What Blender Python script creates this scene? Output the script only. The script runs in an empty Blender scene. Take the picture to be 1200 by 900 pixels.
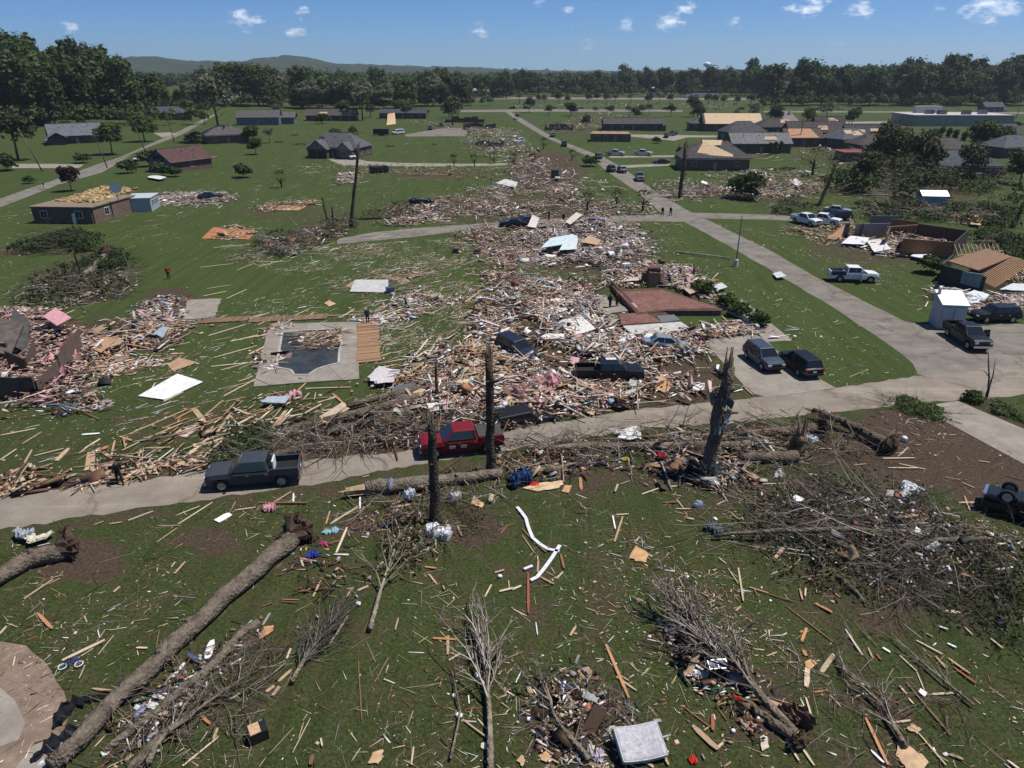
import bpy, bmesh, math, random
import numpy as np
from mathutils import Vector, Matrix, Euler
random.seed(7)
RNG = np.random.default_rng(11)
SC = bpy.context.scene
COL = SC.collection
R_ = math.radians
PI = math.pi
# ---------------------------------------------------------------- camera
CAM_H, PITCH, FPX = 25.0, R_(23.9), 832.0
cam_d = bpy.data.cameras.new('camera')
cam_d.sensor_width = 36.0
cam_d.lens = FPX / 1200 * 36
cam_d.clip_start = 0.5
cam_d.clip_end = 40000
cam = bpy.data.objects.new('camera', cam_d)
cam.location = (0, 0, CAM_H)
cam.rotation_euler = (R_(90) - PITCH, 0, 0)
COL.objects.link(cam)
SC.camera = cam
# ---------------------------------------------------------------- light
SUN_EL, SUN_AZ = R_(66), math.atan2(0.97, 0.16)      # azimuth clockwise from +Y
SC.view_settings.view_transform = 'Standard'
SC.view_settings.look = 'None'
SC.view_settings.gamma = 1
SC.view_settings.exposure = 0.38
world = bpy.data.worlds.new('World')
SC.world = world
world.use_nodes = True
SKY_STRENGTH = 0.118
HAZE = 0.00009
sun_d = bpy.data.lights.new('sun', 'SUN')
sun_d.energy = 4.2
sun_d.angle = R_(0.5)
sun_d.color = (1.0, 0.95, 0.88)
sun = bpy.data.objects.new('sun', sun_d)
sd = Vector((math.sin(SUN_AZ) * math.cos(SUN_EL), math.cos(SUN_AZ) * math.cos(SUN_EL), math.sin(SUN_EL)))
sun.rotation_euler = sd.to_track_quat('Z', 'Y').to_euler()
sun.location = (60, 0, 120)
COL.objects.link(sun)
def build_world():
 nt = world.node_tree
 n, l = nt.nodes, nt.links
 n.clear()
 out = n.new('ShaderNodeOutputWorld')
 bg = n.new('ShaderNodeBackground')
 bg.inputs['Strength'].default_value = SKY_STRENGTH
 sky = n.new('ShaderNodeTexSky')
 sky.sky_type = 'NISHITA'
 sky.sun_disc = False
 sky.sun_elevation = SUN_EL
 sky.sun_rotation = SUN_AZ
 sky.altitude = 100
 sky.air_density = 0.6
 sky.dust_density = 0.1
 sky.ozone_density = 3.0
 tc = n.new('ShaderNodeTexCoord')
 nrm = n.new('ShaderNodeVectorMath'); nrm.operation = 'NORMALIZE'
 l.new(tc.outputs['Generated'], nrm.inputs[0])
 mp = n.new('ShaderNodeMapping')
 mp.inputs['Scale'].default_value = (1, 1, 2.3)
 l.new(nrm.outputs[0], mp.inputs[0])
 na = n.new('ShaderNodeTexNoise'); na.inputs['Scale'].default_value = 46; na.inputs['Detail'].default_value = 7
 na.inputs['Roughness'].default_value = 0.62
 l.new(mp.outputs[0], na.inputs['Vector'])
 acc = None
 dirs = CLOUDS
 for (d, rx, rz, amp) in dirs:
  sub = n.new('ShaderNodeVectorMath'); sub.operation = 'SUBTRACT'
  l.new(nrm.outputs[0], sub.inputs[0]); sub.inputs[1].default_value = d
  sc = n.new('ShaderNodeVectorMath'); sc.operation = 'MULTIPLY'
  l.new(sub.outputs[0], sc.inputs[0]); sc.inputs[1].default_value = (1 / rx, 1 / rx, 1 / rz)
  ln = n.new('ShaderNodeVectorMath'); ln.operation = 'LENGTH'
  l.new(sc.outputs[0], ln.inputs[0])
  mr = n.new('ShaderNodeMapRange'); mr.interpolation_type = 'SMOOTHSTEP'
  mr.inputs['From Min'].default_value = 0.0; mr.inputs['From Max'].default_value = 1.0
  mr.inputs['To Min'].default_value = amp; mr.inputs['To Max'].default_value = 0.0
  l.new(ln.outputs['Value'], mr.inputs['Value'])
  if acc is None:
   acc = mr.outputs[0]
  else:
   mx = n.new('ShaderNodeMath'); mx.operation = 'MAXIMUM'
   l.new(acc, mx.inputs[0]); l.new(mr.outputs[0], mx.inputs[1])
   acc = mx.outputs[0]
 m1 = n.new('ShaderNodeMath'); m1.operation = 'MULTIPLY_ADD'     # noise + mask - 1
 l.new(na.outputs['Fac'], m1.inputs[0]); m1.inputs[1].default_value = 1.5; m1.inputs[2].default_value = -1.18
 ad = n.new('ShaderNodeMath'); ad.operation = 'ADD'
 l.new(m1.outputs[0], ad.inputs[0]); l.new(acc, ad.inputs[1])
 cr = n.new('ShaderNodeMapRange'); cr.interpolation_type = 'SMOOTHSTEP'
 cr.inputs['From Min'].default_value = 0.0; cr.inputs['From Max'].default_value = 0.5
 cr.inputs['To Min'].default_value = 0.0; cr.inputs['To Max'].default_value = 0.8
 l.new(ad.outputs[0], cr.inputs['Value'])
 tint = n.new('ShaderNodeMix'); tint.data_type = 'RGBA'; tint.blend_type = 'MULTIPLY'
 tint.inputs['Factor'].default_value = 1.0
 l.new(sky.outputs[0], tint.inputs['A']); tint.inputs['B'].default_value = (0.25, 0.45, 0.66, 1)
 mix = n.new('ShaderNodeMix'); mix.data_type = 'RGBA'
 l.new(cr.outputs[0], mix.inputs['Factor'])
 l.new(tint.outputs['Result'], mix.inputs['A'])
 mix.inputs['B'].default_value = (8.2, 8.5, 9.0, 1)
 l.new(mix.outputs['Result'], bg.inputs['Color'])
 l.new(bg.outputs[0], out.inputs['Surface'])
def sky_dir(u, v):
 b = 450 - v
 return Vector((u - 600, FPX * math.cos(PITCH) + b * math.sin(PITCH),
     -FPX * math.sin(PITCH) + b * math.cos(PITCH))).normalized()
CLOUDS = []
for (u, v, ru, rv, a) in [(288, 24, 24, 13, .62), (352, 14, 13, 11, .45), (344, 36, 26, 11, .5), (303, 22, 10, 9, .4),
       (566, 36, 22, 10, .56), (634, 6, 14, 10, .5), (663, 9, 16, 10, .52), (732, 26, 17, 11, .55),
       (784, 25, 24, 13, .66), (806, 9, 20, 9, .52), (946, 5, 28, 14, .66), (1007, 12, 26, 11, .6),
       (1096, 10, 13, 10, .5), (1168, 6, 36, 16, .66), (186, 35, 15, 8, .45), (84, 33, 18, 10, .45),
       (690, 52, 34, 10, .36), (1110, 48, 60, 11, .36), (980, 45, 26, 11, .42), (520, 60, 60, 10, .28),
       (480, 40, 24, 16, .36), (680, 28, 22, 12, .36), (915, 20, 18, 12, .4), (860, 28, 24, 9, .36)]:
 CLOUDS.append((sky_dir(u, v), ru / FPX * 1.7, rv / FPX * 1.9, a * 1.1))
_rc = random.Random(3)
for k in range(26):
 az = _rc.uniform(0.75, 2 * PI - 0.75); el = _rc.uniform(0.04, 0.5)
 CLOUDS.append((Vector((math.sin(az) * math.cos(el), math.cos(az) * math.cos(el), math.sin(el))),
     _rc.uniform(.03, .08), _rc.uniform(.015, .03), _rc.uniform(.35, .6)))
build_world()
# ---------------------------------------------------------------- helpers
def smooth(a):
 a = np.clip(a, 0, 1)
 return a * a * (3 - 2 * a)
def terr(x, y):
 """height of the land: flat through the neighbourhood, rising to wooded slopes left and right"""
 x = np.asarray(x, float); y = np.asarray(y, float)
 z = 13 * smooth((-x - 150) / 160) * smooth((y - 300) / 170) * (1 - smooth((y - 560) / 260))
 z = z + 10 * smooth((x - 190) / 250) * smooth((y - 560) / 220) * (1 - smooth((y - 1000) / 300))
 return z
def TZ(x, y):
 return float(terr(x, y))
def W(u, v, z=None):
 """where the sight line of the photograph's pixel (u, v) meets the land (or height z)"""
 b = 450 - v
 dx = u - 600.0
 dy = FPX * math.cos(PITCH) + b * math.sin(PITCH)
 dz = -FPX * math.sin(PITCH) + b * math.cos(PITCH)
 if z is not None:
  t = (z - CAM_H) / dz
  return Vector((dx * t, dy * t, z))
 zz = 0.0
 for k in range(6):
  t = (zz - CAM_H) / dz
  zz = 0.5 * zz + 0.5 * TZ(dx * t, dy * t) if k else TZ(dx * t, dy * t)
 return Vector((dx * t, dy * t, zz))
def WP(pts):
 return [W(u, v) for (u, v) in pts]
def tag(o, label=None, cat=None, group=None, kind=None):
 if label: o['label'] = label
 if cat: o['category'] = cat
 if group: o['group'] = group
 if kind: o['kind'] = kind
 return o
def empty(name, loc=(0, 0, 0), rz=0.0, label=None, cat=None, group=None, scale=1.0):
 o = bpy.data.objects.new(name, None)
 o.empty_display_size = 0.3
 o.location = loc
 o.rotation_euler = (0, 0, rz)
 o.scale = (scale,) * 3
 COL.objects.link(o)
 return tag(o, label, cat, group)
def link(name, me, parent=None, color=None, loc=None, rz=None):
 o = bpy.data.objects.new(name, me)
 COL.objects.link(o)
 if parent: o.parent = parent
 if color: o.color = (*color[:3], 1)
 if loc is not None: o.location = loc
 if rz is not None: o.rotation_euler = (0, 0, rz)
 return o
KIDS = {}
def copy_tree(o, parent=None):
 c = o.copy()
 COL.objects.link(c)
 if parent: c.parent = parent
 for ch in list(o.children):
  copy_tree(ch, c)
 return c
class G:
 """collects solid geometry for ONE object"""
 def __init__(s):
  s.V = []; s.F = []; s.M = []
 def add(s, vs, fs, m=0):
  b = len(s.V)
  s.V += [tuple(v) for v in vs]
  s.F += [tuple(i + b for i in f) for f in fs]
  s.M += [m] * len(fs)
  return s
 HEX = [(0, 3, 2, 1), (4, 5, 6, 7), (0, 1, 5, 4), (1, 2, 6, 5), (2, 3, 7, 6), (3, 0, 4, 7)]
 def hexa(s, p, m=0):
  return s.add(p, s.HEX, m)
 def box(s, c, d, R=None, m=0):
  x, y, z = d[0] / 2, d[1] / 2, d[2] / 2
  ps = [Vector(q) for q in [(-x, -y, -z), (x, -y, -z), (x, y, -z), (-x, y, -z), (-x, -y, z), (x, -y, z), (x, y, z), (-x, y, z)]]
  if R is not None: ps = [R @ q for q in ps]
  c = Vector(c)
  return s.hexa([q + c for q in ps], m)
 def bar(s, a, b, w, h, m=0, up=(0, 0, 1)):
  a = Vector(a); b = Vector(b)
  d = (b - a).normalized()
  u = Vector(up)
  if abs(d.dot(u)) > .98: u = Vector((1, 0, 0))
  sd_ = d.cross(u).normalized(); up2 = sd_.cross(d).normalized()
  ps = []
  for zz in (-h / 2, h / 2):
   for (q, yy) in ((a, -w / 2), (b, -w / 2), (b, w / 2), (a, w / 2)):
    ps.append(q - sd_ * yy + up2 * zz)
  return s.hexa(ps, m)
 def tube(s, pts, rad, n=6, m=0, cap=True):
  pts = [Vector(p) for p in pts]
  rings = []
  for i, p in enumerate(pts):
   d = (pts[min(i + 1, len(pts) - 1)] - pts[max(i - 1, 0)])
   d = d.normalized() if d.length > 1e-6 else Vector((0, 0, 1))
   ref = Vector((0, 0, 1)) if abs(d.z) < .85 else Vector((1, 0, 0))
   a = d.cross(ref).normalized(); b = d.cross(a)
   r = rad[i] if hasattr(rad, '__len__') else rad
   rings.append([p + (a * math.cos(2 * PI * k / n) + b * math.sin(2 * PI * k / n)) * r for k in range(n)])
  return s.loft(rings, m, cap)
 def loft(s, rings, m=0, cap=True):
  n = len(rings[0]); vs = []; fs = []
  for r in rings: vs += r
  for i in range(len(rings) - 1):
   for k in range(n):
    a = i * n + k; b = i * n + (k + 1) % n
    fs.append((a, b, b + n, a + n))
  if cap:
   fs.append(tuple(range(n - 1, -1, -1)))
   fs.append(tuple(range((len(rings) - 1) * n, len(rings) * n)))
  return s.add(vs, fs, m)
 def slab(s, poly, z0, z1, m=0):
  """solid plate over a polygon of (x, y)"""
  n = len(poly)
  area = sum(poly[i][0] * poly[(i + 1) % n][1] - poly[(i + 1) % n][0] * poly[i][1] for i in range(n))
  if area < 0: poly = poly[::-1]
  vs = [(p[0], p[1], z0) for p in poly] + [(p[0], p[1], z1) for p in poly]
  fs = [tuple(range(n - 1, -1, -1)), tuple(range(n, 2 * n))]
  for i in range(n):
   j = (i + 1) % n
   fs.append((i, j, j + n, i + n))
  return s.add(vs, fs, m)
 def mesh(s, name, mats, smooth_=False):
  me = bpy.data.meshes.new(name)
  me.from_pydata(s.V, [], s.F)
  for mt in (mats if isinstance(mats, (list, tuple)) else [mats]):
   me.materials.append(mt)
  if any(s.M): me.polygons.foreach_set('material_index', s.M)
  if smooth_: me.polygons.foreach_set('use_smooth', [True] * len(s.F))
  bm = bmesh.new(); bm.from_mesh(me)
  bmesh.ops.recalc_face_normals(bm, faces=bm.faces)
  bm.to_mesh(me); bm.free()
  return me
 def build(s, name, mats, parent=None, color=None, smooth_=False, loc=None, rz=None):
  return link(name, s.mesh(name, mats, smooth_), parent, color, loc, rz)
def np_mesh(name, V, F, mat, tint=None, smooth_=False):
 """fast mesh from arrays: V (n,3), F (m,k)"""
 V = np.asarray(V, np.float32); F = np.asarray(F, np.int32)
 me = bpy.data.meshes.new(name)
 k = F.shape[1]
 me.vertices.add(len(V)); me.vertices.foreach_set('co', V.ravel())
 me.loops.add(F.size); me.loops.foreach_set('vertex_index', F.ravel())
 me.polygons.add(len(F))
 me.polygons.foreach_set('loop_start', np.arange(0, F.size, k, dtype=np.int32))
 me.polygons.foreach_set('loop_total', np.full(len(F), k, np.int32))
 me.materials.append(mat)
 if smooth_: me.polygons.foreach_set('use_smooth', np.ones(len(F), bool))
 me.update(calc_edges=True)
 if tint is not None:
  at = me.color_attributes.new('tint', 'FLOAT_COLOR', 'POINT')
  c = np.ones((len(V), 4), np.float32); c[:, :3] = tint
  at.data.foreach_set('color', c.ravel())
 return me
BOXF = np.array([(0, 3, 2, 1), (4, 5, 6, 7), (0, 1, 5, 4), (1, 2, 6, 5), (2, 3, 7, 6), (3, 0, 4, 7)], np.int32)
BOXV = np.array([(-1, -1, -1), (1, -1, -1), (1, 1, -1), (-1, 1, -1), (-1, -1, 1), (1, -1, 1), (1, 1, 1), (-1, 1, 1)], np.float32)
def rot_mats(yaw, pitch, roll):
 cy, sy, cp, sp, cr, sr = np.cos(yaw), np.sin(yaw), np.cos(pitch), np.sin(pitch), np.cos(roll), np.sin(roll)
 M = np.empty((len(yaw), 3, 3), np.float32)
 M[:, 0, 0] = cy * cp; M[:, 0, 1] = cy * sp * sr - sy * cr; M[:, 0, 2] = cy * sp * cr + sy * sr
 M[:, 1, 0] = sy * cp; M[:, 1, 1] = sy * sp * sr + cy * cr; M[:, 1, 2] = sy * sp * cr - cy * sr
 M[:, 2, 0] = -sp; M[:, 2, 1] = cp * sr; M[:, 2, 2] = cp * cr
 return M
def box_soup(name, C, Hs, R, col, mat, jit=0.0):
 n = len(C)
 L = BOXV[None] * Hs[:, None, :]
 if jit:
  L = L * (1 + RNG.uniform(-jit, jit, L.shape))
 V = np.einsum('nij,nkj->nki', R, L) + C[:, None, :]
 F = (BOXF[None] + (np.arange(n) * 8)[:, None, None]).reshape(-1, 4)
 return np_mesh(name, V.reshape(-1, 3), F, mat, np.repeat(col, 8, axis=0))
def in_poly(x, y, poly):
 inside = np.zeros(len(x), bool)
 n = len(poly); j = n - 1
 for i in range(n):
  xi, yi = poly[i][0], poly[i][1]; xj, yj = poly[j][0], poly[j][1]
  c = ((yi > y) != (yj > y)) & (x < (xj - xi) * (y - yi) / ((yj - yi) + 1e-9) + xi)
  inside ^= c; j = i
 return inside
# ---------------------------------------------------------------- materials
def nodes(name):
 m = bpy.data.materials.new(name)
 m.use_nodes = True
 nt = m.node_tree
 b = nt.nodes['Principled BSDF']
 return m, nt.nodes, nt.links, b
def setp(b, rough=.8, spec=.3, metal=0., coat=0.):
 b.inputs['Roughness'].default_value = rough
 b.inputs['Specular IOR Level'].default_value = spec
 b.inputs['Metallic'].default_value = metal
 if coat:
  b.inputs['Coat Weight'].default_value = coat
  b.inputs['Coat Roughness'].default_value = .06
def noise(n, l, scale, detail=4, rough=.6, vec=None):
 t = n.new('ShaderNodeTexNoise')
 t.inputs['Scale'].default_value = scale
 t.inputs['Detail'].default_value = detail
 t.inputs['Roughness'].default_value = rough
 if vec is not None: l.new(vec, t.inputs['Vector'])
 return t
def mixc(n, l, fac, a, b, mode='MIX'):
 m = n.new('ShaderNodeMix'); m.data_type = 'RGBA'; m.blend_type = mode
 for k, x in (('Factor', fac), ('A', a), ('B', b)):
  if isinstance(x, (int, float)): m.inputs[k].default_value = x
  elif isinstance(x, tuple): m.inputs[k].default_value = (*x[:3], 1)
  else: l.new(x, m.inputs[k])
 return m.outputs['Result']
def ramp(n, l, fac, a, b):
 m = n.new('ShaderNodeMapRange'); m.interpolation_type = 'SMOOTHSTEP'
 m.inputs['From Min'].default_value = a; m.inputs['From Max'].default_value = b
 l.new(fac, m.inputs['Value'])
 return m.outputs[0]
def bump(n, l, b, h, strength=.4, dist=.02):
 k = n.new('ShaderNodeBump'); k.inputs['Strength'].default_value = strength; k.inputs['Distance'].default_value = dist
 l.new(h, k.inputs['Height']); l.new(k.outputs[0], b.inputs['Normal'])
def geo_pos(n):
 return n.new('ShaderNodeNewGeometry').outputs['Position']
def objco(n):
 return n.new('ShaderNodeTexCoord').outputs['Object']
def mat_objcolor(name, rough=.8, spec=.3, metal=0., coat=0., scale=6., var=.25, bmp=0., stretch=None, dirt=0.):
 """base colour from the object's own colour, mottled by noise"""
 m, n, l, b = nodes(name)
 setp(b, rough, spec, metal, coat)
 oi = n.new('ShaderNodeObjectInfo')
 vec = objco(n)
 if stretch:
  mp = n.new('ShaderNodeMapping'); mp.inputs['Scale'].default_value = stretch
  l.new(vec, mp.inputs[0]); vec = mp.outputs[0]
 t = noise(n, l, scale, 5, .65, vec)
 hi = mixc(n, l, 1.0, oi.outputs['Color'], (1 + var, 1 + var, 1 + var), 'MULTIPLY')
 lo = mixc(n, l, 1.0, oi.outputs['Color'], (1 - var, 1 - var * 1.05, 1 - var * 1.1), 'MULTIPLY')
 c = mixc(n, l, ramp(n, l, t.outputs['Fac'], .3, .7), lo, hi)
 if dirt:
  t2 = noise(n, l, 1.3, 6, .7, geo_pos(n))
  c = mixc(n, l, ramp(n, l, t2.outputs['Fac'], .62 - dirt * .2, .8), c, (.16, .125, .09))
 l.new(c, b.inputs['Base Color'])
 if bmp: bump(n, l, b, t.outputs['Fac'], bmp, .03)
 return m
def mat_tint(name, rough=.85, spec=.2, scale=3., var=.3, trans=0.):
 m, n, l, b = nodes(name)
 setp(b, rough, spec)
 at = n.new('ShaderNodeAttribute'); at.attribute_name = 'tint'
 t = noise(n, l, scale, 4, .6, geo_pos(n))
 c = mixc(n, l, t.outputs['Fac'], mixc(n, l, 1.0, at.outputs['Color'], (1 - var,) * 3, 'MULTIPLY'),
    mixc(n, l, 1.0, at.outputs['Color'], (1 + var,) * 3, 'MULTIPLY'))
 l.new(c, b.inputs['Base Color'])
 if trans:
  b.inputs['Transmission Weight'].default_value = 0
  tr = n.new('ShaderNodeBsdfTranslucent'); l.new(c, tr.inputs['Color'])
  ms = n.new('ShaderNodeMixShader'); ms.inputs[0].default_value = trans
  l.new(b.outputs[0], ms.inputs[1]); l.new(tr.outputs[0], ms.inputs[2])
  l.new(ms.outputs[0], n['Material Output'].inputs['Surface'])
 return m
M_TINT = mat_tint('debris')
M_TWIG = mat_tint('twigs', .9, .15, 2., .3)
M_LEAF = mat_tint('leaves', .75, .2, .35, .35, .22)
M_WOOD = mat_objcolor('sawn_wood', .8, .2, scale=9, var=.3, stretch=(.4, 5, 5))
M_PAINT = mat_objcolor('car_paint', .42, .3, .0, .12, scale=2.2, var=.1, dirt=-.2)
M_WALL = mat_objcolor('wall_finish', .85, .2, scale=2.2, var=.2)
M_BRICKW = None
M_ROOF = mat_objcolor('shingles', .9, .15, scale=1.4, var=.28, bmp=.2)
M_SHEET = mat_objcolor('sheet_board', .75, .3, scale=3.0, var=.2, dirt=.25)
M_CLOTH = mat_objcolor('cloth', .9, .1, scale=7, var=.2, bmp=.3, dirt=.1)
M_METAL = mat_objcolor('sheet_metal', .38, .5, .75, scale=4, var=.2)
M_PLAST = mat_objcolor('plastic', .45, .4, scale=4, var=.1)
M_CONC = mat_objcolor('concrete', .9, .2, scale=1.6, var=.2, bmp=.15)
def mat_plain(name, col, rough, spec=.5, metal=0.):
 m, n, l, b = nodes(name)
 setp(b, rough, spec, metal)
 t = noise(n, l, 5, 3, .5, objco(n))
 l.new(mixc(n, l, t.outputs['Fac'], tuple(x * .8 for x in col), tuple(x * 1.2 for x in col)), b.inputs['Base Color'])
 return m
M_GLASS = mat_plain('dark_glass', (.012, .016, .02), .06, .6)
M_RUBBER = mat_plain('rubber', (.018, .018, .018), .85, .2)
M_RIM = mat_plain('alloy', (.45, .45, .46), .35, .5, .7)
M_LAMP = mat_plain('lamp_lens', (.62, .62, .6), .15, .6)
M_TAIL = mat_plain('tail_lens', (.3, .015, .012), .2, .6)
M_BLACK = mat_plain('black_trim', (.015, .015, .016), .6, .3)
M_CHROME = mat_plain('chrome', (.6, .6, .6), .2, .5, .9)
def mat_brick():
 m, n, l, b = nodes('brickwork')
 setp(b, .9, .15)
 oi = n.new('ShaderNodeObjectInfo')
 br = n.new('ShaderNodeTexBrick')
 br.inputs['Scale'].default_value = 1.0
 br.inputs['Brick Width'].default_value = .24; br.inputs['Row Height'].default_value = .085
 br.inputs['Mortar Size'].default_value = .008
 ge = n.new('ShaderNodeNewGeometry')
 sx = n.new('ShaderNodeSeparateXYZ'); l.new(objco(n), sx.inputs[0])
 ad = n.new('ShaderNodeMath'); ad.operation = 'ADD'; l.new(sx.outputs[0], ad.inputs[0]); l.new(sx.outputs[1], ad.inputs[1])
 cb = n.new('ShaderNodeCombineXYZ'); l.new(ad.outputs[0], cb.inputs[0]); l.new(sx.outputs[2], cb.inputs[1])
 l.new(cb.outputs[0], br.inputs['Vector'])
 l.new(mixc(n, l, 1., oi.outputs['Color'], (1.15, 1.1, 1.05), 'MULTIPLY'), br.inputs['Color1'])
 l.new(mixc(n, l, 1., oi.outputs['Color'], (.7, .66, .64), 'MULTIPLY'), br.inputs['Color2'])
 br.inputs['Mortar'].default_value = (.3, .27, .24, 1)
 t = noise(n, l, 1.1, 5, .65, objco(n))
 l.new(mixc(n, l, ramp(n, l, t.outputs['Fac'], .35, .75), br.outputs['Color'], mixc(n, l, 1., br.outputs['Color'], (.72, .7, .68), 'MULTIPLY')), b.inputs['Base Color'])
 return m
M_BRICK = mat_brick()
def mat_siding():
 m, n, l, b = nodes('siding')
 setp(b, .7, .25)
 oi = n.new('ShaderNodeObjectInfo')
 sx = n.new('ShaderNodeSeparateXYZ'); l.new(objco(n), sx.inputs[0])
 wv = n.new('ShaderNodeMath'); wv.operation = 'MULTIPLY'; l.new(sx.outputs[2], wv.inputs[0]); wv.inputs[1].default_value = 5.5
 fr = n.new('ShaderNodeMath'); fr.operation = 'FRACT'; l.new(wv.outputs[0], fr.inputs[0])
 t = noise(n, l, 1.5, 4, .6, objco(n))
 c = mixc(n, l, t.outputs['Fac'], mixc(n, l, 1., oi.outputs['Color'], (.8, .8, .8), 'MULTIPLY'), oi.outputs['Color'])
 l.new(c, b.inputs['Base Color'])
 bump(n, l, b, fr.outputs[0], .8, .03)
 return m
M_SIDING = mat_siding()
def mat_bark():
 m, n, l, b = nodes('bark')
 setp(b, .95, .1)
 oi = n.new('ShaderNodeObjectInfo')
 t = noise(n, l, 1.6, 8, .78, geo_pos(n))
 v = n.new('ShaderNodeTexVoronoi'); v.inputs['Scale'].default_value = 7
 l.new(geo_pos(n), v.inputs['Vector'])
 c = mixc(n, l, ramp(n, l, t.outputs['Fac'], .3, .7), mixc(n, l, 1., oi.outputs['Color'], (.38, .36, .34), 'MULTIPLY'),
    mixc(n, l, 1., oi.outputs['Color'], (1.3, 1.27, 1.22), 'MULTIPLY'))
 t2 = noise(n, l, .8, 5, .8, geo_pos(n))
 c = mixc(n, l, ramp(n, l, t2.outputs['Fac'], .6, .66), c, mixc(n, l, t.outputs['Fac'], (.13, .095, .06), (.30, .235, .165)))
 l.new(c, b.inputs['Base Color'])
 bump(n, l, b, v.outputs['Distance'], 1., .08)
 return m
M_BARK = mat_bark()
M_SPLIT = mat_objcolor('split_heartwood', .85, .15, scale=7, var=.4, stretch=(1, 1, 1), bmp=.4)
# ================================================================ THE LAND
def spaced(lo, hi, near0, near1, step, grow):
 a = [near0]
 while a[-1] < near1: a.append(a[-1] + step)
 s = step; up = []
 x = a[-1]
 while x < hi:
  s *= grow; x += s; up.append(min(x, hi))
 s = step; dn = []; x = near0
 while x > lo:
  s *= grow; x -= s; dn.append(max(x, lo))
 return np.array(dn[::-1] + a + up)
DIRT = [(1090, 525, 120, 48, 1.0), (1180, 560, 70, 40, .9), (1000, 525, 60, 30, .6), (470, 610, 110, 22, .5), (555, 620, 40, 22, .9),
  (240, 635, 50, 16, .55), (90, 655, 60, 26, .9), (340, 650, 50, 22, .45), (700, 560, 110, 20, .4), (850, 570, 80, 24, .45),
  (950, 590, 110, 34, .45), (1050, 690, 130, 60, .5), (900, 830, 60, 50, .5), (1010, 850, 90, 60, .35), (690, 860, 80, 60, .5),
  (230, 800, 110, 70, .3), (120, 570, 120, 8, .8), (380, 515, 130, 22, .7), (700, 700, 130, 70, .25), (560, 740, 160, 100, .15),
  (200, 360, 36, 22, .9), (340, 250, 90, 10, .35), (510, 205, 60, 7, .5), (430, 200, 60, 5, .35), (640, 205, 50, 30, .6),
  (690, 290, 90, 35, .6), (640, 380, 100, 60, .55), (700, 440, 170, 45, .7), (540, 450, 70, 40, .7), (60, 420, 80, 50, .6),
  (150, 390, 70, 25, .5), (240, 500, 120, 30, .3), (600, 245, 150, 18, .5), (1040, 290, 100, 25, .5), (1160, 340, 60, 30, .6),
  (10, 295, 30, 8, .5), (100, 330, 70, 30, .4), (225, 232, 60, 8, .6), (1080, 210, 100, 40, .5), (540, 330, 120, 60, .12),
  (1020, 180, 120, 30, .3), (690, 150, 60, 14, .3), (860, 225, 70, 9, .5), (80, 292, 45, 10, .3)]
DIRT += [(u, v + 5, 45, 7, .38) for u, v in [(60, 612), (125, 604), (190, 596), (250, 588), (310, 578), (375, 570), (440, 556), (500, 546), (560, 538), (620, 530), (680, 520), (740, 512), (800, 506), (860, 500), (920, 497), (985, 490)]] + [(u, v - 3, 45, 6, .6) for u, v in [(0, 580), (60, 574), (120, 567), (190, 558), (250, 549), (310, 543), (370, 537), (430, 531), (500, 523), (560, 512), (620, 500), (690, 488), (760, 477), (830, 470)]]
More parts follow.
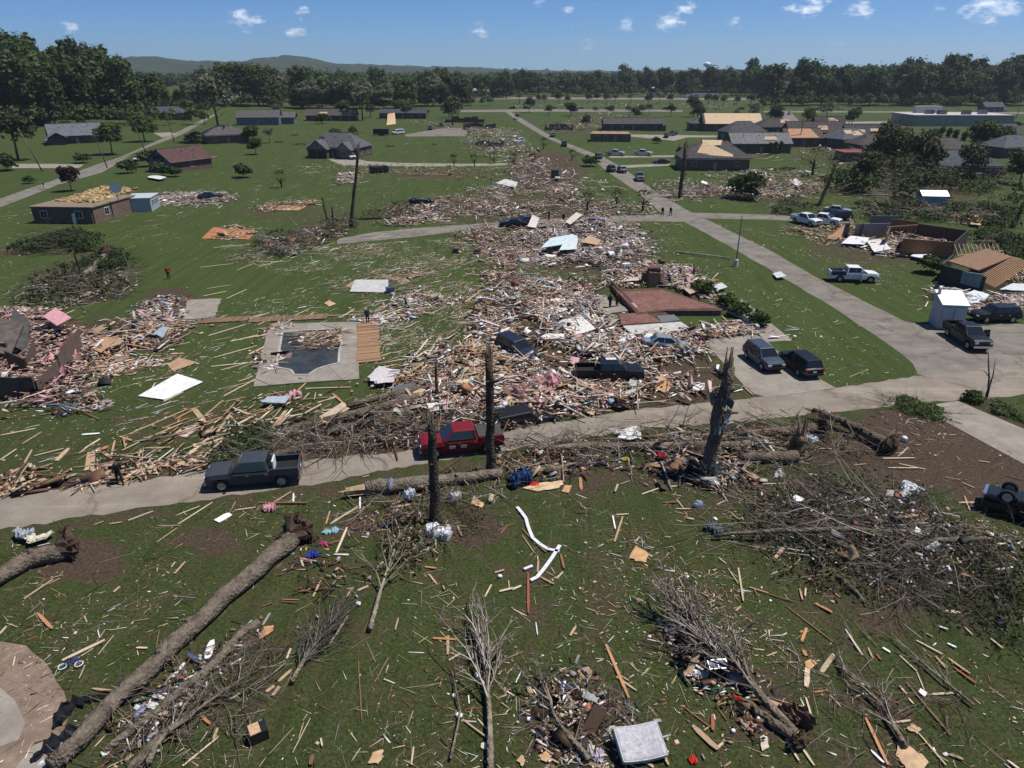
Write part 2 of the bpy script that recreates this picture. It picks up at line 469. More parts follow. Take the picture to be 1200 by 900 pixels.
def make_ground():
 xs = spaced(-9000, 9000, -70, 70, .7, 1.045)
 ys = spaced(-60, 9500, 12, 120, .7, 1.03)
 X, Y = np.meshgrid(xs, ys)
 Z = terr(X, Y)
 nx, ny = len(xs), len(ys)
 V = np.stack([X.ravel(), Y.ravel(), Z.ravel()], 1)
 i = np.arange(nx - 1)[None, :] + (np.arange(ny - 1) * nx)[:, None]
 F = np.stack([i, i + 1, i + nx + 1, i + nx], -1).reshape(-1, 4)
 m, n, l, b = nodes('grass_and_earth')
 setp(b, .95, .1)
 pos = geo_pos(n)
 at = n.new('ShaderNodeAttribute'); at.attribute_name = 'tint'
 sp = n.new('ShaderNodeSeparateColor'); l.new(at.outputs['Color'], sp.inputs[0])
 big = noise(n, l, .045, 5, .66, pos)
 mid = noise(n, l, .5, 6, .68, pos)
 fine = noise(n, l, 5.5, 5, .75, pos)
 mp = n.new('ShaderNodeMapping'); mp.inputs['Rotation'].default_value = (0, 0, .35); mp.inputs['Scale'].default_value = (1.2, .05, 1)
 l.new(pos, mp.inputs[0])
 mow = noise(n, l, 1.0, 2, .5, mp.outputs[0])
 g1 = mixc(n, l, ramp(n, l, fine.outputs['Fac'], .3, .72), (.019, .030, .009), (.064, .088, .026))
 g2 = mixc(n, l, ramp(n, l, fine.outputs['Fac'], .3, .7), (.031, .034, .013), (.082, .085, .035))
 g = mixc(n, l, ramp(n, l, mid.outputs['Fac'], .36, .64), g1, g2)
 lush = mixc(n, l, ramp(n, l, fine.outputs['Fac'], .3, .72), (.027, .043, .012), (.078, .108, .032))
 lushf = n.new('ShaderNodeMath'); lushf.operation = 'MULTIPLY'
 l.new(sp.outputs['Green'], lushf.inputs[0]); l.new(ramp(n, l, big.outputs['Fac'], .1, .5), lushf.inputs[1])
 g = mixc(n, l, lushf.outputs[0], g, lush)
 dry = mixc(n, l, ramp(n, l, fine.outputs['Fac'], .3, .72), (.042, .040, .018), (.10, .092, .043))
 dn = noise(n, l, .16, 6, .72, pos)
 fo = n.new('ShaderNodeMath'); fo.operation = 'MULTIPLY_ADD'; l.new(sp.outputs['Blue'], fo.inputs[0]); fo.inputs[1].default_value = .07; l.new(dn.outputs['Fac'], fo.inputs[2])
 g = mixc(n, l, ramp(n, l, fo.outputs[0], .57, .76), g, dry)
 g = mixc(n, l, ramp(n, l, mow.outputs['Fac'], .35, .7), g, mixc(n, l, 1., g, (.8, .82, .78), 'MULTIPLY'))
 fl = noise(n, l, 11, 3, .8, pos); f2 = noise(n, l, .09, 5, .7, pos)
 fm = n.new('ShaderNodeMath'); fm.operation = 'MULTIPLY'; l.new(ramp(n, l, fl.outputs['Fac'], .60, .70), fm.inputs[0]); l.new(ramp(n, l, f2.outputs['Fac'], .38, .62), fm.inputs[1])
 g = mixc(n, l, fm.outputs[0], g, (.17, .15, .10))
 d1 = mixc(n, l, ramp(n, l, fine.outputs['Fac'], .3, .7), (.036, .025, .018), (.098, .070, .050))
 dd = n.new('ShaderNodeMath'); dd.operation = 'ADD'
 l.new(sp.outputs['Red'], dd.inputs[0])
 m2 = n.new('ShaderNodeMath'); m2.operation = 'MULTIPLY_ADD'
 l.new(mid.outputs['Fac'], m2.inputs[0]); m2.inputs[1].default_value = 1.7; m2.inputs[2].default_value = -.86
 l.new(m2.outputs[0], dd.inputs[1])
 l.new(mixc(n, l, ramp(n, l, dd.outputs[0], .15, .62), g, d1), b.inputs['Base Color'])
 bump(n, l, b, fine.outputs['Fac'], .9, .12)
 dirt = np.zeros(len(V)); lush_ = np.zeros(len(V))
 for (u, v, ru, rv, s) in DIRT:
  c = W(u, v); a = W(u + ru, v); f = W(u, v - rv); nr = W(u, v + rv)
  rx = abs(a.x - c.x); ry = max(abs(f.y - nr.y) / 2, 1.0)
  sh = (f.x - nr.x) / (f.y - nr.y)
  yy = (V[:, 1] - (f.y + nr.y) / 2) / ry; xx = (V[:, 0] - c.x - sh * (V[:, 1] - c.y)) / rx
  q = np.sqrt(xx ** 2 + yy ** 2)
  dirt = np.maximum(dirt, s * smooth((1.35 - q) / .75))
 lush_ = smooth((V[:, 1] - 38) / 30)
 far = smooth((V[:, 1] - 150) / 260)
 tint = np.stack([np.clip(dirt, 0, 1), lush_ * (1 - .0 * far), far], 1)
 me = np_mesh('ground', V, F, m, tint, True)
 tag(link('ground', me), 'storm littered lawns and bare earth of the neighbourhood', kind='structure')
make_ground()
def mat_road(tilt=2.0, warm=0.):
 m, n, l, b = nodes('worn_asphalt')
 setp(b, .92, .15)
 pos = geo_pos(n)
 t = noise(n, l, .35, 6, .7, pos); f = noise(n, l, 14, 3, .7, pos); c = noise(n, l, 2.0, 6, .75, pos)
 base = mixc(n, l, ramp(n, l, t.outputs['Fac'], .3, .7), (.125 + warm, .112 + warm * .7, .097 + warm * .4), (.19 + warm, .172 + warm * .7, .15 + warm * .4))
 base = mixc(n, l, ramp(n, l, f.outputs['Fac'], .35, .75), base, mixc(n, l, 1., base, (1.25, 1.25, 1.25), 'MULTIPLY'))
 base = mixc(n, l, ramp(n, l, c.outputs['Fac'], .56, .78), base, (.13, .105, .078))
 w = n.new('ShaderNodeVectorMath'); w.operation = 'ADD'; l.new(pos, w.inputs[0]); l.new(mixc(n, l, 1., noise(n, l, .5, 4, .7, pos).outputs['Color'], (3, 3, 3), 'MULTIPLY'), w.inputs[1])
 v = n.new('ShaderNodeTexVoronoi'); v.feature = 'DISTANCE_TO_EDGE'; v.inputs['Scale'].default_value = .12; l.new(w.outputs[0], v.inputs['Vector'])
 base = mixc(n, l, ramp(n, l, v.outputs['Distance'], .012, .03), mixc(n, l, 1., base, (.78, .76, .74), 'MULTIPLY'), base)
 mp = n.new('ShaderNodeMapping'); mp.inputs['Rotation'].default_value = (0, 0, tilt); mp.inputs['Scale'].default_value = (.04, .9, 1); l.new(pos, mp.inputs[0])
 s_ = noise(n, l, 1., 4, .7, mp.outputs[0])
 base = mixc(n, l, ramp(n, l, s_.outputs['Fac'], .5, .75), base, mixc(n, l, 1., base, (1.3, 1.27, 1.22), 'MULTIPLY'))
 l.new(base, b.inputs['Base Color'])
 bump(n, l, b, f.outputs['Fac'], .3, .02)
 return m
def mat_conc():
 m, n, l, b = nodes('weathered_concrete')
 setp(b, .9, .2)
 pos = geo_pos(n)
 t = noise(n, l, .6, 6, .7, pos); f = noise(n, l, 10, 3, .7, pos)
 base = mixc(n, l, ramp(n, l, t.outputs['Fac'], .3, .75), (.205, .182, .152), (.30, .27, .23))
 base = mixc(n, l, ramp(n, l, f.outputs['Fac'], .4, .8), base, mixc(n, l, 1., base, (.82, .82, .82), 'MULTIPLY'))
 l.new(base, b.inputs['Base Color'])
 return m
def mat_aggregate():
 m, n, l, b = nodes('exposed_aggregate')
 setp(b, .95, .15)
 pos = geo_pos(n)
 v = n.new('ShaderNodeTexVoronoi'); v.inputs['Scale'].default_value = 16; l.new(pos, v.inputs['Vector'])
 t = noise(n, l, 1.1, 5, .7, pos)
 base = mixc(n, l, ramp(n, l, t.outputs['Fac'], .3, .75), (.15, .10, .07), (.25, .175, .125))
 hs = n.new('ShaderNodeHueSaturation'); hs.inputs['Saturation'].default_value = .85
 l.new(mixc(n, l, .12, base, v.outputs['Color'], 'OVERLAY'), hs.inputs['Color'])
 l.new(hs.outputs[0], b.inputs['Base Color'])
 return m
M_ROAD = mat_road(); M_LANE = mat_road(.12, .04); M_DRIVE = mat_conc(); M_AGG = mat_aggregate()
def resample(pts, n):
 pts = [Vector(p) for p in pts]
 d = [0]
 for a, b in zip(pts, pts[1:]): d.append(d[-1] + (b - a).length)
 out = []
 for k in range(n):
  t = d[-1] * k / (n - 1)
  i = max(j for j in range(len(d)) if d[j] <= t + 1e-9)
  i = min(i, len(pts) - 2)
  f = (t - d[i]) / max(d[i + 1] - d[i], 1e-9)
  out.append(pts[i].lerp(pts[i + 1], f))
 return out
def strip(name, left, right, z, mat, label, n=60, edge=.12, px=True, kind='structure', cat=None):
 L = resample(WP(left) if px else left, n); Rr = resample(WP(right) if px else right, n)
 vs = []; fs = []; cols = 5
 for i in range(n):
  e0 = random.uniform(-edge, edge); e1 = random.uniform(-edge, edge)
  a, b = L[i], Rr[i]; d = (b - a).normalized()
  a = a - d * e0; b = b + d * e1
  for k in range(cols):
   p = a.lerp(b, k / (cols - 1)); vs.append((p.x, p.y, TZ(p.x, p.y) + z))
 for i in range(n - 1):
  for k in range(cols - 1):
   q = i * cols + k
   fs.append((q, q + 1, q + cols + 1, q + cols))
 g = G(); g.add(vs, fs)
 o = g.build(name, mat, smooth_=True)
 for p in o.data.polygons: pass
 bm = bmesh.new(); bm.from_mesh(o.data)
 for f in bm.faces:
  if f.normal.z < 0: f.normal_flip()
 bm.to_mesh(o.data); bm.free()
 return tag(o, label, cat, kind=kind)
near_up = [(-60, 592), (0, 582), (137, 566), (250, 551), (350, 541), (500, 525), (600, 504), (725, 482), (817, 473), (900, 465), (980, 455), (1072, 441), (1130, 432), (1200, 428), (1300, 424)]
near_dn = [(-60, 630), (0, 621), (125, 602), (300, 577), (375, 566), (500, 542), (600, 527), (725, 507), (825, 497), (900, 491), (985, 482), (1062, 474), (1130, 468), (1200, 463), (1300, 457)]
strip('road', near_up, near_dn, .012, M_LANE, 'worn asphalt lane crossing the picture past the red pickup', 140, .22)
main_l = [(1076, 440), (1072, 429), (1064, 420), (1037, 400), (970, 357), (900, 315), (850, 286), (800, 259), (775, 250), (745, 224), (710, 200), (695, 186), (637, 160), (607, 142), (596, 134), (590, 129)]
main_r = [(1150, 434), (1140, 424), (1110, 405), (1060, 376), (1000, 347), (947, 320), (900, 292), (825, 256), (808, 248), (767, 224), (735, 200), (707, 184), (650, 162), (615, 141), (602, 133), (596, 129)]
strip('road', main_l, main_r, .018, M_ROAD, 'long grey street running from the junction to the highway', 160, .12)
strip('road', [(790, 251), (717, 253), (650, 256), (560, 262), (480, 268), (440, 272), (395, 280)], [(812, 260), (720, 259), (650, 263), (560, 268), (490, 277), (440, 282), (395, 286)], .006, M_ROAD,
  'cross street buried in rubble left of the walking couple', 60, .15)
strip('road', [(808, 249), (900, 251.5), (1000, 256)], [(826, 256), (900, 257.5), (1000, 262)], .006, M_ROAD, 'cross street stub right of the walking couple', 30, .1)
strip('road', [(-40, 250), (0, 233), (25, 224), (67, 210), (115, 192), (140, 184.5), (207, 155), (237, 140), (250, 134)], [(-40, 259), (0, 243), (60, 220), (112, 197), (155, 180), (215, 157), (245, 139), (255, 133.5)], .014, M_ROAD,
  'pale lane climbing past the houses at left', 60, .1)
strip('road', [(540, 129), (620, 128), (760, 128.5), (800, 129)], [(540, 131.5), (620, 131), (760, 131), (800, 131)], .02, M_ROAD, 'frontage road in front of the highway', 30, .1)
strip('highway', [(400, 116), (600, 113.7), (900, 114.5), (1250, 116.5)], [(400, 118), (600, 116.2), (900, 117), (1250, 119)], .02, M_ROAD, 'two lane highway before the far woods', 60, .1)
strip('road', [(895, 130), (1060, 130.5), (1260, 132)], [(895, 131.7), (1060, 132), (1260, 134)], .016, M_ROAD, 'pale service road by the warehouse', 30, .1)
strip('road', [(902, 130), (912, 137), (922, 143)], [(925, 130), (931, 136), (938, 143)], .024, M_ROAD, 'short road joining from the highway by the roofless houses', 12, .1)
strip('driveway', [(972, 143), (1048, 142)], [(975, 145), (1048, 144.5)], .012, M_DRIVE, 'pale drive leading to the warehouse', 10, .1)
def patch(name, px, z, mat, label, kind='structure', thick=0.0, parent=None, color=None, edge=.0, cat=None):
 P = WP(px)
 pts = []
 for a, b in zip(P, P[1:] + P[:1]):
  k = max(1, int((b - a).length / .8)) if edge else 1
  for i in range(k):
   q = a.lerp(b, i / k); pts.append((q.x + random.uniform(-edge, edge), q.y + random.uniform(-edge, edge)))
 g = G()
 z0 = TZ(P[0].x, P[0].y)
 g.slab(pts, z0 - .1, z0 + z)
 o = g.build(name, mat, parent, color)
 return tag(o, label, cat, kind=kind) if not parent else o
patch('driveway', [(823, 399), (880, 390), (897, 398), (925, 425), (980, 455), (900, 466), (884, 462), (872, 452)], .03, M_DRIVE, 'concrete drive under the blue and black vehicles')
patch('footpath', [(855, 350), (868, 350), (928, 399), (897, 401)], .034, M_DRIVE, 'concrete path beside the brick floor')
patch('driveway', [(1076, 477), (1122, 470), (1200, 503), (1260, 528), (1260, 566), (1200, 544)], .022, M_DRIVE, 'broad concrete drive at the right edge below the junction')
patch('gravel_yard', [(1062, 377), (1100, 382), (1200, 380), (1250, 385), (1250, 430), (1120, 434), (1075, 438), (1075, 424), (1090, 410)], .009, M_ROAD, 'grey gravel yard around the black pickup', edge=.3)
patch('patio', [(-60, 745), (0, 752), (30, 758), (52, 775), (75, 812), (82, 838), (70, 862), (40, 872), (24, 900), (-60, 960)], .03, M_AGG, 'rounded tan aggregate patio at the lower left', edge=.05)
patch('patio_slab', [(-60, 800), (0, 806), (18, 822), (30, 848), (22, 868), (0, 876), (-60, 890)], .05, M_DRIVE, 'grey slab on the tan patio')
patch('patio_slab', [(20, 899), (40, 874), (76, 860), (66, 930), (10, 930)], .05, M_DRIVE, 'lower grey slab on the tan patio')
patch('concrete_pad', [(220, 352), (260, 350), (251, 373), (214, 375)], .06, M_DRIVE, 'small bare concrete pad left of the pool fence', edge=.12)
patch('driveway', [(385, 187), (405, 183), (430, 189), (470, 191), (545, 192), (600, 191), (600, 193.5), (545, 195), (470, 195), (400, 193.5)], .014, M_DRIVE, 'drive of the grey gabled house', edge=.2)
patch('driveway', [(475, 157.5), (520, 150), (545, 150), (548, 157), (545, 159.5), (475, 160)], .014, M_ROAD, 'dark parking apron with two cars far left of the street', edge=.2)
for (px, lab) in [([(713, 183), (790, 182), (790, 184), (716, 185)], 'drive under the two silver pickups'),
     ([(722, 194), (785, 191.5), (785, 194), (728, 197)], 'drive under the dark sedan'),
     ([(735, 157.5), (843, 159), (843, 161), (805, 161), (790, 165), (770, 163), (738, 160)], 'drive under the dark blue trucks'),
     ([(14, 192), (62, 192), (98, 193), (92, 197), (14, 197)], 'drive at the far left house'),
     ([(180, 156), (200, 155), (208, 157), (190, 161)], 'drive behind the round trees'),
     ([(225, 133), (246, 134), (242, 137), (228, 136)], 'drive of the dark roofed house')]:
 patch('driveway', px, .016, M_DRIVE, lab, edge=.1)
patch('driveway', [(67, 212), (112, 197), (155, 181), (120, 202), (70, 216)], .01, M_ROAD, 'dark asphalt apron by the flat brick house', edge=.1)
def make_hills():
 m, n, l, b = nodes('wooded_hill')
 setp(b, .95, .1)
 t = noise(n, l, .01, 7, .7, geo_pos(n))
 l.new(mixc(n, l, ramp(n, l, t.outputs['Fac'], .3, .7), (.016, .028, .014), (.038, .052, .028)), b.inputs['Base Color'])
 def range_(profile, Yd, depth, lab):
  us = np.array([p[0] for p in profile], float); hs = np.array([p[1] for p in profile], float)
  x = np.linspace((us[0] - 600) / FPX * Yd / math.cos(PITCH) * .94, (us[-1] - 600) / FPX * Yd / math.cos(PITCH) * .94, 160)
  u = x / (Yd / math.cos(PITCH) * .94) * FPX + 600
  h = (np.interp(u, us, hs) - 2.5) / 995 * Yd + CAM_H
  h = h + RNG.normal(0, 3.0, len(x)).cumsum() * 0 + RNG.normal(0, 2.2, len(x))
  rows = [(-1, 0.0), (-.7, .3), (-.4, .7), (-.15, .93), (0, 1.0), (.25, .9), (.6, .5), (1, 0)]
  V = []
  for (dy, k) in rows:
   V.append(np.stack([x, np.full_like(x, Yd + dy * depth) + RNG.normal(0, 20, len(x)), np.maximum(h, 5) * k + (RNG.normal(0, 3, len(x)) if 0 < k < 1 else 0)], 1))
  V = np.concatenate(V); nx = len(x)
  i = np.arange(nx - 1)[None, :] + (np.arange(len(rows) - 1) * nx)[:, None]
  F = np.stack([i, i + 1, i + nx + 1, i + nx], -1).reshape(-1, 4)
  tag(link('hills', np_mesh('hills', V, F, m, None, True)), lab, kind='structure')
 range_([(60, -2), (140, 6), (175, 11), (200, 16), (228, 18), (250, 13), (285, 12), (300, 10), (330, 13), (350, 16), (372, 19), (395, 15), (412, 9), (470, 7), (540, 5.5), (620, 2), (700, -4)], 3300, 700, 'low wooded hills on the left horizon')
 range_([(560, -3), (640, 1), (800, 1.5), (860, 3), (900, 1.5), (960, 3), (1020, 3), (1080, 2), (1150, 2.5), (1300, 3), (1600, -2)], 4600, 700, 'faint low ridge on the right horizon')
make_hills()
# ================================================================ BUILDINGS
def wall_boxes(g, L, Wd, h, t=.25, m=0, openings=()):
 """four butted walls; simple closed shell"""
 g.box((0, -Wd / 2 + t / 2, h / 2), (L, t, h), m=m)
 g.box((0, Wd / 2 - t / 2, h / 2), (L, t, h), m=m)
 g.box((-L / 2 + t / 2, 0, h / 2), (t, Wd - 2 * t, h), m=m)
 g.box((L / 2 - t / 2, 0, h / 2), (t, Wd - 2 * t, h), m=m)
def roof_gable(L, Wd, h, rise, ov=.45, th=.16):
 g = G()
 x = L / 2 + ov; y = Wd / 2 + ov
 dz = rise * ov / (Wd / 2)
 for s in (-1, 1):
  lo = [(-x, s * y, h - dz), (x, s * y, h - dz), (x, 0, h + rise), (-x, 0, h + rise)]
  g.hexa(lo + [(a, b, c + th) for a, b, c in lo])
 return g
def roof_hip(L, Wd, h, rise, ov=.45, th=.14):
 g = G()
 x = L / 2 + ov; y = Wd / 2 + ov; r = max(.05, L / 2 - Wd / 2)
 b = [(-x, -y, h), (x, -y, h), (x, y, h), (-x, y, h)]
 m_ = [(a, c, d + th) for a, c, d in b]
 t = [(-r, 0, h + rise), (r, 0, h + rise)]
 g.add(b + m_ + t, [(0, 1, 2, 3), (0, 1, 5, 4), (1, 2, 6, 5), (2, 3, 7, 6), (3, 0, 4, 7),
      (4, 5, 9, 8), (5, 6, 9), (6, 7, 8, 9), (7, 4, 8)])
 return g
def window(parent, x, y, z, w, h, side, framecol=(.6, .6, .58), dark=True):
 """framed pane set proud of a wall; side = 'f','b','l','r'"""
 R = {'f': 0, 'b': PI, 'l': -PI / 2, 'r': PI / 2}[side]
 g = G(); f = .07
 g.box((-w / 2 - f / 2, -.03, 0), (f, .08, h + 2 * f)); g.box((w / 2 + f / 2, -.03, 0), (f, .08, h + 2 * f))
 g.box((0, -.03, h / 2 + f / 2), (w, .08, f)); g.box((0, -.03, -h / 2 - f / 2), (w, .08, f)); g.box((0, -.025, 0), (.04, .06, h))
 o = g.build('window', M_WALL, parent, framecol, loc=(x, y, z), rz=R)
 gp = G(); gp.box((0, -.01, 0), (w, .03, h)); gp.build('pane', M_GLASS, o)
 return o
def windows_on(o, L, Wd, h, nf=3, nb=2, ns=1, door='f', wz=None, framecol=(.6, .6, .58)):
 wz = wz or h * .56
 for side, n, ln in (('f', nf, L), ('b', nb, L), ('l', ns, Wd), ('r', ns, Wd)):
  for k in range(n):
   t = (k + .5) / n - .5; q = t * ln * .94
   if side == door and n > 1 and k == n // 2:
    R = {'f': 0, 'b': PI, 'l': -PI / 2, 'r': PI / 2}[side]
    xy = {'f': (q, -Wd / 2 - .02), 'b': (-q, Wd / 2 + .02), 'l': (-L / 2 - .02, -q), 'r': (L / 2 + .02, q)}[side]
    g = G(); g.box((0, 0, 1.03), (.95, .07, 2.06)); d = g.build('door', M_WALL, o, (.25, .22, .2), loc=(*xy, 0), rz=R)
    g = G(); g.box((.36, -.06, 1.0), (.05, .06, .12)); g.build('handle', M_CHROME, d)
    continue
   xy = {'f': (q, -Wd / 2), 'b': (-q, Wd / 2), 'l': (-L / 2, -q), 'r': (L / 2, q)}[side]
   window(o, xy[0], xy[1], wz, 1.1, 1.15, side, framecol)
def house(name, u, v, L, Wd, h, deg, label, roof='gable', rise=1.8, wall=(.12, .055, .035), wmat=None, roofc=(.09, .085, .09), cat='house',
   win=(3, 2, 1), chimney=None, gablecol=None, door='f', group=None, torn=0):
 p = W(u, v); rise *= 1.3; h *= 1.08
 o = empty(name, (p.x, p.y, TZ(p.x, p.y)), R_(deg), label, cat, group)
 wm = wmat or M_BRICK
 g = G(); wall_boxes(g, L, Wd, h + .02); g.box((0, 0, -.4), (L - .02, Wd - .02, .85)); g.build('wall', wm, o, wall)
 if roof == 'gable':
  roof_gable(L, Wd, h, rise).build('roof', M_ROOF, o, roofc)
  for s in (-1, 1):
   g = G(); x = s * (L / 2 - .12)
   g.add([(x - .12, -Wd / 2, h + .02), (x - .12, Wd / 2, h + .02), (x - .12, 0, h + rise - .03), (x + .12, -Wd / 2, h + .02), (x + .12, Wd / 2, h + .02), (x + .12, 0, h + rise - .03)],
     [(0, 1, 2), (3, 5, 4), (0, 3, 4, 1), (1, 4, 5, 2), (2, 5, 3, 0)])
   g.build('gable', M_SIDING, o, gablecol or wall)
 elif roof == 'hip':
  roof_hip(L, Wd, h, rise).build('roof', M_ROOF, o, roofc)
 if roof in ('gable', 'hip'):
  for k in range(3):
   g = G(); a = (-.28 + .27 * k) * L; g.tube([(a, -Wd * .17, h + rise * .5), (a, -Wd * .17, h + rise * .66 + .42)], [.16, .16], 7); g.build('roof_vent', M_METAL, o, (.2, .2, .2))
  g = G(); r_l = L / 2 + .4 if roof == 'gable' else max(.1, L / 2 - Wd / 2); g.box((0, 0, h + rise + (.17 if roof == 'gable' else .02)), (r_l * 2, .3, .08)); g.build('ridge_cap', M_ROOF, o, tuple(c * .8 for c in roofc))
  g = G(); y = -Wd / 2 - .5; g.box((0, y, h - (.12 if roof == 'hip' else .1)), (L + .8, .12, .12)); g.build('gutter', M_METAL, o, (.45, .45, .45))
  if torn:
   for k in range(torn):
    a = (-.34 + .68 * random.random()) * L * .8; t0 = random.uniform(.15, .45); t1 = t0 + random.uniform(.2, .4); w_ = random.uniform(1., 2.6)
    f = lambda t: (-(Wd / 2 + .4) * (1 - t), h + (rise if roof == 'hip' else rise) * t + .03)
    (y0, z0), (y1, z1) = f(t0), f(t1); j = random.uniform(-.5, .5); e = .17
    g = G(); g.hexa([(a - w_, y0, z0), (a + w_, y0, z0), (a + w_ * .7 + j, y1, z1), (a - w_ * .8 + j, y1, z1), (a - w_, y0 - .02, z0 + e), (a + w_, y0 - .02, z0 + e), (a + w_ * .7 + j, y1 - .02, z1 + e), (a - w_ * .8 + j, y1 - .02, z1 + e)]); g.build('bare_decking', M_SHEET, o, (.42, .30, .19))
 if chimney:
  g = G(); g.box((chimney[0], chimney[1], h + rise * .8), (.9, .7, 2.2)); g.build('chimney', M_BRICK, o, (.13, .06, .04))
 windows_on(o, L, Wd, h, *win, door=door)
 return o
BLUEG = (.11, .135, .165); BRK = (.075, .04, .03); DBRK = (.05, .035, .03); TAN = (.24, .17, .12)
# ---- left side of the picture
h1 = house('house', 90, 167, 17, 10, 2.7, 35, 'low brick house with blue grey gabled roof near the left edge', 'gable', 2.9, DBRK, roofc=(.115, .125, .14), gablecol=(.10, .125, .15))
g = roof_gable(6, 6, 2.5, 1.7); r = g.build('side_roof', M_ROOF, h1, (.12, .13, .145), loc=(-6.5, -5, 0), rz=R_(90))
g = G(); wall_boxes(g, 5.4, 5.4, 2.5); g.build('wing_wall', M_SIDING, h1, (.09, .085, .085), loc=(-6.5, -5, -.01))
h2 = house('house', 213, 198.5, 13, 9, 2.6, 62, 'brick house with maroon roof and torn pale blue gable end', 'gable', 2.2, (.11, .05, .038), roofc=(.085, .048, .046), gablecol=(.15, .2, .27), win=(1, 2, 0))
g = G(); g.box((-6.53, 0, 1.35), (.06, 8.7, 2.6)); g.build('siding_panel', M_SIDING, h2, (.16, .215, .29))
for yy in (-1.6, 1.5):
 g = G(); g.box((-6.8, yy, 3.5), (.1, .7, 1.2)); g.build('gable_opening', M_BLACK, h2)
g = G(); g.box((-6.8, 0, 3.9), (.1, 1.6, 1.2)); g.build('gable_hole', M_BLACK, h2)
pc = G(); pc.box((0, 0, 2.1), (4.4, 3.2, .14)); pc.box((-2, -1.4, 1.0), (.12, .12, 2.06)); pc.box((2, -1.4, 1.0), (.12, .12, 2.06)); pc.build('porch_roof', M_ROOF, h2, (.34, .13, .06), loc=(8.9, -.2, .25))
house('house', 194, 139, 22, 10, 2.8, 8, 'brick house with dark grey hipped roof at the head of the lane', 'hip', 2.4, (.14, .06, .045), roofc=(.065, .07, .085))
h3 = house('house', 305, 146, 20, 9, 3.4, 6, 'pale blue grey house with long brown grey roof, left of the tree belt', 'gable', 2.4, (.13, .17, .205), M_SIDING, (.095, .09, .088))
g = roof_gable(9, 8, 3.2, 2.2); g.build('wing_roof', M_ROOF, h3, (.10, .095, .092), loc=(12, 6, 0.0), rz=0)
g = G(); wall_boxes(g, 8, 7.6, 3.2); g.build('wing_wall', M_SIDING, h3, (.12, .155, .19), loc=(12, 6, 0))
house('house', 265, 166.5, 15, 11, 2.7, 30, 'dark hip roofed brick house behind the tall silvery tree', 'hip', 2.5, (.15, .06, .045), roofc=(.085, .08, .08))
house('house', 390, 141, 26, 9, 2.6, 2, 'long low brown house behind the pale thinned tree', 'gable', 2.2, (.06, .05, .045), M_SIDING, roofc=(.075, .066, .062), win=(5, 3, 1), torn=1)
house('house', 474, 138.5, 26, 10, 2.8, -3, 'flat looking dark brick house with low dark roof beside the far tan plywood', 'gable', 1.3, (.07, .045, .036), roofc=(.055, .056, .064), win=(5, 3, 1))
h4 = house('house', 399, 183, 17, 10, 2.8, -14, 'brick house with grey gables and a white car in its drive', 'hip', 3.2, (.075, .04, .034), roofc=(.085, .088, .096), win=(3, 2, 2))
for (x, w_) in ((-3.8, 6.2), (5.0, 4.6)):
 g = roof_gable(7, w_, 2.78, 2.5 if w_ > 5 else 2.0, .35); g.build('gable_roof', M_ROOF, h4, (.09, .093, .10), loc=(x, -4.1, .02), rz=R_(90))
 g = G(); hh = 2.5 if w_ > 5 else 2.0
 g.add([(x - w_ / 2, -7.45, 2.78), (x + w_ / 2, -7.45, 2.78), (x, -7.45, 2.78 + hh - .06), (x - w_ / 2, -7.2, 2.78), (x + w_ / 2, -7.2, 2.78), (x, -7.2, 2.78 + hh - .06)],
   [(0, 1, 2), (3, 5, 4), (0, 3, 4, 1), (1, 4, 5, 2), (2, 5, 3, 0)]); g.build('front_gable', M_SIDING, h4, (.20, .21, .23))
 g = G(); wall_boxes(g, w_, 2.6, 2.76); g.build('front_wall', M_BRICK, h4, (.075, .04, .034), loc=(x, -6.15, 0))
window(h4, -3.8, -7.46, 3.7, 1.2, .9, 'f'); window(h4, 5, -7.46, 1.5, 1.4, 1.4, 'f')
for x in (-5.3, -2.4):
 g = G(); g.box((x, -7.5, 1.1), (2.3, .08, 2.2)); d_ = g.build('garage_door', M_WALL, h4, (.055, .045, .042))
g = G(); g.slab([(-5.6, -1.2), (-3.6, -1.6), (-3.4, .2), (-4.2, .4), (-5.4, 0)], 0, .05)
hole = g.build('roof_hole', M_BLACK, h4, loc=(0.3, -3.2, 5.75)); hole.rotation_euler = (R_(37), 0, 0)
# ---- flat brick house with its roof torn off
fb = W(92, 262); fb = empty('roofless_house', (fb.x, fb.y, 0), 0, 'brick house stripped to a flat ceiling strewn with yellow insulation', 'house')
A, B, C_, D_ = [W(41, 261), W(111, 262), W(160, 249), W(62, 247)]
o0 = Vector(fb.location)
def poly_walls(root, px, h, t=.22, mat=None, color=(.1, .05, .04), name='wall', closed=True, z=0):
 P = [W(u, v) for u, v in px]
 n = len(P)
 for i in range(n if closed else n - 1):
  a = P[i] - root.location; b = P[(i + 1) % n] - root.location
  d = (b - a).normalized(); a = a + d * (t * .5 + .003); b = b - d * (t * .5 + .003)
  g = G(); hh = h[i] if hasattr(h, '__len__') else h
  g.bar((a.x, a.y, hh / 2 + z), (b.x, b.y, hh / 2 + z), t, hh)
  g.build(name, mat or M_BRICK, root, color)
 return P
A = W(41, 261.5); B = W(111, 262.5); E = W(160, 247)
ab = (B - A); be = (E - B)
Dd = A + be
pl = [A, B, E, Dd]
for i in range(4):
 a = pl[i] - o0; b = pl[(i + 1) % 4] - o0
 d = (b - a).normalized(); a = a + d * .125; b = b - d * .125
 g = G(); g.bar((a.x, a.y, 1.4), (b.x, b.y, 1.4), .24, 2.8)
 g.build('wall', M_BRICK, fb, (.085, .052, .04) if i != 1 else (.15, .09, .065))  # right-hand wall gets paler brick: its sunlit look is put into the colour
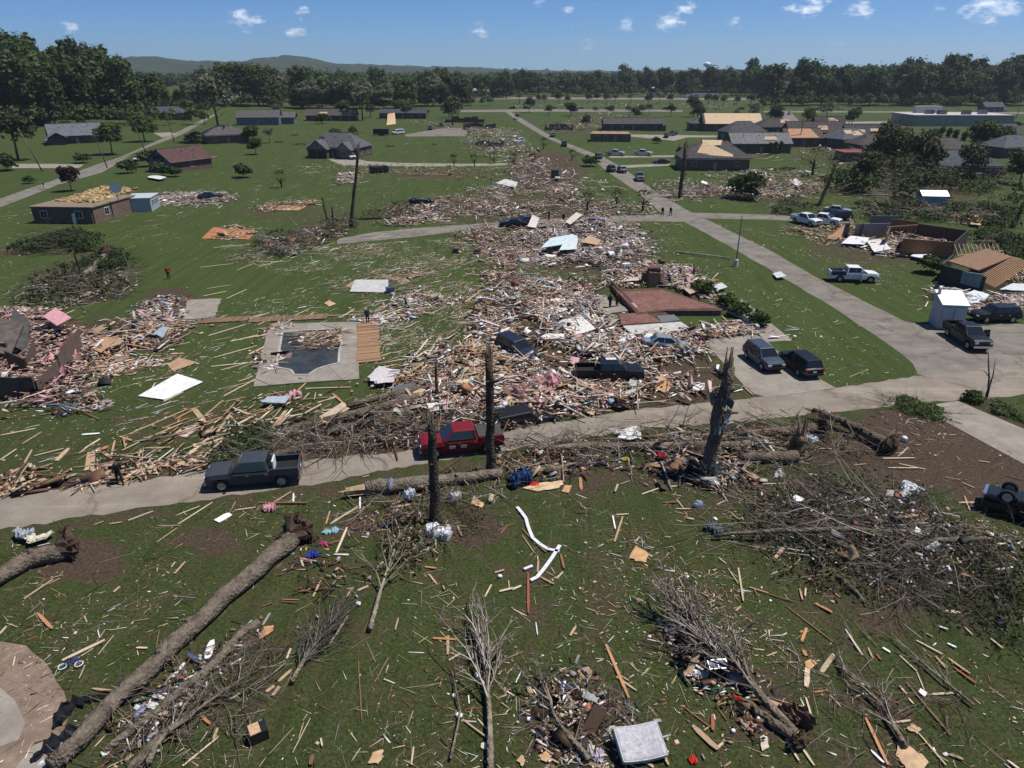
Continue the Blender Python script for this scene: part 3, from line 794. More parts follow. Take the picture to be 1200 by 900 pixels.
g = G(); g.slab([((p - o0).x + q[0], (p - o0).y + q[1]) for p, q in zip(pl, ((-.3, -.3), (.3, -.3), (.3, .3), (-.3, .3)))], 2.81, 2.98); g.build('ceiling', M_SHEET, fb, (.20, .155, .11))
dirab = ab.normalized(); nrm = Vector((dirab.y, -dirab.x, 0))
for t, w_ in ((.2, 1.2), (.78, 1.3)):
 p = A - o0 + ab * t + nrm * .12; g = G(); window(fb, p.x, p.y, 1.6, w_, 1.2, 'f').rotation_euler = (0, 0, math.atan2(ab.y, ab.x))
p = B - o0 + be * .3; w_ = window(fb, p.x, p.y, 1.6, 1.2, 1.2, 'r'); w_.rotation_euler = (0, 0, math.atan2(be.y, be.x)); w_.location += Vector((be.y, -be.x, 0)).normalized() * .12
g = G(); p = A - o0 + ab * .7 + nrm * .3; g.box((p.x, p.y, .9), (.5, .3, 1.8)); g.build('white_panel', M_WALL, fb, (.6, .6, .6))
wg = E + be.normalized() * .6; ang = math.atan2(ab.y, ab.x)
g = G(); wall_boxes(g, 4.6, 6, 2.5); g.box((0, 0, 2.56), (4.9, 6.3, .14)); o = g.build('wing_wall', M_SIDING, fb, (.42, .46, .5), loc=(wg.x - o0.x + .6, wg.y - o0.y + 1.0, 0), rz=ang + .25)
for k in range(3): window(o, 2.3, -1.6 + k * 1.5, 1.5, .8, 1.1, 'r')
# ---- right side of the picture
hh = house('house', 833, 197, 18, 11, 2.9, -4, 'brown brick house with hipped roof torn open to bare decking, beside dark snapped trunks', 'hip', 3.2, (.12, .075, .055), roofc=(.075, .068, .066), win=(3, 2, 1))
g = G(); g.hexa([(-5.2, -4.6, 4.0), (4.2, -5.6, 3.55), (4.6, -4.9, 3.95), (-2.8, -.8, 7.1), (-5.2, -4.55, 4.16), (4.2, -5.55, 3.71), (4.6, -4.85, 4.1), (-2.8, -.75, 7.26)]); g.build('bare_decking', M_SHEET, hh, (.5, .36, .22))
g = G(); g.hexa([(-3.2, -2.1, 6.05), (1.6, -2.0, 6.1), (2.2, -.3, 7.25), (-3.2, -.2, 7.3), (-3.2, -2.15, 6.2), (1.6, -2.05, 6.25), (2.2, -.35, 7.4), (-3.2, -.25, 7.45)]); g.build('bare_decking', M_SHEET, hh, (.52, .38, .24))
hd = house('house', 856, 153, 26, 11, 3, -2, 'long house with its roof stripped to pale bare decking', 'gable', 3.0, (.1, .07, .06), roofc=(.07, .066, .068))
g = G(); s_ = 3.9 / 5.5
g.hexa([(-12.6, -5.9, 3.24 - .4 * s_ + .18), (12.2, -5.9, 3.24 - .4 * s_ + .18), (12.2, -.2, 7.17), (-12.6, -.2, 7.17), (-12.6, -5.9, 3.24 - .4 * s_ + .28), (12.2, -5.9, 3.24 - .4 * s_ + .28), (12.2, -.2, 7.27), (-12.6, -.2, 7.27)])
g.build('bare_decking', M_SHEET, hd, (.52, .39, .24))
house('house', 886, 178, 19, 10, 2.9, 0, 'house with a grey white roof edge right of the holed roof', 'gable', 2.2, (.09, .075, .065), roofc=(.15, .15, .155), torn=1)
house('house', 868, 166, 15, 9, 3.4, 10, 'dark grey house with a torn roof below the bare decked roof', 'hip', 2.8, (.12, .12, .12), M_SIDING, (.07, .07, .075))
house('house', 820, 152.5, 10, 8, 2.8, 0, 'small dark house left of the bare decked roof', 'hip', 1.8, (.07, .055, .05), roofc=(.075, .075, .08))
hq = house('house', 936, 171, 13, 8, 2.8, 3, 'small brick house with splintered orange gable', 'gable', 2.2, (.11, .055, .04), roofc=(.09, .07, .06))
g = G()
for k in range(7): g.bar((-6.6, -3.6 + k * 1.2, 2.9), (-6.6 + .3 * (k % 2), -3.6 + k * 1.2, 3.2 + 2.9 * (1 - abs(k - 3) / 3.5)), .12, .12)
g.build('broken_rafter', M_WOOD, hq, (.42, .2, .1))
g = G(); g.hexa([(-6.2, -4.3, 3.05), (5, -4.3, 3.05), (3, -.4, 5.8), (-5, -.4, 5.8), (-6.2, -4.35, 3.15), (5, -4.35, 3.15), (3, -.45, 5.9), (-5, -.45, 5.9)]); g.build('bare_decking', M_SHEET, hq, (.38, .2, .11))
for (u, v, L, Wd, deg, lab, rc) in [(950, 163, 20, 11, -4, 'dark brown roofed house behind the splintered gable', (.065, .055, .055)), (905, 157, 16, 10, 4, 'dark roofed house left of the splintered gable', (.06, .055, .058)),
         (990, 172, 15, 11, 24, 'house with steep blue grey roof right of the splintered gable', (.075, .085, .105)), (1010, 168, 14, 10, -10, 'dark roofed house behind the shattered treetops', (.06, .06, .068)),
         (968, 155, 12, 9, 0, 'far dark roofed house nearest the service road', (.055, .05, .055)), (1018, 180, 12, 9, 8, 'low dark house in front of the shattered treetops', (.07, .062, .06)),
         (1100, 187, 16, 11, 5, 'low hip roofed house between the treetops and the cypress row', (.07, .065, .062)), (1180, 183, 14, 10, 12, 'grey roofed house at the right edge', (.08, .085, .095)),
         (1165, 166, 12, 9, 0, 'small grey house behind the bushy trees at right', (.07, .075, .085))]:
 house('house', u, v, L, Wd, 2.8, deg, lab, 'hip' if deg > 3 else 'gable', 2.6, (.07, .055, .05), roofc=rc, torn=2 if u < 1030 else 0)
hr = house('house', 1117, 206, 17, 11, 2.8, -6, 'brick house with dark grey hipped roof below the cypress row', 'hip', 2.6, (.115, .085, .07), roofc=(.07, .075, .085), win=(3, 2, 1))
house('house', 1000, 188, 9, 7, 2.4, 0, 'low shed with a rust red flat roof', 'hip', .6, (.09, .07, .06), roofc=(.2, .075, .06))
house('house', 740, 152, 26, 9, 2.7, 0, 'long low dark house behind the roofless brick house', 'gable', 1.6, (.06, .05, .045), roofc=(.07, .065, .065), win=(5, 3, 1))
p = W(1124, 148) + Vector((2, 12, 0))
wh = empty('warehouse', (p.x, p.y, TZ(p.x, p.y)), R_(-2), 'large grey metal warehouse with flat white roof and rooftop units', 'warehouse')
g = G(); wall_boxes(g, 47, 24, 4.8, .4); g.build('wall', M_SIDING, wh, (.33, .31, .28))
for k in range(13):
 g = G(); g.box((-22.6 + k * 3.75, -12.06, 2.4), (.35, .12, 4.6)); g.build('wall_rib', M_SIDING, wh, (.30, .28, .255))
g = G(); g.box((0, 0, 4.92), (47.6, 24.6, .24)); g.build('roof', M_CONC, wh, (.40, .395, .38))
for (x, y, c) in ((-12, -2, (.16, .17, .19)), (-8, -6, (.16, .17, .19)), (3, -7, (.14, .15, .17)), (13, -3, (.2, .2, .22))):
 g = G(); g.box((x, y, 5.95), (3.6, 2.6, 1.8)); g.box((x, y, 6.9), (3.0, 2.0, .15)); g.build('rooftop_unit', M_METAL, wh, c)
g = G(); g.box((-8, 8, 6.6), (13, 3, 3.2)); g.build('parapet', M_CONC, wh, (.40, .395, .38))
g = G(); g.box((6, -12.1, 1.1), (1.1, .16, 2.2)); g.build('door', M_BLACK, wh)
for (u, v, L, Wd, h, lab, wc, rc) in [(570, 114, 30, 12, 5, 'pale roofed trade building left of the red billboard', (.3, .32, .36), (.34, .37, .42)),
          (625, 108, 18, 10, 4, 'white trade building right of the red billboard', (.55, .55, .55), (.6, .6, .62)),
          (772, 110, 16, 10, 4, 'white storm hit house behind the highway cars', (.55, .55, .55), (.45, .43, .4)),
          (660, 106, 15, 9, 3.5, 'grey storm hit house beyond the highway', (.3, .28, .26), (.2, .19, .18)),
          (700, 104, 15, 9, 3.5, 'tan storm hit house beyond the highway', (.3, .24, .2), (.24, .2, .17)),
          (1160, 131, 12, 8, 3, 'small shed at the right edge by the warehouse', (.1, .1, .11), (.08, .08, .09))]:
 house('building', u, v, L, Wd, h, 0, lab, 'gable', 2, wc, M_SIDING, rc, 'building')
wt = empty('water_tower', (376, 1500, 0), 0, 'white water tower on the horizon', 'water tower')
g = G()
g.tube([(0, 0, 0), (0, 0, 4), (0, 0, 27), (0, 0, 30)], [3, 1.4, 1.2, 2.5], 12); g.build('stem', M_CONC, wt, (.6, .62, .64), True)
g = G(); g.tube([(0, 0, 29), (0, 0, 31), (0, 0, 34), (0, 0, 37), (0, 0, 38.2)], [2, 6.2, 7.2, 5.2, 1], 16); g.build('tank', M_CONC, wt, (.7, .72, .74), True)
rb = W(715, 165); rb = empty('roofless_house', (rb.x, rb.y, 0), R_(-6), 'roofless reddish brick house with bare tan ceiling beside the street', 'house')
g = G(); wall_boxes(g, 15, 9, 2.8); g.box((0, 0, .05), (14.4, 8.4, .1)); g.build('wall', M_BRICK, rb, (.14, .075, .055))
g = G()
for k in range(4): g.hexa([(-7 + k * 3.5, -4.2, 2.75), (-3.6 + k * 3.5, -4.2, 2.7 + .1 * (k % 2)), (-3.6 + k * 3.5, 4.2, 2.8), (-7 + k * 3.5, 4.2, 2.95 - .1 * (k % 2)), (-7 + k * 3.5, -4.2, 2.9), (-3.6 + k * 3.5, -4.2, 2.9), (-3.6 + k * 3.5, 4.2, 3.0), (-7 + k * 3.5, 4.2, 3.1)])
g.build('ceiling', M_SHEET, rb, (.30, .19, .125)); windows_on(rb, 15, 9, 2.8, 4, 2, 1)
for (u, v, L, Wd, h, deg, lab, c) in [(545, 143, 20, 8, 2.6, 0, 'dark gutted house at the head of the far rubble row', (.07, .05, .04)), (562, 151, 14, 8, 2.4, 10, 'broken brick walls in the far rubble row', (.10, .08, .07)),
          (575, 172, 10, 6, 1.8, -5, 'broken grey walls with torn white siding in the far rubble row', (.2, .19, .18)), (655, 152, 12, 7, 2.2, 5, 'broken reddish walls among rubble by the far street', (.13, .08, .06)),
          (765, 153, 10, 7, 2.4, 0, 'gutted house right of the roofless brick house', (.08, .06, .05))]:
 p = W(u, v); o = empty('gutted_house', (p.x, p.y, 0), R_(deg), lab, 'house ruin')
 rr = random.Random(u)
 for (a, b) in (((-L / 2, -Wd / 2), (L / 2, -Wd / 2)), ((-L / 2, Wd / 2), (L / 2, Wd / 2)), ((-L / 2, -Wd / 2 + .2), (-L / 2, Wd / 2 - .2)), ((L / 2, -Wd / 2 + .2), (L / 2, Wd / 2 - .2)), ((0, -Wd / 2 + .2), (0, Wd / 2 - .2))):
  g = G(); n = 6
  for k in range(n):
   p0 = Vector((*a, 0)).lerp(Vector((*b, 0)), k / n); p1 = Vector((*a, 0)).lerp(Vector((*b, 0)), (k + 1) / n)
   hh_ = h * rr.choice((.3, .6, 1, 1, 1.0)) * rr.uniform(.9, 1.05)
   d = (p1 - p0).normalized() * .002
   g.bar(p0 + d + Vector((0, 0, hh_ / 2)), p1 - d + Vector((0, 0, hh_ / 2)), .2, hh_)
  g.build('wall', M_BRICK, o, c)
# ---- pale garden sheds at right
def shed(u, v, L, Wd, h, rise, deg, label, wallc, roofc):
 p = W(u, v); o = empty('garden_shed', (p.x, p.y, 0), R_(deg), label, 'shed')
 g = G(); wall_boxes(g, L, Wd, h, .1); g.build('wall', M_SIDING, o, wallc)
 roof_gable(L, Wd, h, rise, .12, .06).build('roof', M_METAL, o, roofc)
 for s in (-1, 1):
  g = G(); x = s * (L / 2 - .05)
  g.add([(x - .05, -Wd / 2, h), (x - .05, Wd / 2, h), (x - .05, 0, h + rise - .02), (x + .05, -Wd / 2, h), (x + .05, Wd / 2, h), (x + .05, 0, h + rise - .02)], [(0, 1, 2), (3, 5, 4), (0, 3, 4, 1), (1, 4, 5, 2), (2, 5, 3, 0)])
  g.build('gable', M_SIDING, o, wallc)
 for s in (-.5, .5):
  g = G(); g.box((s * L * .42, -Wd / 2 - .03, h * .48), (L * .4, .05, h * .9)); g.build('door', M_SIDING, o, tuple(c * .95 for c in wallc))
 return o
shed(1090, 240, 4.9, 3.2, 2.0, .8, -6, 'low pale blue garden shed among broken limbs', (.25, .34, .42), (.6, .64, .68))
sh = W(1111, 384)
o = empty('tall_shed', (sh.x, sh.y + .6, 0), R_(-8), 'tall narrow pale grey shed beside the black pickup', 'shed')
g = G(); wall_boxes(g, 2.5, 2.4, 2.6, .08); g.build('wall', M_SIDING, o, (.42, .45, .48))
g = G(); g.hexa([(-1.35, -1.35, 2.62), (1.35, -1.35, 2.62), (1.35, 1.3, 3.5), (-1.35, 1.3, 3.5), (-1.35, -1.35, 2.7), (1.35, -1.35, 2.7), (1.35, 1.3, 3.58), (-1.35, 1.3, 3.58)]); g.build('roof', M_METAL, o, (.5, .53, .55))
for s in (-1, 1):
 g = G(); x = s * 1.21
 g.add([(x - .04, -1.2, 2.6), (x - .04, 1.2, 2.6), (x - .04, 1.2, 3.42), (x + .04, -1.2, 2.6), (x + .04, 1.2, 2.6), (x + .04, 1.2, 3.42)], [(0, 1, 2), (3, 5, 4), (0, 3, 4, 1), (1, 4, 5, 2), (2, 5, 3, 0)]); g.build('side_gable', M_SIDING, o, (.40, .43, .46))
g = G(); g.box((0, 1.2, 3.0), (2.34, .08, .8)); g.build('back_panel', M_SIDING, o, (.4, .43, .46))
for s in (-.6, .6):
 g = G(); g.box((s, -1.24, 1.25), (1.12, .06, 2.3)); g.build('door', M_SIDING, o, (.46, .49, .52))
g = G(); g.tube([(-1.1, .6, 3.3), (-1.1, .6, 4.0)], [.18, .14], 8); g.build('vent_stack', M_METAL, o, (.6, .62, .63))
# ---- wrecked house at right with standing brown walls
def wall_seg(root, a, b, h0, h1, t, mat, col, name='wall', z=0):
 a = W(*a) - root.location; b = W(*b) - root.location
 d = (b - a).normalized(); s = Vector((-d.y, d.x, 0)) * t / 2
 g = G()
 g.hexa([a - s, b - s, b + s, a + s] and [Vector((q.x, q.y, z)) for q in (a - s, b - s, b + s, a + s)] + [Vector((q.x, q.y, z + hh_)) for q, hh_ in ((a - s, h0), (b - s, h1), (b + s, h1), (a + s, h0))])
 return g.build(name, mat, root, col)
p = W(1060, 290)
wk = empty('wrecked_house', (p.x, p.y, 0), 0, 'wrecked house with tall bare brown sheathing walls and no roof', 'house ruin')
SHTH = (.25, .13, .065); DRK = (.05, .035, .03)
wall_seg(wk, (1054, 301), (1113, 304), 2.7, 2.5, .16, M_SHEET, SHTH)
wall_seg(wk, (1113.5, 304), (1131, 288), 2.5, 2.6, .16, M_SHEET, DRK)
wall_seg(wk, (1000, 280), (1040, 279), 2.4, 2.4, .16, M_SHEET, (.22, .20, .19))
wall_seg(wk, (992, 281), (994, 270), 2.6, 2.5, .2, M_BRICK, (.06, .035, .03))
wall_seg(wk, (1008, 281), (1010, 270), 2.6, 1.4, .16, M_SHEET, (.05, .035, .03))
wall_seg(wk, (1035, 292), (1040, 282), 2.3, 2.2, .14, M_SHEET, (.16, .09, .05))
wall_seg(wk, (1054, 300), (1058, 285), 2.5, 1.6, .14, M_SHEET, (.2, .11, .06))
wall_seg(wk, (1072, 277), (1128, 288), 2.1, 2.4, .14, M_SHEET, (.09, .06, .05))
wall_seg(wk, (1042, 275), (1072, 277), 2.6, 2.4, .14, M_SHEET, (.18, .09, .05))
wall_seg(wk, (1018, 268), (1050, 268), 2.2, 2.2, .14, M_SIDING, (.2, .21, .23))
for k in range(8):
 u = 1037 + k * 4.6
 a = W(u, 283) - wk.location; g = G(); g.bar((a.x, a.y, 0), (a.x + .1, a.y, 2.3), .09, .05, up=(0, 1, 0)); g.build('wall_stud', M_WOOD, wk, (.34, .2, .11))
g = G(); a = W(1036, 284) - wk.location; b = W(1072, 281) - wk.location; g.bar((a.x, a.y, 2.4), (b.x, b.y, 2.4), .1, .12); g.build('top_plate', M_WOOD, wk, (.4, .24, .13))
for (q, col, tilt) in [([(968, 281), (995, 268), (993, 278), (985, 283)], (.33, .19, .1), .7)]:
 P = [W(*x) - wk.location for x in q]; g = G()
 zs = (.1, 1.3, .9, .2)
 g.hexa([Vector((p_.x, p_.y, z_)) for p_, z_ in zip(P, zs)] + [Vector((p_.x, p_.y, z_ + .1)) for p_, z_ in zip(P, zs)]); g.build('tilted_panel', M_SHEET, wk, col)
# ---- collapsed dark green house with bare rafters, right edge
p = W(1150, 345); ck = empty('collapsed_house', (p.x, p.y, 0), 0, 'collapsed dark green house with exposed roof rafters at the right edge', 'house ruin')
wall_seg(ck, (1100, 331), (1150, 345), 2.3, 2.2, .2, M_SIDING, (.035, .05, .05))
wall_seg(ck, (1100, 330), (1112, 318), 2.3, 2.3, .2, M_SIDING, (.04, .05, .05))
wall_seg(ck, (1105, 331.8), (1112, 334), 1.9, 1.9, .26, M_SHEET, (.2, .28, .32), 'torn_panel', .3)
wall_seg(ck, (1124, 338), (1146, 344.2), 1.5, 1.7, .26, M_SHEET, (.12, .18, .2), 'torn_panel', .7)
a0, b0 = W(1105, 328) - ck.location, W(1160, 345) - ck.location
P = [a0, b0, W(1210, 335) - ck.location, W(1150, 315) - ck.location]
g = G(); zs = (2.4, 2.3, 2.6, 2.7)
g.hexa([Vector((p_.x, p_.y, z_)) for p_, z_ in zip((P[0], P[0].lerp(P[1], .66), P[3].lerp(P[2], .5), P[3]), zs)] + [Vector((p_.x, p_.y, z_ + .12)) for p_, z_ in zip((P[0], P[0].lerp(P[1], .66), P[3].lerp(P[2], .5), P[3]), zs)])
g.build('ceiling', M_SHEET, ck, (.2, .115, .065))
for k in range(13):
 t = .56 + k * .042
 a = P[0].lerp(P[1], t * .98); b = P[3].lerp(P[2], t * .92 - .1)
 g = G(); g.bar((a.x, a.y, 1.0 + .9 * (1 - t)), (b.x, b.y, 2.7), .09, .18); g.build('rafter', M_WOOD, ck, (.34, .21, .12))
for k in range(11):
 a = W(1120 + k * 5, 312) - ck.location; g = G(); g.bar((a.x, a.y, 1.4), (a.x + .4, a.y + 2.2, 2.6), .07, .12); g.build('rafter', M_WOOD, ck, (.38, .27, .18))
g = G(); a = W(1118, 316) - ck.location; b = W(1172, 306) - ck.location; g.bar((a.x, a.y, 1.9), (b.x, b.y, 1.5), .1, .2); g.build('ridge_board', M_WOOD, ck, (.5, .38, .25))
# ---- wrecked house at left with pink insulation
p = W(45, 455); lk = empty('wrecked_house', (p.x, p.y, 0), 0, 'wrecked house at the left edge with pink insulation spilling out', 'house ruin')
wall_seg(lk, (-30, 470), (45, 466), 2.1, 1.9, .25, M_BRICK, (.055, .03, .026))
wall_seg(lk, (46, 466), (72, 445), 1.5, 1.9, .25, M_BRICK, (.085, .045, .035))
wall_seg(lk, (73, 444), (96, 410), 2.3, 2.2, .25, M_BRICK, (.11, .055, .042))
wall_seg(lk, (14, 440), (34, 438), 2.4, 1.4, .2, M_SHEET, (.05, .04, .036))
wall_seg(lk, (-20, 420), (14, 424), 1.7, 1.9, .2, M_BRICK, (.10, .055, .042))
wall_seg(lk, (34, 438), (44, 420), 1.5, 2.0, .2, M_BRICK, (.09, .05, .04))
for (q, zs, col, nm) in [([(-30, 425), (16, 430), (36, 405), (-20, 395)], (1.6, 1.0, 2.2, 2.6), (.10, .085, .075), 'fallen_roof'),
       ([(10, 418), (34, 424), (42, 400), (24, 388)], (1.5, .8, 2.0, 2.4), (.065, .068, .062), 'fallen_roof')]:
 P = [W(*x) - lk.location for x in q]; g = G()
 g.hexa([Vector((a.x, a.y, z_)) for a, z_ in zip(P, zs)] + [Vector((a.x, a.y, z_ + .14)) for a, z_ in zip(P, zs)]); g.build(nm, M_ROOF, lk, col)
# ---- bare red brick floor of the vanished house
p = W(790, 365); fl = empty('house_foundation', (p.x, p.y, 0), 0, 'bare foundation with a swept red tiled floor, all that is left of a house', 'foundation')
def plate(root, px, z0, z1, mat, col, name, par=None):
 P = [W(u, v, z1) - root.location for u, v in px]
 g = G(); g.slab([(q.x, q.y) for q in P], z0, z1); return g.build(name, mat, par or root, col)
def mat_redfloor():
 m, n, l, b = nodes('red_floor')
 setp(b, .85, .2)
 t = noise(n, l, .7, 6, .75, geo_pos(n)); f = noise(n, l, 5, 4, .7, geo_pos(n))
 c = mixc(n, l, ramp(n, l, t.outputs['Fac'], .3, .7), (.12, .052, .042), (.20, .098, .08))
 c = mixc(n, l, ramp(n, l, f.outputs['Fac'], .53, .70), c, (.30, .21, .165))
 l.new(c, b.inputs['Base Color']); return m
M_REDF = mat_redfloor()
plate(fl, [(716, 334), (733, 339), (776, 338), (847, 362), (845, 364), (780, 364), (747, 368)], -.1, .62, M_BRICK, (.1, .05, .038), 'foundation_wall')
plate(fl, [(722, 341), (733, 341.5), (776, 340), (843, 361), (779, 362.5), (749, 366)], .55, .66, M_REDF, (1, 1, 1), 'floor')
plate(fl, [(726, 368), (750, 366), (780, 366), (811, 385), (806, 388), (740, 394), (726, 376)], -.1, .52, M_BRICK, (.075, .042, .034), 'foundation_wall')
plate(fl, [(725.5, 368), (757, 366.5), (775, 377), (728, 380.5)], .5, .57, M_REDF, (1, 1, 1), 'floor')
plate(fl, [(770, 370), (790, 368.5), (797, 375), (775, 378)], .5, .58, M_SHEET, (.12, .125, .13), 'floor_patch')
plate(fl, [(730, 382), (798, 377), (811, 386), (741, 392)], .5, .6, M_CONC, (.42, .41, .39), 'concrete_border')
plate(fl, [(693, 350), (712, 348), (739, 364), (704, 368)], 0, .1, M_DRIVE, (1, 1, 1), 'rear_slab')
for (uv0, uv1, h_, col) in [((717, 336), (746, 367), .75, (.09, .048, .036)), ((759, 337), (771, 336), 2.0, (.13, .055, .042)), ((771.5, 336), (776, 332), 1.7, (.13, .06, .045)), ((791, 325), (805, 333), .7, (.2, .14, .1)), ((812, 362), (850, 363), .5, (.12, .08, .06))]:
 wall_seg(fl, uv0, uv1, h_, h_ * .9, .35, M_BRICK, col, 'wall_stub')
g = G(); a = W(765, 333) - fl.location; g.box((a.x, a.y, 1.1), (1.5, 1.0, 2.2)); g.box((a.x - 1.1, a.y, .8), (.7, .9, 1.6)); g.build('chimney', M_BRICK, fl, (.15, .06, .045))
g = G(); pts = [W(853, 366), W(870, 374), W(885, 385), W(888, 389)]
for a, b in zip(pts, pts[1:]):
 d = (b - a).normalized() * .02; g.bar(a + d + Vector((0, 0, .3)), b - d + Vector((0, 0, .3)), .3, .6)
tag(g.build('garden_wall', M_CONC, None, (.34, .35, .37)), 'low pale kerb wall edging the shrub bed by the concrete path', 'wall')
p = W(690, 290); f2 = empty('house_foundation', (p.x, p.y, 0), 0, 'tan foundation corner showing behind the big white rubble heap', 'foundation')
plate(f2, [(705, 271), (730, 270), (758, 284), (722, 289)], -.05, .1, M_DRIVE, (1, 1, 1), 'patio_slab')
plate(f2, [(712, 288), (735, 287), (744, 297), (713, 298)], -.05, .6, M_BRICK, (.09, .045, .036), 'brick_block')
# ---- swimming pool
p = W(362, 412); pool = empty('swimming_pool', (p.x, p.y, 0), 0, 'debris filled swimming pool in a cracked concrete surround', 'swimming pool')
def mat_pool():
 m, n, l, b = nodes('murky_water')
 setp(b, .3, .3)
 t = noise(n, l, .8, 5, .7, geo_pos(n))
 l.new(mixc(n, l, ramp(n, l, t.outputs['Fac'], .35, .7), (.022, .026, .024), (.06, .062, .052)), b.inputs['Base Color'])
 bump(n, l, b, noise(n, l, 3, 3, .6, geo_pos(n)).outputs['Fac'], .15, .03)
 return m
M_WATER = mat_pool()
deck_o = [(316, 381), (418, 378), (421, 445), (297, 454)]
pool_o = [(331, 391), (352, 389), (396, 387), (398, 399), (401, 404), (398, 412), (397, 427), (384, 430), (372, 434), (361, 441), (345, 441), (341, 435), (324, 432)]
Pd = [W(*q) for q in deck_o]; Pp = [W(*q) for q in pool_o]
def ring_cells():
 cen = sum(Pp, Vector()) / len(Pp)
 per = []
 n = 26
 loop = resample(Pp + [Pp[0]], n + 1)[:n]
 outs = []
 for q in loop:
  d = (q - cen); best = None
  for a, b in zip(Pd, Pd[1:] + Pd[:1]):
   e = b - a; den = d.x * e.y - d.y * e.x
   if abs(den) < 1e-6: continue
   t = ((a.x - cen.x) * e.y - (a.y - cen.y) * e.x) / den; s = ((a.x - cen.x) * d.y - (a.y - cen.y) * d.x) / den
   if t > 0 and -1e-6 <= s <= 1 + 1e-6 and (best is None or t < best): best = t
  outs.append(cen + d * (best or 1.4))
 for i in range(n):
  j = (i + 1) % n
  quad = [loop[i], loop[j], outs[j], outs[i]]
  c = sum(quad, Vector()) / 4
  quad = [c + (q - c) * .985 - pool.location for q in quad]
  for dcor in Pd:
   pass
  z = .13 + random.uniform(-.012, .012)
  g = G(); g.slab([(q.x, q.y) for q in quad], -.2, z); g.build('paving_bay', M_DRIVE, pool)
ring_cells()
g = G(); g.slab([(q.x - pool.location.x, q.y - pool.location.y) for q in Pd], -.2, .085)
o = g.build('surround_base', M_DRIVE, pool)
g = G()
cp = [q - pool.location for q in Pp]
for a, b in zip(cp, cp[1:] + cp[:1]):
 d = (b - a).normalized() * .01
 g.bar(a + d + Vector((0, 0, .12)), b - d + Vector((0, 0, .12)), .22, .12)
g.build('coping', M_CONC, pool, (.34, .33, .30))
g = G(); cc = sum(cp, Vector()) / len(cp)
g.slab([((cc + (q - cc) * .985).x, (cc + (q - cc) * .985).y) for q in cp], .0, .1); g.build('water', M_WATER, pool)
# ---- timber deck beside the pool: board by board
p = W(432, 400); dk = empty('timber_deck', (p.x, p.y, 0), 0, 'brown timber deck right of the swimming pool', 'deck')
a, b, c, d = [W(*q) - dk.location for q in [(419, 380), (444, 378), (446, 424), (418, 427)]]
nb = 26
for k in range(nb):
 t0 = (k + .04) / nb; t1 = (k + .92) / nb
 z = .16 + random.uniform(-.02, .02)
 q = [a.lerp(d, t0), b.lerp(c, t0), b.lerp(c, t1), a.lerp(d, t1)]
 ex = random.uniform(-.12, .12); q[1].x += ex; q[2].x += ex
 g = G(); g.slab([(v_.x, v_.y) for v_ in q], z - .06, z); s_ = random.uniform(.8, 1.15)
 g.build('deck_board', M_WOOD, dk, (.27 * s_, .165 * s_, .095 * s_))
g = G(); g.slab([(q.x, q.y) for q in (a.lerp(b, .05), a.lerp(b, .95), d.lerp(c, .95), d.lerp(c, .05))], -.1, .07); g.build('joist_frame', M_WOOD, dk, (.1, .07, .05))
# ---- fallen board fence above the pool
p = W(312, 376); fe = empty('fallen_fence', (p.x, p.y, 0), 0, 'long timber board fence lying flat above the swimming pool', 'fence')
for (e0, e1, n, w_) in [(W(233, 377.5), W(293, 374), 34, 1.5), (W(295, 376), W(385, 371.5), 52, 1.6)]:
 for k in range(n):
  q = e0.lerp(e1, k / n) - fe.location; s_ = random.uniform(.75, 1.2)
  g = G(); g.bar((q.x, q.y - w_ / 2, .08 + random.uniform(0, .04)), (q.x + random.uniform(-.06, .06), q.y + w_ / 2 + random.uniform(-.1, .1), .12 + random.uniform(0, .05)), (e1 - e0).length / n * .88, .03)
  g.build('fence_board', M_WOOD, fe, (.19 * s_, .125 * s_, .085 * s_))
 for t in (-.5, .5):
  g = G(); a = e0 - fe.location; b = e1 - fe.location; g.bar((a.x, a.y + t, .05), (b.x, b.y + t, .05), .1, .06); g.build('fence_rail', M_WOOD, fe, (.16, .11, .075))
# ---- poles
def pole(u, v, h, label, lean=0, arms=True, r=.14, cat='utility pole'):
 p = W(u, v); o = empty('utility_pole', (p.x, p.y, TZ(p.x, p.y)), 0, label, cat)
 g = G(); g.tube([(0, 0, -.2), (lean * .5, 0, h * .5), (lean, 0, h)], [r * 1.2, r, r * .75], 8); g.build('pole', M_BARK, o, (.16, .13, .105), True)
 if arms:
  g = G(); g.box((lean * .93, 0, h * .93), (1.9, .12, .12)); g.build('crossarm', M_BARK, o, (.16, .13, .105))
  for s in (-.8, 0, .8):
   g = G(); g.tube([(lean * .93 + s, 0, h * .93 + .06), (lean * .93 + s, 0, h * .93 + .3)], [.07, .04], 6); g.build('insulator', M_PLAST, o, (.3, .28, .26))
 return o
for (u, v, h, lab, lean, arms) in [(50, 201, 11, 'leaning utility pole in the yard at the left edge', -3.5, False), (47, 147, 12, 'bare pole before the wood at the left edge', -1.0, False), (126, 197, 9, 'utility pole beside the lane left of the maroon roofed house', -1.6, True),
         (171, 179, 10, 'leaning utility pole beside the lane above the maroon roofed house', -2.2, True), (204, 166, 9, 'utility pole beside the lane opposite the wide green shrub', -.8, True),
         (240, 146, 10, 'utility pole at the head of the lane', .6, True), (936, 172, 12, 'utility pole before the splintered orange gable', .2, False), (993, 152, 13, 'tall utility pole by the service road', .8, True),
         (1190, 140, 14, 'utility pole at the right edge beside the warehouse', 1, True), (494, 130, 11, 'utility pole at the far tan plywood', .5, True), (552, 126, 11, 'utility pole left of the pale trade building', .2, True)]:
 pole(u, v, h, lab, lean, arms)
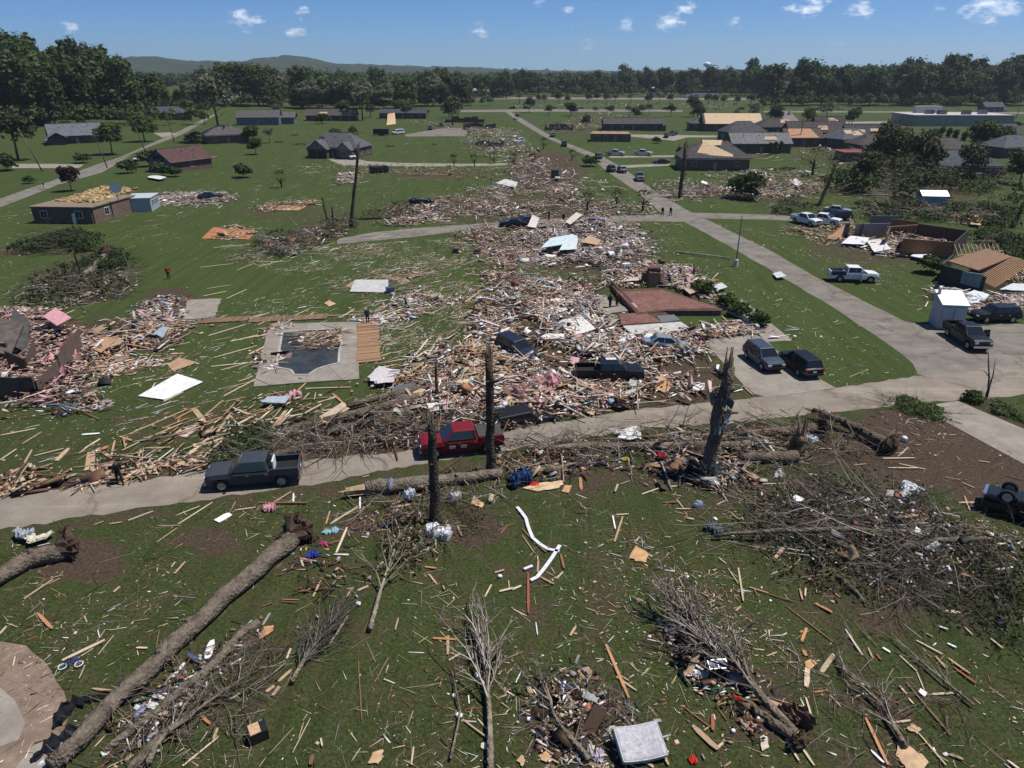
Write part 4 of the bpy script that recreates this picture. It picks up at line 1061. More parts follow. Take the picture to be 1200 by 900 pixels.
for (A_, B_, la, lb, lab) in [((126, 197), (171, 179), -1.6, -2.2, 'lower power line sagging along the lane'), ((171, 179), (204, 166), -2.2, -.8, 'upper power line sagging along the lane')]:
 a, b = W(*A_), W(*B_); h0, h1 = 8.5, 9
 a = Vector((a.x + la, a.y, a.z + h0)); b = Vector((b.x + lb, b.y, b.z + h1)); g = G()
 for s_ in (-.7, .7):
  g.tube([a.lerp(b, t / 8) + Vector((s_, 0, -4 * .9 * (t / 8) * (1 - t / 8))) for t in range(9)], .035, 4)
 tag(g.build('power_line', M_BLACK), lab, 'power line')
p = W(862, 312); o = empty('lamp_post', (p.x, p.y, 0), 0, 'slim grey post standing in the lawn beside the street', 'post')
g = G(); g.tube([(0, 0, 0), (0, 0, 6.9)], [.1, .06], 8); g.build('shaft', M_METAL, o, (.16, .16, .16))
g = G(); g.tube([(0, 0, 0), (0, 0, .9), (0, 0, 1.0)], [.34, .3, .15], 10); g.build('pedestal', M_CONC, o, (.5, .52, .54))
g = G(); a = W(792, 296) - o.location; b = W(855, 304) - o.location
tag(G().tube([W(792, 296) + Vector((0, 0, .15)), W(825, 301) + Vector((0, 0, .3)), W(856, 304) + Vector((0, 0, .2))], [.13, .12, .1], 7).build('fallen_pole', M_BARK, None, (.3, .27, .23)), 'pale pole lying on the lawn toward the slim grey post', 'pole')
p = W(52, 222); o = empty('mailbox', (p.x, p.y, 0), .4, 'dark mailbox beside the lane at left', 'mailbox')
g = G(); g.box((0, 0, .55), (.12, .12, 1.1)); g.build('post', M_WOOD, o, (.1, .08, .06))
g = G(); g.box((0, 0, 1.25), (.3, .6, .28)); g.box((0, 0, 1.42), (.22, .6, .08)); g.build('box', M_PLAST, o, (.03, .03, .03))
p = W(139, 236, 2.98); o = empty('satellite_dish', p, .5, 'pale satellite dish standing behind the flat brick house', 'satellite dish')
g = G(); g.tube([(0, 0, 0), (0, 0, 2.4)], [.08, .08], 6); g.build('mast', M_METAL, o, (.3, .3, .3))
g = G(); g.tube([(0, -.25, 2.5), (0, -.12, 2.5), (0, 0, 2.5)], [1.0, .75, .2], 14, cap=True); g.build('dish', M_METAL, o, (.4, .44, .48))
p = W(589, 114); o = empty('billboard', (p.x, p.y, 0), 0, 'red and blue billboard beside the highway', 'billboard')
g = G(); g.box((0, 0, 3.4), (9, .4, 5)); g.build('panel', M_PLAST, o, (.35, .02, .03))
g = G(); g.box((6.6, 0, 3.4), (4.1, .38, 4.6)); g.build('side_panel', M_PLAST, o, (.05, .06, .16))
for s in (-3, 0, 3):
 g = G(); g.box((s, .35, 1.5), (.3, .3, 4)); g.build('post', M_METAL, o, (.2, .2, .2))
# ================================================================ VEGETATION
def leaf_mesh(name, lobes, n, size, cols, seed, flat=1.0):
 """many leaf-spray quads through the volume of several lobes: (x,y,z,rx,ry,rz)"""
 r = np.random.default_rng(seed)
 lob = np.array(lobes, float)
 vol = (lob[:, 3] * lob[:, 4] * lob[:, 5]) ** .8
 idx = r.choice(len(lob), n, p=vol / vol.sum())
 d = r.normal(size=(n, 3)); d /= np.linalg.norm(d, axis=1)[:, None]
 d[:, 2] = np.where(d[:, 2] < -.35, -d[:, 2] * .6, d[:, 2])
 rad = r.uniform(.45, 1.06, n) ** .55
 lump = 1 + .22 * np.sin(d[:, 0] * 7 + idx) * np.sin(d[:, 1] * 6 + 2 * idx) + .12 * np.sin(d[:, 2] * 9 + d[:, 0] * 11)
 C = lob[idx, :3] + d * lob[idx, 3:] * (rad * lump)[:, None]
 nrm = d + r.normal(0, .55, (n, 3)); nrm[:, 2] += .35
 nrm /= np.linalg.norm(nrm, axis=1)[:, None]
 a = np.cross(nrm, r.normal(size=(n, 3))); a /= np.linalg.norm(a, axis=1)[:, None]
 b = np.cross(nrm, a)
 s = size * r.uniform(.55, 1.35, n)[:, None]
 V = np.stack([C - a * s, C - b * s * .62 + nrm * s * .12, C + a * s, C + b * s * .62 - nrm * s * .1], 1).reshape(-1, 3)
 F = np.arange(n * 4).reshape(-1, 4)
 cols = np.array(cols)
 k = (np.sin(C[:, 0] * 1.3) + np.sin(C[:, 1] * 1.7 + 1) + np.sin(C[:, 2] * 1.9 + 2)) / 6 + .5 + r.normal(0, .18, n)
 k = np.clip(k, 0, .999)[:, None]
 col = cols[0] * (1 - k) + cols[1] * k
 return np_mesh(name, V, F, M_LEAF, np.repeat(col, 4, axis=0))
def branchy(g, base, top, r0, r1, nb, spread, seed, rlen=(.35, .7), n=6):
 rr = random.Random(seed)
 base = Vector(base); top = Vector(top)
 pts = [base]
 for k in range(1, 6):
  p = base.lerp(top, k / 5); p += Vector((rr.uniform(-1, 1), rr.uniform(-1, 1), 0)) * (top - base).length * .02
  pts.append(p)
 g.tube(pts, [r0 * (1 - k / 5) + r1 * k / 5 for k in range(6)], n)
 for k in range(nb):
  t = rr.uniform(.35, .98)
  p = base.lerp(top, t)
  a = rr.uniform(0, 2 * PI); L = (top - base).length * rr.uniform(*rlen) * spread
  up = rr.uniform(.25, .9)
  d = Vector((math.cos(a), math.sin(a), up)).normalized()
  q = p + d * L * .5 + Vector((0, 0, L * .06)); e = p + d * L + Vector((rr.uniform(-1, 1), rr.uniform(-1, 1), rr.uniform(0, 1))) * L * .2
  rb = r0 * (1 - t * .7) * .42
  g.tube([p, q, e], [rb, rb * .6, rb * .2], 4)
  for j in range(2):
   s = p.lerp(e, rr.uniform(.4, .9)); d2 = (d + Vector((rr.uniform(-1, 1), rr.uniform(-1, 1), rr.uniform(-.3, .8)))).normalized()
   g.tube([s, s + d2 * L * .4], [rb * .35, rb * .1], 3)
GREENS = {'mid': ((.022, .042, .010), (.085, .125, .032)), 'dark': ((.018, .034, .010), (.062, .092, .027)),
   'bright': ((.03, .055, .012), (.10, .145, .036)), 'silver': ((.07, .085, .05), (.19, .20, .14)),
   'olive': ((.03, .036, .014), (.09, .092, .04)), 'purple': ((.022, .010, .012), (.06, .03, .03))}
def lobes_round(h, w, seed, base=.28, n=9):
 r = random.Random(seed)
 L = [(0, 0, h * (.5 + base / 2), w * .33, w * .33, h * (1 - base) * .42)]
 for k in range(n):
  a = k * 2.4 + r.uniform(-.4, .4); t = r.uniform(.15, 1)
  z = h * (base + (1 - base) * (.16 + .68 * t))
  rr = w * .5 * math.sin(PI * (.22 + .62 * t)) * r.uniform(.45, .72)
  s = w * r.uniform(.17, .27)
  L.append((math.cos(a) * rr, math.sin(a) * rr, z, s, s, s * r.uniform(.65, .95) * h / w * .95))
 return L
PROTO = {}
def tree_proto(key, h, w, green, n, size, base=.25, seed=1, tr=.28):
 lb = lobes_round(h, w, seed, base)
 if base < .05 and h > 15: lb += [(math.cos(a) * w * .26, math.sin(a) * w * .26, h * .16, w * .24, w * .24, h * .16) for a in (0, 1.26, 2.5, 3.8, 5.0)]
 crown = leaf_mesh('crown', lb, n, size, GREENS[green], seed)
 g = G(); branchy(g, (0, 0, -.3), (w * .02, 0, h * .8), tr, tr * .3, 8, .5, seed)
 trunk = g.mesh('trunk', M_BARK, True)
 PROTO[key] = (crown, trunk)
for i in range(4):
 tree_proto(f'forest{i}', 22, 15, 'mid', 3000, .8, .03, 10 + i, .38)
 tree_proto(f'forestd{i}', 23, 14, 'dark', 2800, .8, .03, 20 + i, .38)
for i in range(3):
 tree_proto(f'forestb{i}', 20, 15, 'bright', 2800, .8, .03, 30 + i, .36)
tree_proto('yard0', 10, 9.5, 'mid', 2600, .46, .14, 41, .26)
tree_proto('yard1', 9, 9, 'mid', 2400, .45, .14, 42, .24)
tree_proto('silver', 15, 11, 'silver', 800, .5, .22, 43, .34)
tree_proto('olive', 13, 10, 'olive', 1000, .5, .2, 44, .32)
tree_proto('purple', 6.2, 6.0, 'purple', 1500, .34, .16, 45, .16)
tree_proto('bush', 1.8, 3.2, 'mid', 700, .22, .02, 46, .06)
tree_proto('bushd', 2.2, 3.4, 'dark', 700, .24, .02, 47, .06)
tree_proto('conifer', 5.2, 2.4, 'dark', 900, .24, .04, 48, .1)
def plant(key, name, u=None, v=None, s=1.0, sz=None, label=None, cat='tree', group=None, loc=None, rz=None):
 p = loc if loc is not None else W(u, v)
 o = empty(name, (p[0], p[1], TZ(p[0], p[1])), random.uniform(0, 6.28) if rz is None else rz, label, cat, group)
 o.scale = (s, s, sz or s)
 c, t = PROTO[key]
 link('crown', c, o)
 link('trunk', t, o, (.14, .115, .09))
 return o
ADJ = {'d': 'dark', 'b': 'bright green'}
def wood(rows, keys, where, group, name='forest_tree', jitter=2.5):
 for (u0, u1, v, n, h, row) in rows:
  for k in range(n):
   u = u0 + (u1 - u0) * (k + random.uniform(.2, .8)) / n
   p = W(u, v)
   p = Vector((p.x + random.uniform(-1, 1) * jitter, p.y + random.uniform(-1, 1) * jitter * 2, 0))
   key = random.choice(keys)
   s = h * random.uniform(.7, 1.22) / {'silver': 15, 'olive': 13, 'yard1': 9}.get(key, 22)
   a = {'silver': 'silvery thin', 'olive': 'ragged olive', 'yard1': 'round'}.get(key) or next((ADJ[c] for c in key[6:] if c in ADJ), 'mid green')
   plant(key, name, loc=p, s=s * random.uniform(1, 1.2), sz=s, label=f'{a} leafy tree in the {row} {where}', group=group)
fk = ['forest0', 'forest1', 'forest2', 'forest3', 'forestd0', 'forestd1', 'forestb0', 'forest1', 'forestb1']
fd = ['forestd0', 'forestd1', 'forestd2', 'forestd3', 'forest0', 'forest2', 'forestb2']
wood([(-60, 70, 146, 9, 27, 'front left part'), (10, 150, 138, 11, 28, 'front row'), (125, 190, 133, 7, 20, 'right end'), (-60, 150, 130, 14, 30, 'second row'), (140, 240, 124, 11, 15, 'back right corner'), (-60, 130, 122, 14, 30, 'back row')], fk,
  'of the wood on the left slope', 'trees of the wood at left')
wood([(240, 560, 112, 32, 23, 'back row'), (262, 430, 119, 16, 23, 'left half'), (425, 600, 115, 15, 21, 'right half')], fk, 'of the belt by the far houses', 'trees behind the far left houses', jitter=5)
wood([(335, 470, 127, 13, 23, 'left front part'), (240, 335, 124, 12, 22, 'near left end'), (470, 560, 124, 8, 19, 'near right end')], fk + ['silver', 'silver', 'silver'], 'of the belt by the far houses', 'trees behind the far left houses', jitter=6)
wood([(905, 1210, 123, 26, 24, 'front row'), (930, 1210, 119, 22, 28, 'second row'), (1050, 1210, 116, 16, 30, 'back right part')], fd, 'of the dark wood behind the warehouse', 'trees of the wood at right', jitter=6)
wood([(596, 800, 111, 22, 22, 'left part'), (790, 915, 112, 14, 24, 'right part'), (725, 905, 108.5, 15, 28, 'back row')], fd, 'of the trees behind the highway', 'trees behind the highway', jitter=8)
wood([(600, 790, 121.5, 10, 8, 'line'), (805, 900, 123, 7, 8, 'right end')], ['olive', 'olive', 'silver', 'yard1'], 'of trees before the highway', 'trees on the highway verge', jitter=5)
wood([(640, 800, 136, 8, 7, 'left part'), (820, 1000, 145, 9, 9, 'right part')], ['olive', 'olive', 'silver', 'yard1'], 'of trees among the right hand houses', 'trees among the right hand houses', jitter=6)
wood([(300, 560, 138, 9, 11, 'near part'), (250, 420, 165, 5, 6, 'lawn part')], ['olive', 'silver', 'yard1'], 'of trees between the far left houses', 'trees between the far left houses', jitter=6)
def far_wood(name, label, pts, hs, cols, nq, size, seed):
 r = np.random.default_rng(seed)
 n = len(pts)
 d = r.normal(size=(n, nq, 3)); d /= np.linalg.norm(d, axis=2)[..., None]
 d[..., 2] = np.abs(d[..., 2]) * 1.0 - .35
 rad = r.uniform(.7, 1.05, (n, nq, 1))
 lump = 1 + .25 * np.sin(d[..., :1] * 6 + np.arange(n)[:, None, None]) * np.sin(d[..., 1:2] * 5)
 sc = np.stack([hs * .36, hs * .36, hs * .5], 1)[:, None, :]
 C = np.concatenate([pts, (terr(pts[:, 0], pts[:, 1]) + hs * .52)[:, None]], 1)[:, None, :] + d * rad * lump * sc
 nr = d + r.normal(0, .5, d.shape); nr[..., 2] += .3; nr /= np.linalg.norm(nr, axis=2)[..., None]
 a = np.cross(nr, r.normal(size=d.shape)); a /= np.linalg.norm(a, axis=2)[..., None]
 b = np.cross(nr, a)
 s = size * r.uniform(.6, 1.3, (n, nq, 1))
 V = np.stack([C - a * s, C - b * s * .65, C + a * s, C + b * s * .65], 2).reshape(-1, 3)
 F = np.arange(n * nq * 4).reshape(-1, 4)
 cols = np.array(cols)
 k = np.clip(r.uniform(0, 1, (n, 1)) * .75 + r.normal(0, .15, (n, nq)) + .1, 0, 1)[..., None]
 col = (cols[0] * (1 - k) + cols[1] * k).reshape(-1, 3)
 tag(link(name, np_mesh(name, V, F, M_LEAF, np.repeat(col, 4, axis=0))), label, 'wood' if name == 'wood' else 'undergrowth', kind='stuff')
r_ = np.random.default_rng(5)
n = 520; P = np.stack([r_.uniform(-560, -190, n), r_.uniform(400, 700, n)], 1); Q = P[(P[:, 0] < -.5 * P[:, 1]) & (-P[:, 0] < .8 * P[:, 1])]
far_wood('wood', 'mass of trees climbing the left slope behind the front trees', Q, r_.uniform(18, 27, len(Q)), GREENS['mid'], 170, 1.5, 1)
n = 700; P = np.stack([r_.uniform(-620, 640, n), r_.uniform(880, 1500, n)], 1)
far_wood('wood', 'band of far woods across the middle of the horizon', P, r_.uniform(16, 24, n), GREENS['mid'], 110, 2.2, 2)
n = 520; P = np.stack([r_.uniform(300, 1000, n), r_.uniform(690, 1150, n)], 1)
P = P[P[:, 0] < P[:, 1] * .85]
far_wood('wood', 'mass of dark trees behind the warehouse', P, r_.uniform(17, 25, len(P)), GREENS['dark'], 150, 1.8, 3)
n = 900; P = np.stack([r_.uniform(-1900, 2000, n), r_.uniform(1500, 2900, n)], 1)
far_wood('wood', 'farthest band of woods under the hills', P, r_.uniform(14, 22, n), GREENS['mid'], 60, 3.6, 4)
for (u0, u1, v0, v1, n, lab) in [(-60, 245, 128, 147, 110, 'undergrowth at the foot of the left wood'), (240, 570, 116, 124, 150, 'undergrowth at the foot of the belt by the far houses'), (590, 905, 110, 113, 150, 'undergrowth at the foot of the trees behind the highway'), (905, 1230, 119, 125, 170, 'undergrowth at the foot of the wood behind the warehouse')]:
 P = np.array([W(u0 + (u1 - u0) * r_.uniform(), (v0 if k % 2 else v1) if u1 > 250 else (146 if r_.uniform() < .5 else 134))[:2] for k in range(n)]) + r_.normal(0, 3, (n, 2))
 far_wood('undergrowth', lab, P, r_.uniform(6, 11, n), GREENS['mid'], 90, .8, n)
for (key, u, v, s, name, lab) in [
 ('yard0', 132, 181, .98, 'shade_tree', 'round leafy tree in front of the blue grey roofed house'),
 ('yard1', 170, 166, 1.15, 'shade_tree', 'round leafy tree beside the lane right of the blue grey roofed house'),
 ('purple', 84, 224, .88, 'purple_tree', 'small purple leaved tree at the lane corner'),
 ('olive', 22, 188, 1.25, 'ragged_tree', 'ragged olive tree at the left edge beyond the lane'),
 ('olive', 1030, 207, 1.05, 'ragged_tree', 'ragged dark tree in the left part of the shattered treetops'), ('olive', 1052, 199, .9, 'ragged_tree', 'dark ragged tree in the middle of the shattered treetops'), ('olive', 1078, 214, 1.0, 'ragged_tree', 'ragged tree at the right of the shattered treetops'), ('olive', 1040, 183, .9, 'ragged_tree', 'ragged tree at the back of the shattered treetops'),
 ('olive', 1010, 225, .75, 'ragged_tree', 'small ragged tree at the front of the shattered treetops'), ('olive', 1135, 215, .8, 'ragged_tree', 'ragged tree in the shattered trees at far right'), ('olive', 620, 132, .8, 'ragged_tree', 'ragged tree beside the far end of the street'), ('olive', 655, 122, .8, 'ragged_tree', 'ragged tree on the verge before the highway, left one'), ('olive', 760, 124, .8, 'ragged_tree', 'ragged tree on the verge before the highway, right one'), ('yard0', 700, 119, .7, 'shade_tree', 'leafy tree beyond the highway cars'),
 ('bushd', 8, 200, 2.0, 'shrub', 'dark shrub at the left edge below the ragged tree'),
 ('silver', 258, 166, 1.65, 'stripped_tree', 'tall silvery stripped tree by the dark hipped house'),
 ('silver', 226, 128, 1.1, 'stripped_tree', 'thin silvery tree behind the lane end'),
 ('silver', 360, 128, .9, 'stripped_tree', 'pale storm thinned tree left of the long low house'),
 ('silver', 425, 141, 1.4, 'stripped_tree', 'pale storm thinned tree in front of the long low house'),
 ('silver', 452, 128, 1.15, 'stripped_tree', 'pale storm thinned tree behind the dark flat house'),
 ('olive', 530, 148, 1.15, 'ragged_tree', 'thin ragged tree left of the far rubble row'),
 ('olive', 686, 152, .55, 'ragged_tree', 'leaning dark tree by the roofless brick house'),
 ('olive', 745, 142, .6, 'ragged_tree', 'ragged tree behind the roofless brick house'),
 ('olive', 812, 137, 1.0, 'ragged_tree', 'ragged tree left of the bare decked roof'),
 ('yard1', 893, 128, .75, 'shade_tree', 'leafy tree beyond the bare decked roof'),
 ('yard1', 948, 141, .6, 'shade_tree', 'small tree at the road bend left of the warehouse'),
 ('yard0', 1147, 178, 1.0, 'shade_tree', 'dark bushy tree right of the cypress row'),
 ('yard1', 1166, 180, 1.0, 'shade_tree', 'dark bushy tree near the right edge by the grey house'),
 ('bushd', 1092, 163, 1.7, 'shrub', 'round dark shrub left of the cypress row'),
 ('yard1', 1195, 216, .9, 'shade_tree', 'dark tree at the right edge below the hipped house'),
 ('yard1', 300, 181, .6, 'shade_tree', 'small leafy tree right of the dark hipped house'),
 ('bushd', 232, 190, 1.6, 'shrub', 'dark low shrub beside the maroon roofed house'),
 ('bushd', 78, 143, 1.9, 'shrub', 'shrub behind the blue grey roofed house'),
 ('bush', 97, 191, 1.6, 'shrub', 'yellow green shrub by the lane'),
 ('bush', 225, 168, 2.0, 'shrub', 'wide green shrub beside the lane opposite the drive'),
 ('bushd', 286, 208, 1.5, 'shrub', 'dry low shrub on the lawn right of the maroon roofed house'),
 ('bushd', 378, 145, 2.3, 'shrub', 'dark wide shrub before the long low house'),
 ('bushd', 176, 195, 1.9, 'shrub', 'dark shrub left of the maroon roofed house'),
 ('bushd', 150, 203, 1.5, 'shrub', 'dark shrub in the row below the maroon roofed house'),
 ('bushd', 190, 207, 1.7, 'shrub', 'dark shrub under the blue gable'),
 ('bushd', 206, 207, 1.1, 'shrub', 'small dark shrub at the corner of the maroon roofed house'),
 ('bush', 34, 215, 1.0, 'shrub', 'small green shrub on the far side of the lane'),
 ('bush', 692, 195, 1.7, 'shrub', 'green shrub beside the street left of the parked dark cars'),
 ('bush', 769, 168, 1.3, 'shrub', 'small green shrub by the roofless brick house'),
 ('bushd', 872, 233, 2.4, 'shrub', 'dark round shrub in front of the flattened house at right'),
 ('bushd', 1090, 320, 1.1, 'shrub', 'small shrub beside the collapsed dark green house'),
 ('bush', 823, 345, 1.0, 'shrub', 'low green hedge beside the brick floor'),
 ('bush', 850, 360, .9, 'shrub', 'low green shrub by the concrete path'),
 ('bush', 868, 371, .9, 'shrub', 'low green shrub in the bed by the concrete path'),
 ('bush', 888, 382, .9, 'shrub', 'low green shrub at the end of the concrete path'),
 ('bush', 1140, 470, .55, 'shrub', 'low green shrub by the snapped sapling at right')]:
 plant(key, name, u, v, s, label=lab, cat='tree' if 'tree' in name else 'shrub')
for i, (u, v, wh) in enumerate([(1102, 164, 'nearest the round shrub'), (1110, 166, 'second from the round shrub'), (1118, 168, 'third from the round shrub'), (1128, 171, 'nearest the bushy tree')]):
 plant('conifer', 'cypress', u, v, 1.0, label=f'dark pointed cypress {wh}', group='row of dark cypresses')
for (u, v, wh) in [(902, 182, 'first'), (908, 181, 'second'), (914, 180, 'third')]:
 plant('conifer', 'cypress', u, v, .8, label=f'dark narrow cypress by the half decked roof, {wh} from the left', group='cypresses by the half decked roof')
def stub_tree(u, v, h, label, seed, leaf=True):
 p = W(u, v)
 o = empty('stripped_sapling', (p.x, p.y, 0), 0, label, 'tree')
 g = G(); branchy(g, (0, 0, -.2), (0, 0, h * .55), h * .05, h * .03, 16, 1.1, seed, (.5, 1.1), 5)
 g.build('trunk', M_BARK, o, (.075, .06, .048), True)
 if leaf:
  me = leaf_mesh('foliage', [(0, 0, h * .8, h * .32, h * .32, h * .25)], 110, .2, GREENS['olive'], seed)
  link('foliage', me, o)
for k, (u, v, h, lab) in enumerate([(330, 220, 4, 'small stripped tree alone on the left lawn'), (532, 195, 3.4, 'stub of a stripped tree, leftmost of the row before the far rubble'),
         (556, 195, 3.4, 'stub of a stripped tree, second of the row before the far rubble'), (579, 192, 3.3, 'stub of a stripped tree, third of the row before the far rubble'),
         (602, 193, 3.3, 'stub of a stripped tree, fourth of the row before the far rubble'), (624, 193, 3.2, 'stub of a stripped tree, last of the row before the far rubble'),
         (753, 250, 4.6, 'stripped bushy tree at the street corner left of the walking couple'), (670, 188, 3.2, 'stripped sapling by the street opposite the pickups'),
         (637, 175, 4, 'stripped sapling among the rubble near the far end'), (688, 250, 4, 'stripped sapling in the rubble by the cross street'),
         (722, 243, 3.6, 'bare sapling left of the street corner'), (952, 205, 7, 'leafless tree left of the dark roofed houses'), (975, 208, 6, 'twin stemmed leafless tree on the right lawn')]):
 stub_tree(u, v, h, lab, 60 + k)
# ---------------------------------------------------------------- broken trunks and fallen trees
BARKC = (.13, .105, .085)
def HT(u, v, vt):
 p = W(u, v); b = 450 - vt
 dy = FPX * math.cos(PITCH) + b * math.sin(PITCH); dz = -FPX * math.sin(PITCH) + b * math.cos(PITCH)
 return CAM_H + dz * p.y / dy
def snag(u, v, h, r, label, lean=(0, 0), seed=0, jag=True, color=BARKC, stubs=5, name='snapped_tree'):
 """a trunk snapped off at height h with a splintered top and short limb stubs"""
 rr = random.Random(seed)
 p = W(u, v)
 o = empty(name, (p.x, p.y, 0), 0, label, 'tree')
 g = G()
 top = Vector((lean[0], lean[1], h))
 pts = [Vector((0, 0, -.3)), Vector((0, 0, .15))] + [top * (k / 7) + Vector((rr.uniform(-1, 1), rr.uniform(-1, 1), 0)) * r * .25 for k in range(1, 8)]
 g.tube(pts, [r * 1.7, r * 1.35, r * 1.08] + [r * (1.02 - .05 * k) for k in range(6)], 11)
 for k in range(stubs):
  t = rr.uniform(.3, .97); b = top * t
  a = rr.uniform(0, 6.28); L = rr.uniform(.3, .9) * max(r * 2, .5)
  e = b + Vector((math.cos(a), math.sin(a), rr.uniform(.1, .6))) * (r + L)
  g.tube([b, b.lerp(e, .6), e], [r * .35, r * .28, r * .12], 5)
 g.build('trunk', M_BARK, o, color, True)
 if jag:
  g = G()
  for k in range(9):
   a = k * .7; q = top + Vector((math.cos(a), math.sin(a), 0)) * r * .5
   hh = rr.uniform(.2, 1.0) * r * 3.2
   g.tube([q - Vector((0, 0, .3)), q + Vector((rr.uniform(-.1, .1), rr.uniform(-.1, .1), hh))], [r * .26, .02], 4)
  g.build('splinters', M_SPLIT, o, (.26, .19, .12))
 return o
def root_plate(g, c, ax, R, seed):
 """earth-clotted disc with broken roots; ax points away from the trunk"""
 rr = random.Random(seed)
 ax = Vector(ax).normalized(); a = ax.cross(Vector((0, 0, 1))).normalized(); b = ax.cross(a)
 rings = []
 for (t, k) in ((-.5, .4), (-.15, .7), (.05, .95), (.3, .85), (.5, .6), (.62, .2)):
  rings.append([Vector(c) + ax * (t * R * .9 + rr.uniform(-.08, .08) * R) + (a * math.cos(q * PI / 7) + b * math.sin(q * PI / 7)) * R * k * rr.uniform(.55, 1.15) for q in range(14)])
 g.loft(rings, 1)
 for k in range(46):
  q = rr.uniform(0, 6.28); d = (a * math.cos(q) + b * math.sin(q)) + ax * rr.uniform(-.1, .8)
  s = Vector(c) + (a * math.cos(q) + b * math.sin(q)) * R * rr.uniform(.3, .8)
  L = R * rr.uniform(.2, .75)
  m_ = s + d * L * .5 + Vector((0, 0, rr.uniform(-.1, .15) * R)); e = s + d * L + Vector((rr.uniform(-1, 1), rr.uniform(-1, 1), rr.uniform(-.5, .5))) * R * .3
  rt = rr.uniform(.02, .08) * R
  g.tube([s, m_, e], [rt, rt * .7, rt * .2], 4)
M_EARTH = mat_plain('root_earth', (.075, .05, .034), .95, .1)
def log(px, radii, label, z=None, limbs=0, root=None, seed=0, color=BARKC, limb_len=(1, 3), name='fallen_tree', split=None, zs=None):
 """a trunk lying along ground points px; root: 0 root plate at the first end, 1 at the last"""
 rr = random.Random(seed)
 P = WP(px)
 P3 = resample(P, max(10, len(P) * 3))
 n = len(P3)
 rad = [float(np.interp(i / (n - 1), np.linspace(0, 1, len(radii)), radii)) for i in range(n)]
 zz = [float(np.interp(i / (n - 1), np.linspace(0, 1, len(zs)), zs)) if zs else 0 for i in range(n)]
 base = P3[0].copy(); base.z = 0
 pts = [Vector((p.x - base.x + rr.uniform(-.12, .12), p.y - base.y + rr.uniform(-.12, .12), r * .85 + q)) for p, r, q in zip(P3, rad, zz)]
 o = empty(name, base, 0, label, 'fallen tree')
 g = G(); g.tube(pts, [r * rr.uniform(.88, 1.1) for r in rad], 12)
 for k in range(max(2, limbs // 2)):      # knots
  i = rr.randrange(1, n - 1)
  a = rr.uniform(.2, PI - .2); ax = (pts[i + 1] - pts[i]).normalized(); sd_ = ax.cross(Vector((0, 0, 1))).normalized()
  d = sd_ * math.cos(a) + Vector((0, 0, 1)) * math.sin(a)
  g.tube([pts[i], pts[i] + d * rad[i] * 1.25], [rad[i] * .4, rad[i] * .3], 6)
 g.build('trunk', M_BARK, o, color, True)
 if limbs:
  for k in range(limbs):
   g = G()
   t = rr.uniform(.35, 1.0); i = min(n - 2, int(t * (n - 1)))
   ax = (pts[i + 1] - pts[i]).normalized(); sd_ = Vector((-ax.y, ax.x, 0)) * rr.choice((-1, 1))
   L = rr.uniform(*limb_len)
   d = (ax * rr.uniform(.4, 1.2) + sd_ * rr.uniform(.4, 1.1) + Vector((0, 0, rr.uniform(-.1, .25)))).normalized()
   rb = rad[i] * rr.uniform(.2, .42)
   q = [pts[i]]
   for j in range(1, 5):
    nx = pts[i] + d * L * j / 4 + Vector((rr.uniform(-1, 1), rr.uniform(-1, 1), rr.uniform(-.3, .3))) * L * .09
    nx.z = max(.05, nx.z); q.append(nx)
   g.tube(q, [rb, rb * .8, rb * .6, rb * .38, rb * .12], 5)
   for j in range(3):
    s = q[1 + j]; e = s + (d + Vector((rr.uniform(-1, 1), rr.uniform(-1, 1), rr.uniform(-.2, .5)))).normalized() * L * .35
    e.z = max(.03, e.z)
    g.tube([s, s.lerp(e, .5) + Vector((0, 0, .05)), e], [rb * .4, rb * .25, rb * .08], 4)
   g.build('branch', M_BARK, o, tuple(c * rr.uniform(.8, 1.5) for c in color), True)
 if root is not None:
  g = G()
  c = pts[0] if root == 0 else pts[-1]
  ax = (pts[0] - pts[1]) if root == 0 else (pts[-1] - pts[-2])
  root_plate(g, c + Vector((0, 0, rad[0 if root == 0 else -1] * .5)), ax, rad[0 if root == 0 else -1] * 2.1, seed)
  g.build('root_plate', [M_EARTH, M_EARTH], o)
 if split is not None:
  g = G(); i = 0 if split == 0 else n - 1; j = 1 if split == 0 else n - 2
  ax = (pts[i] - pts[j]).normalized(); r = rad[i]
  for k in range(12):
   a = k * .53; s = pts[i] + Vector((rr.uniform(-1, 1), rr.uniform(-1, 1), rr.uniform(-1, 1))) * r * .6
   g.tube([s - ax * .3, s + ax * rr.uniform(.3, 1.6) * r * 2.2], [r * .3, r * .05], 4)
  g.build('splintered_end', M_SPLIT, o, (.40, .29, .18))
 return o
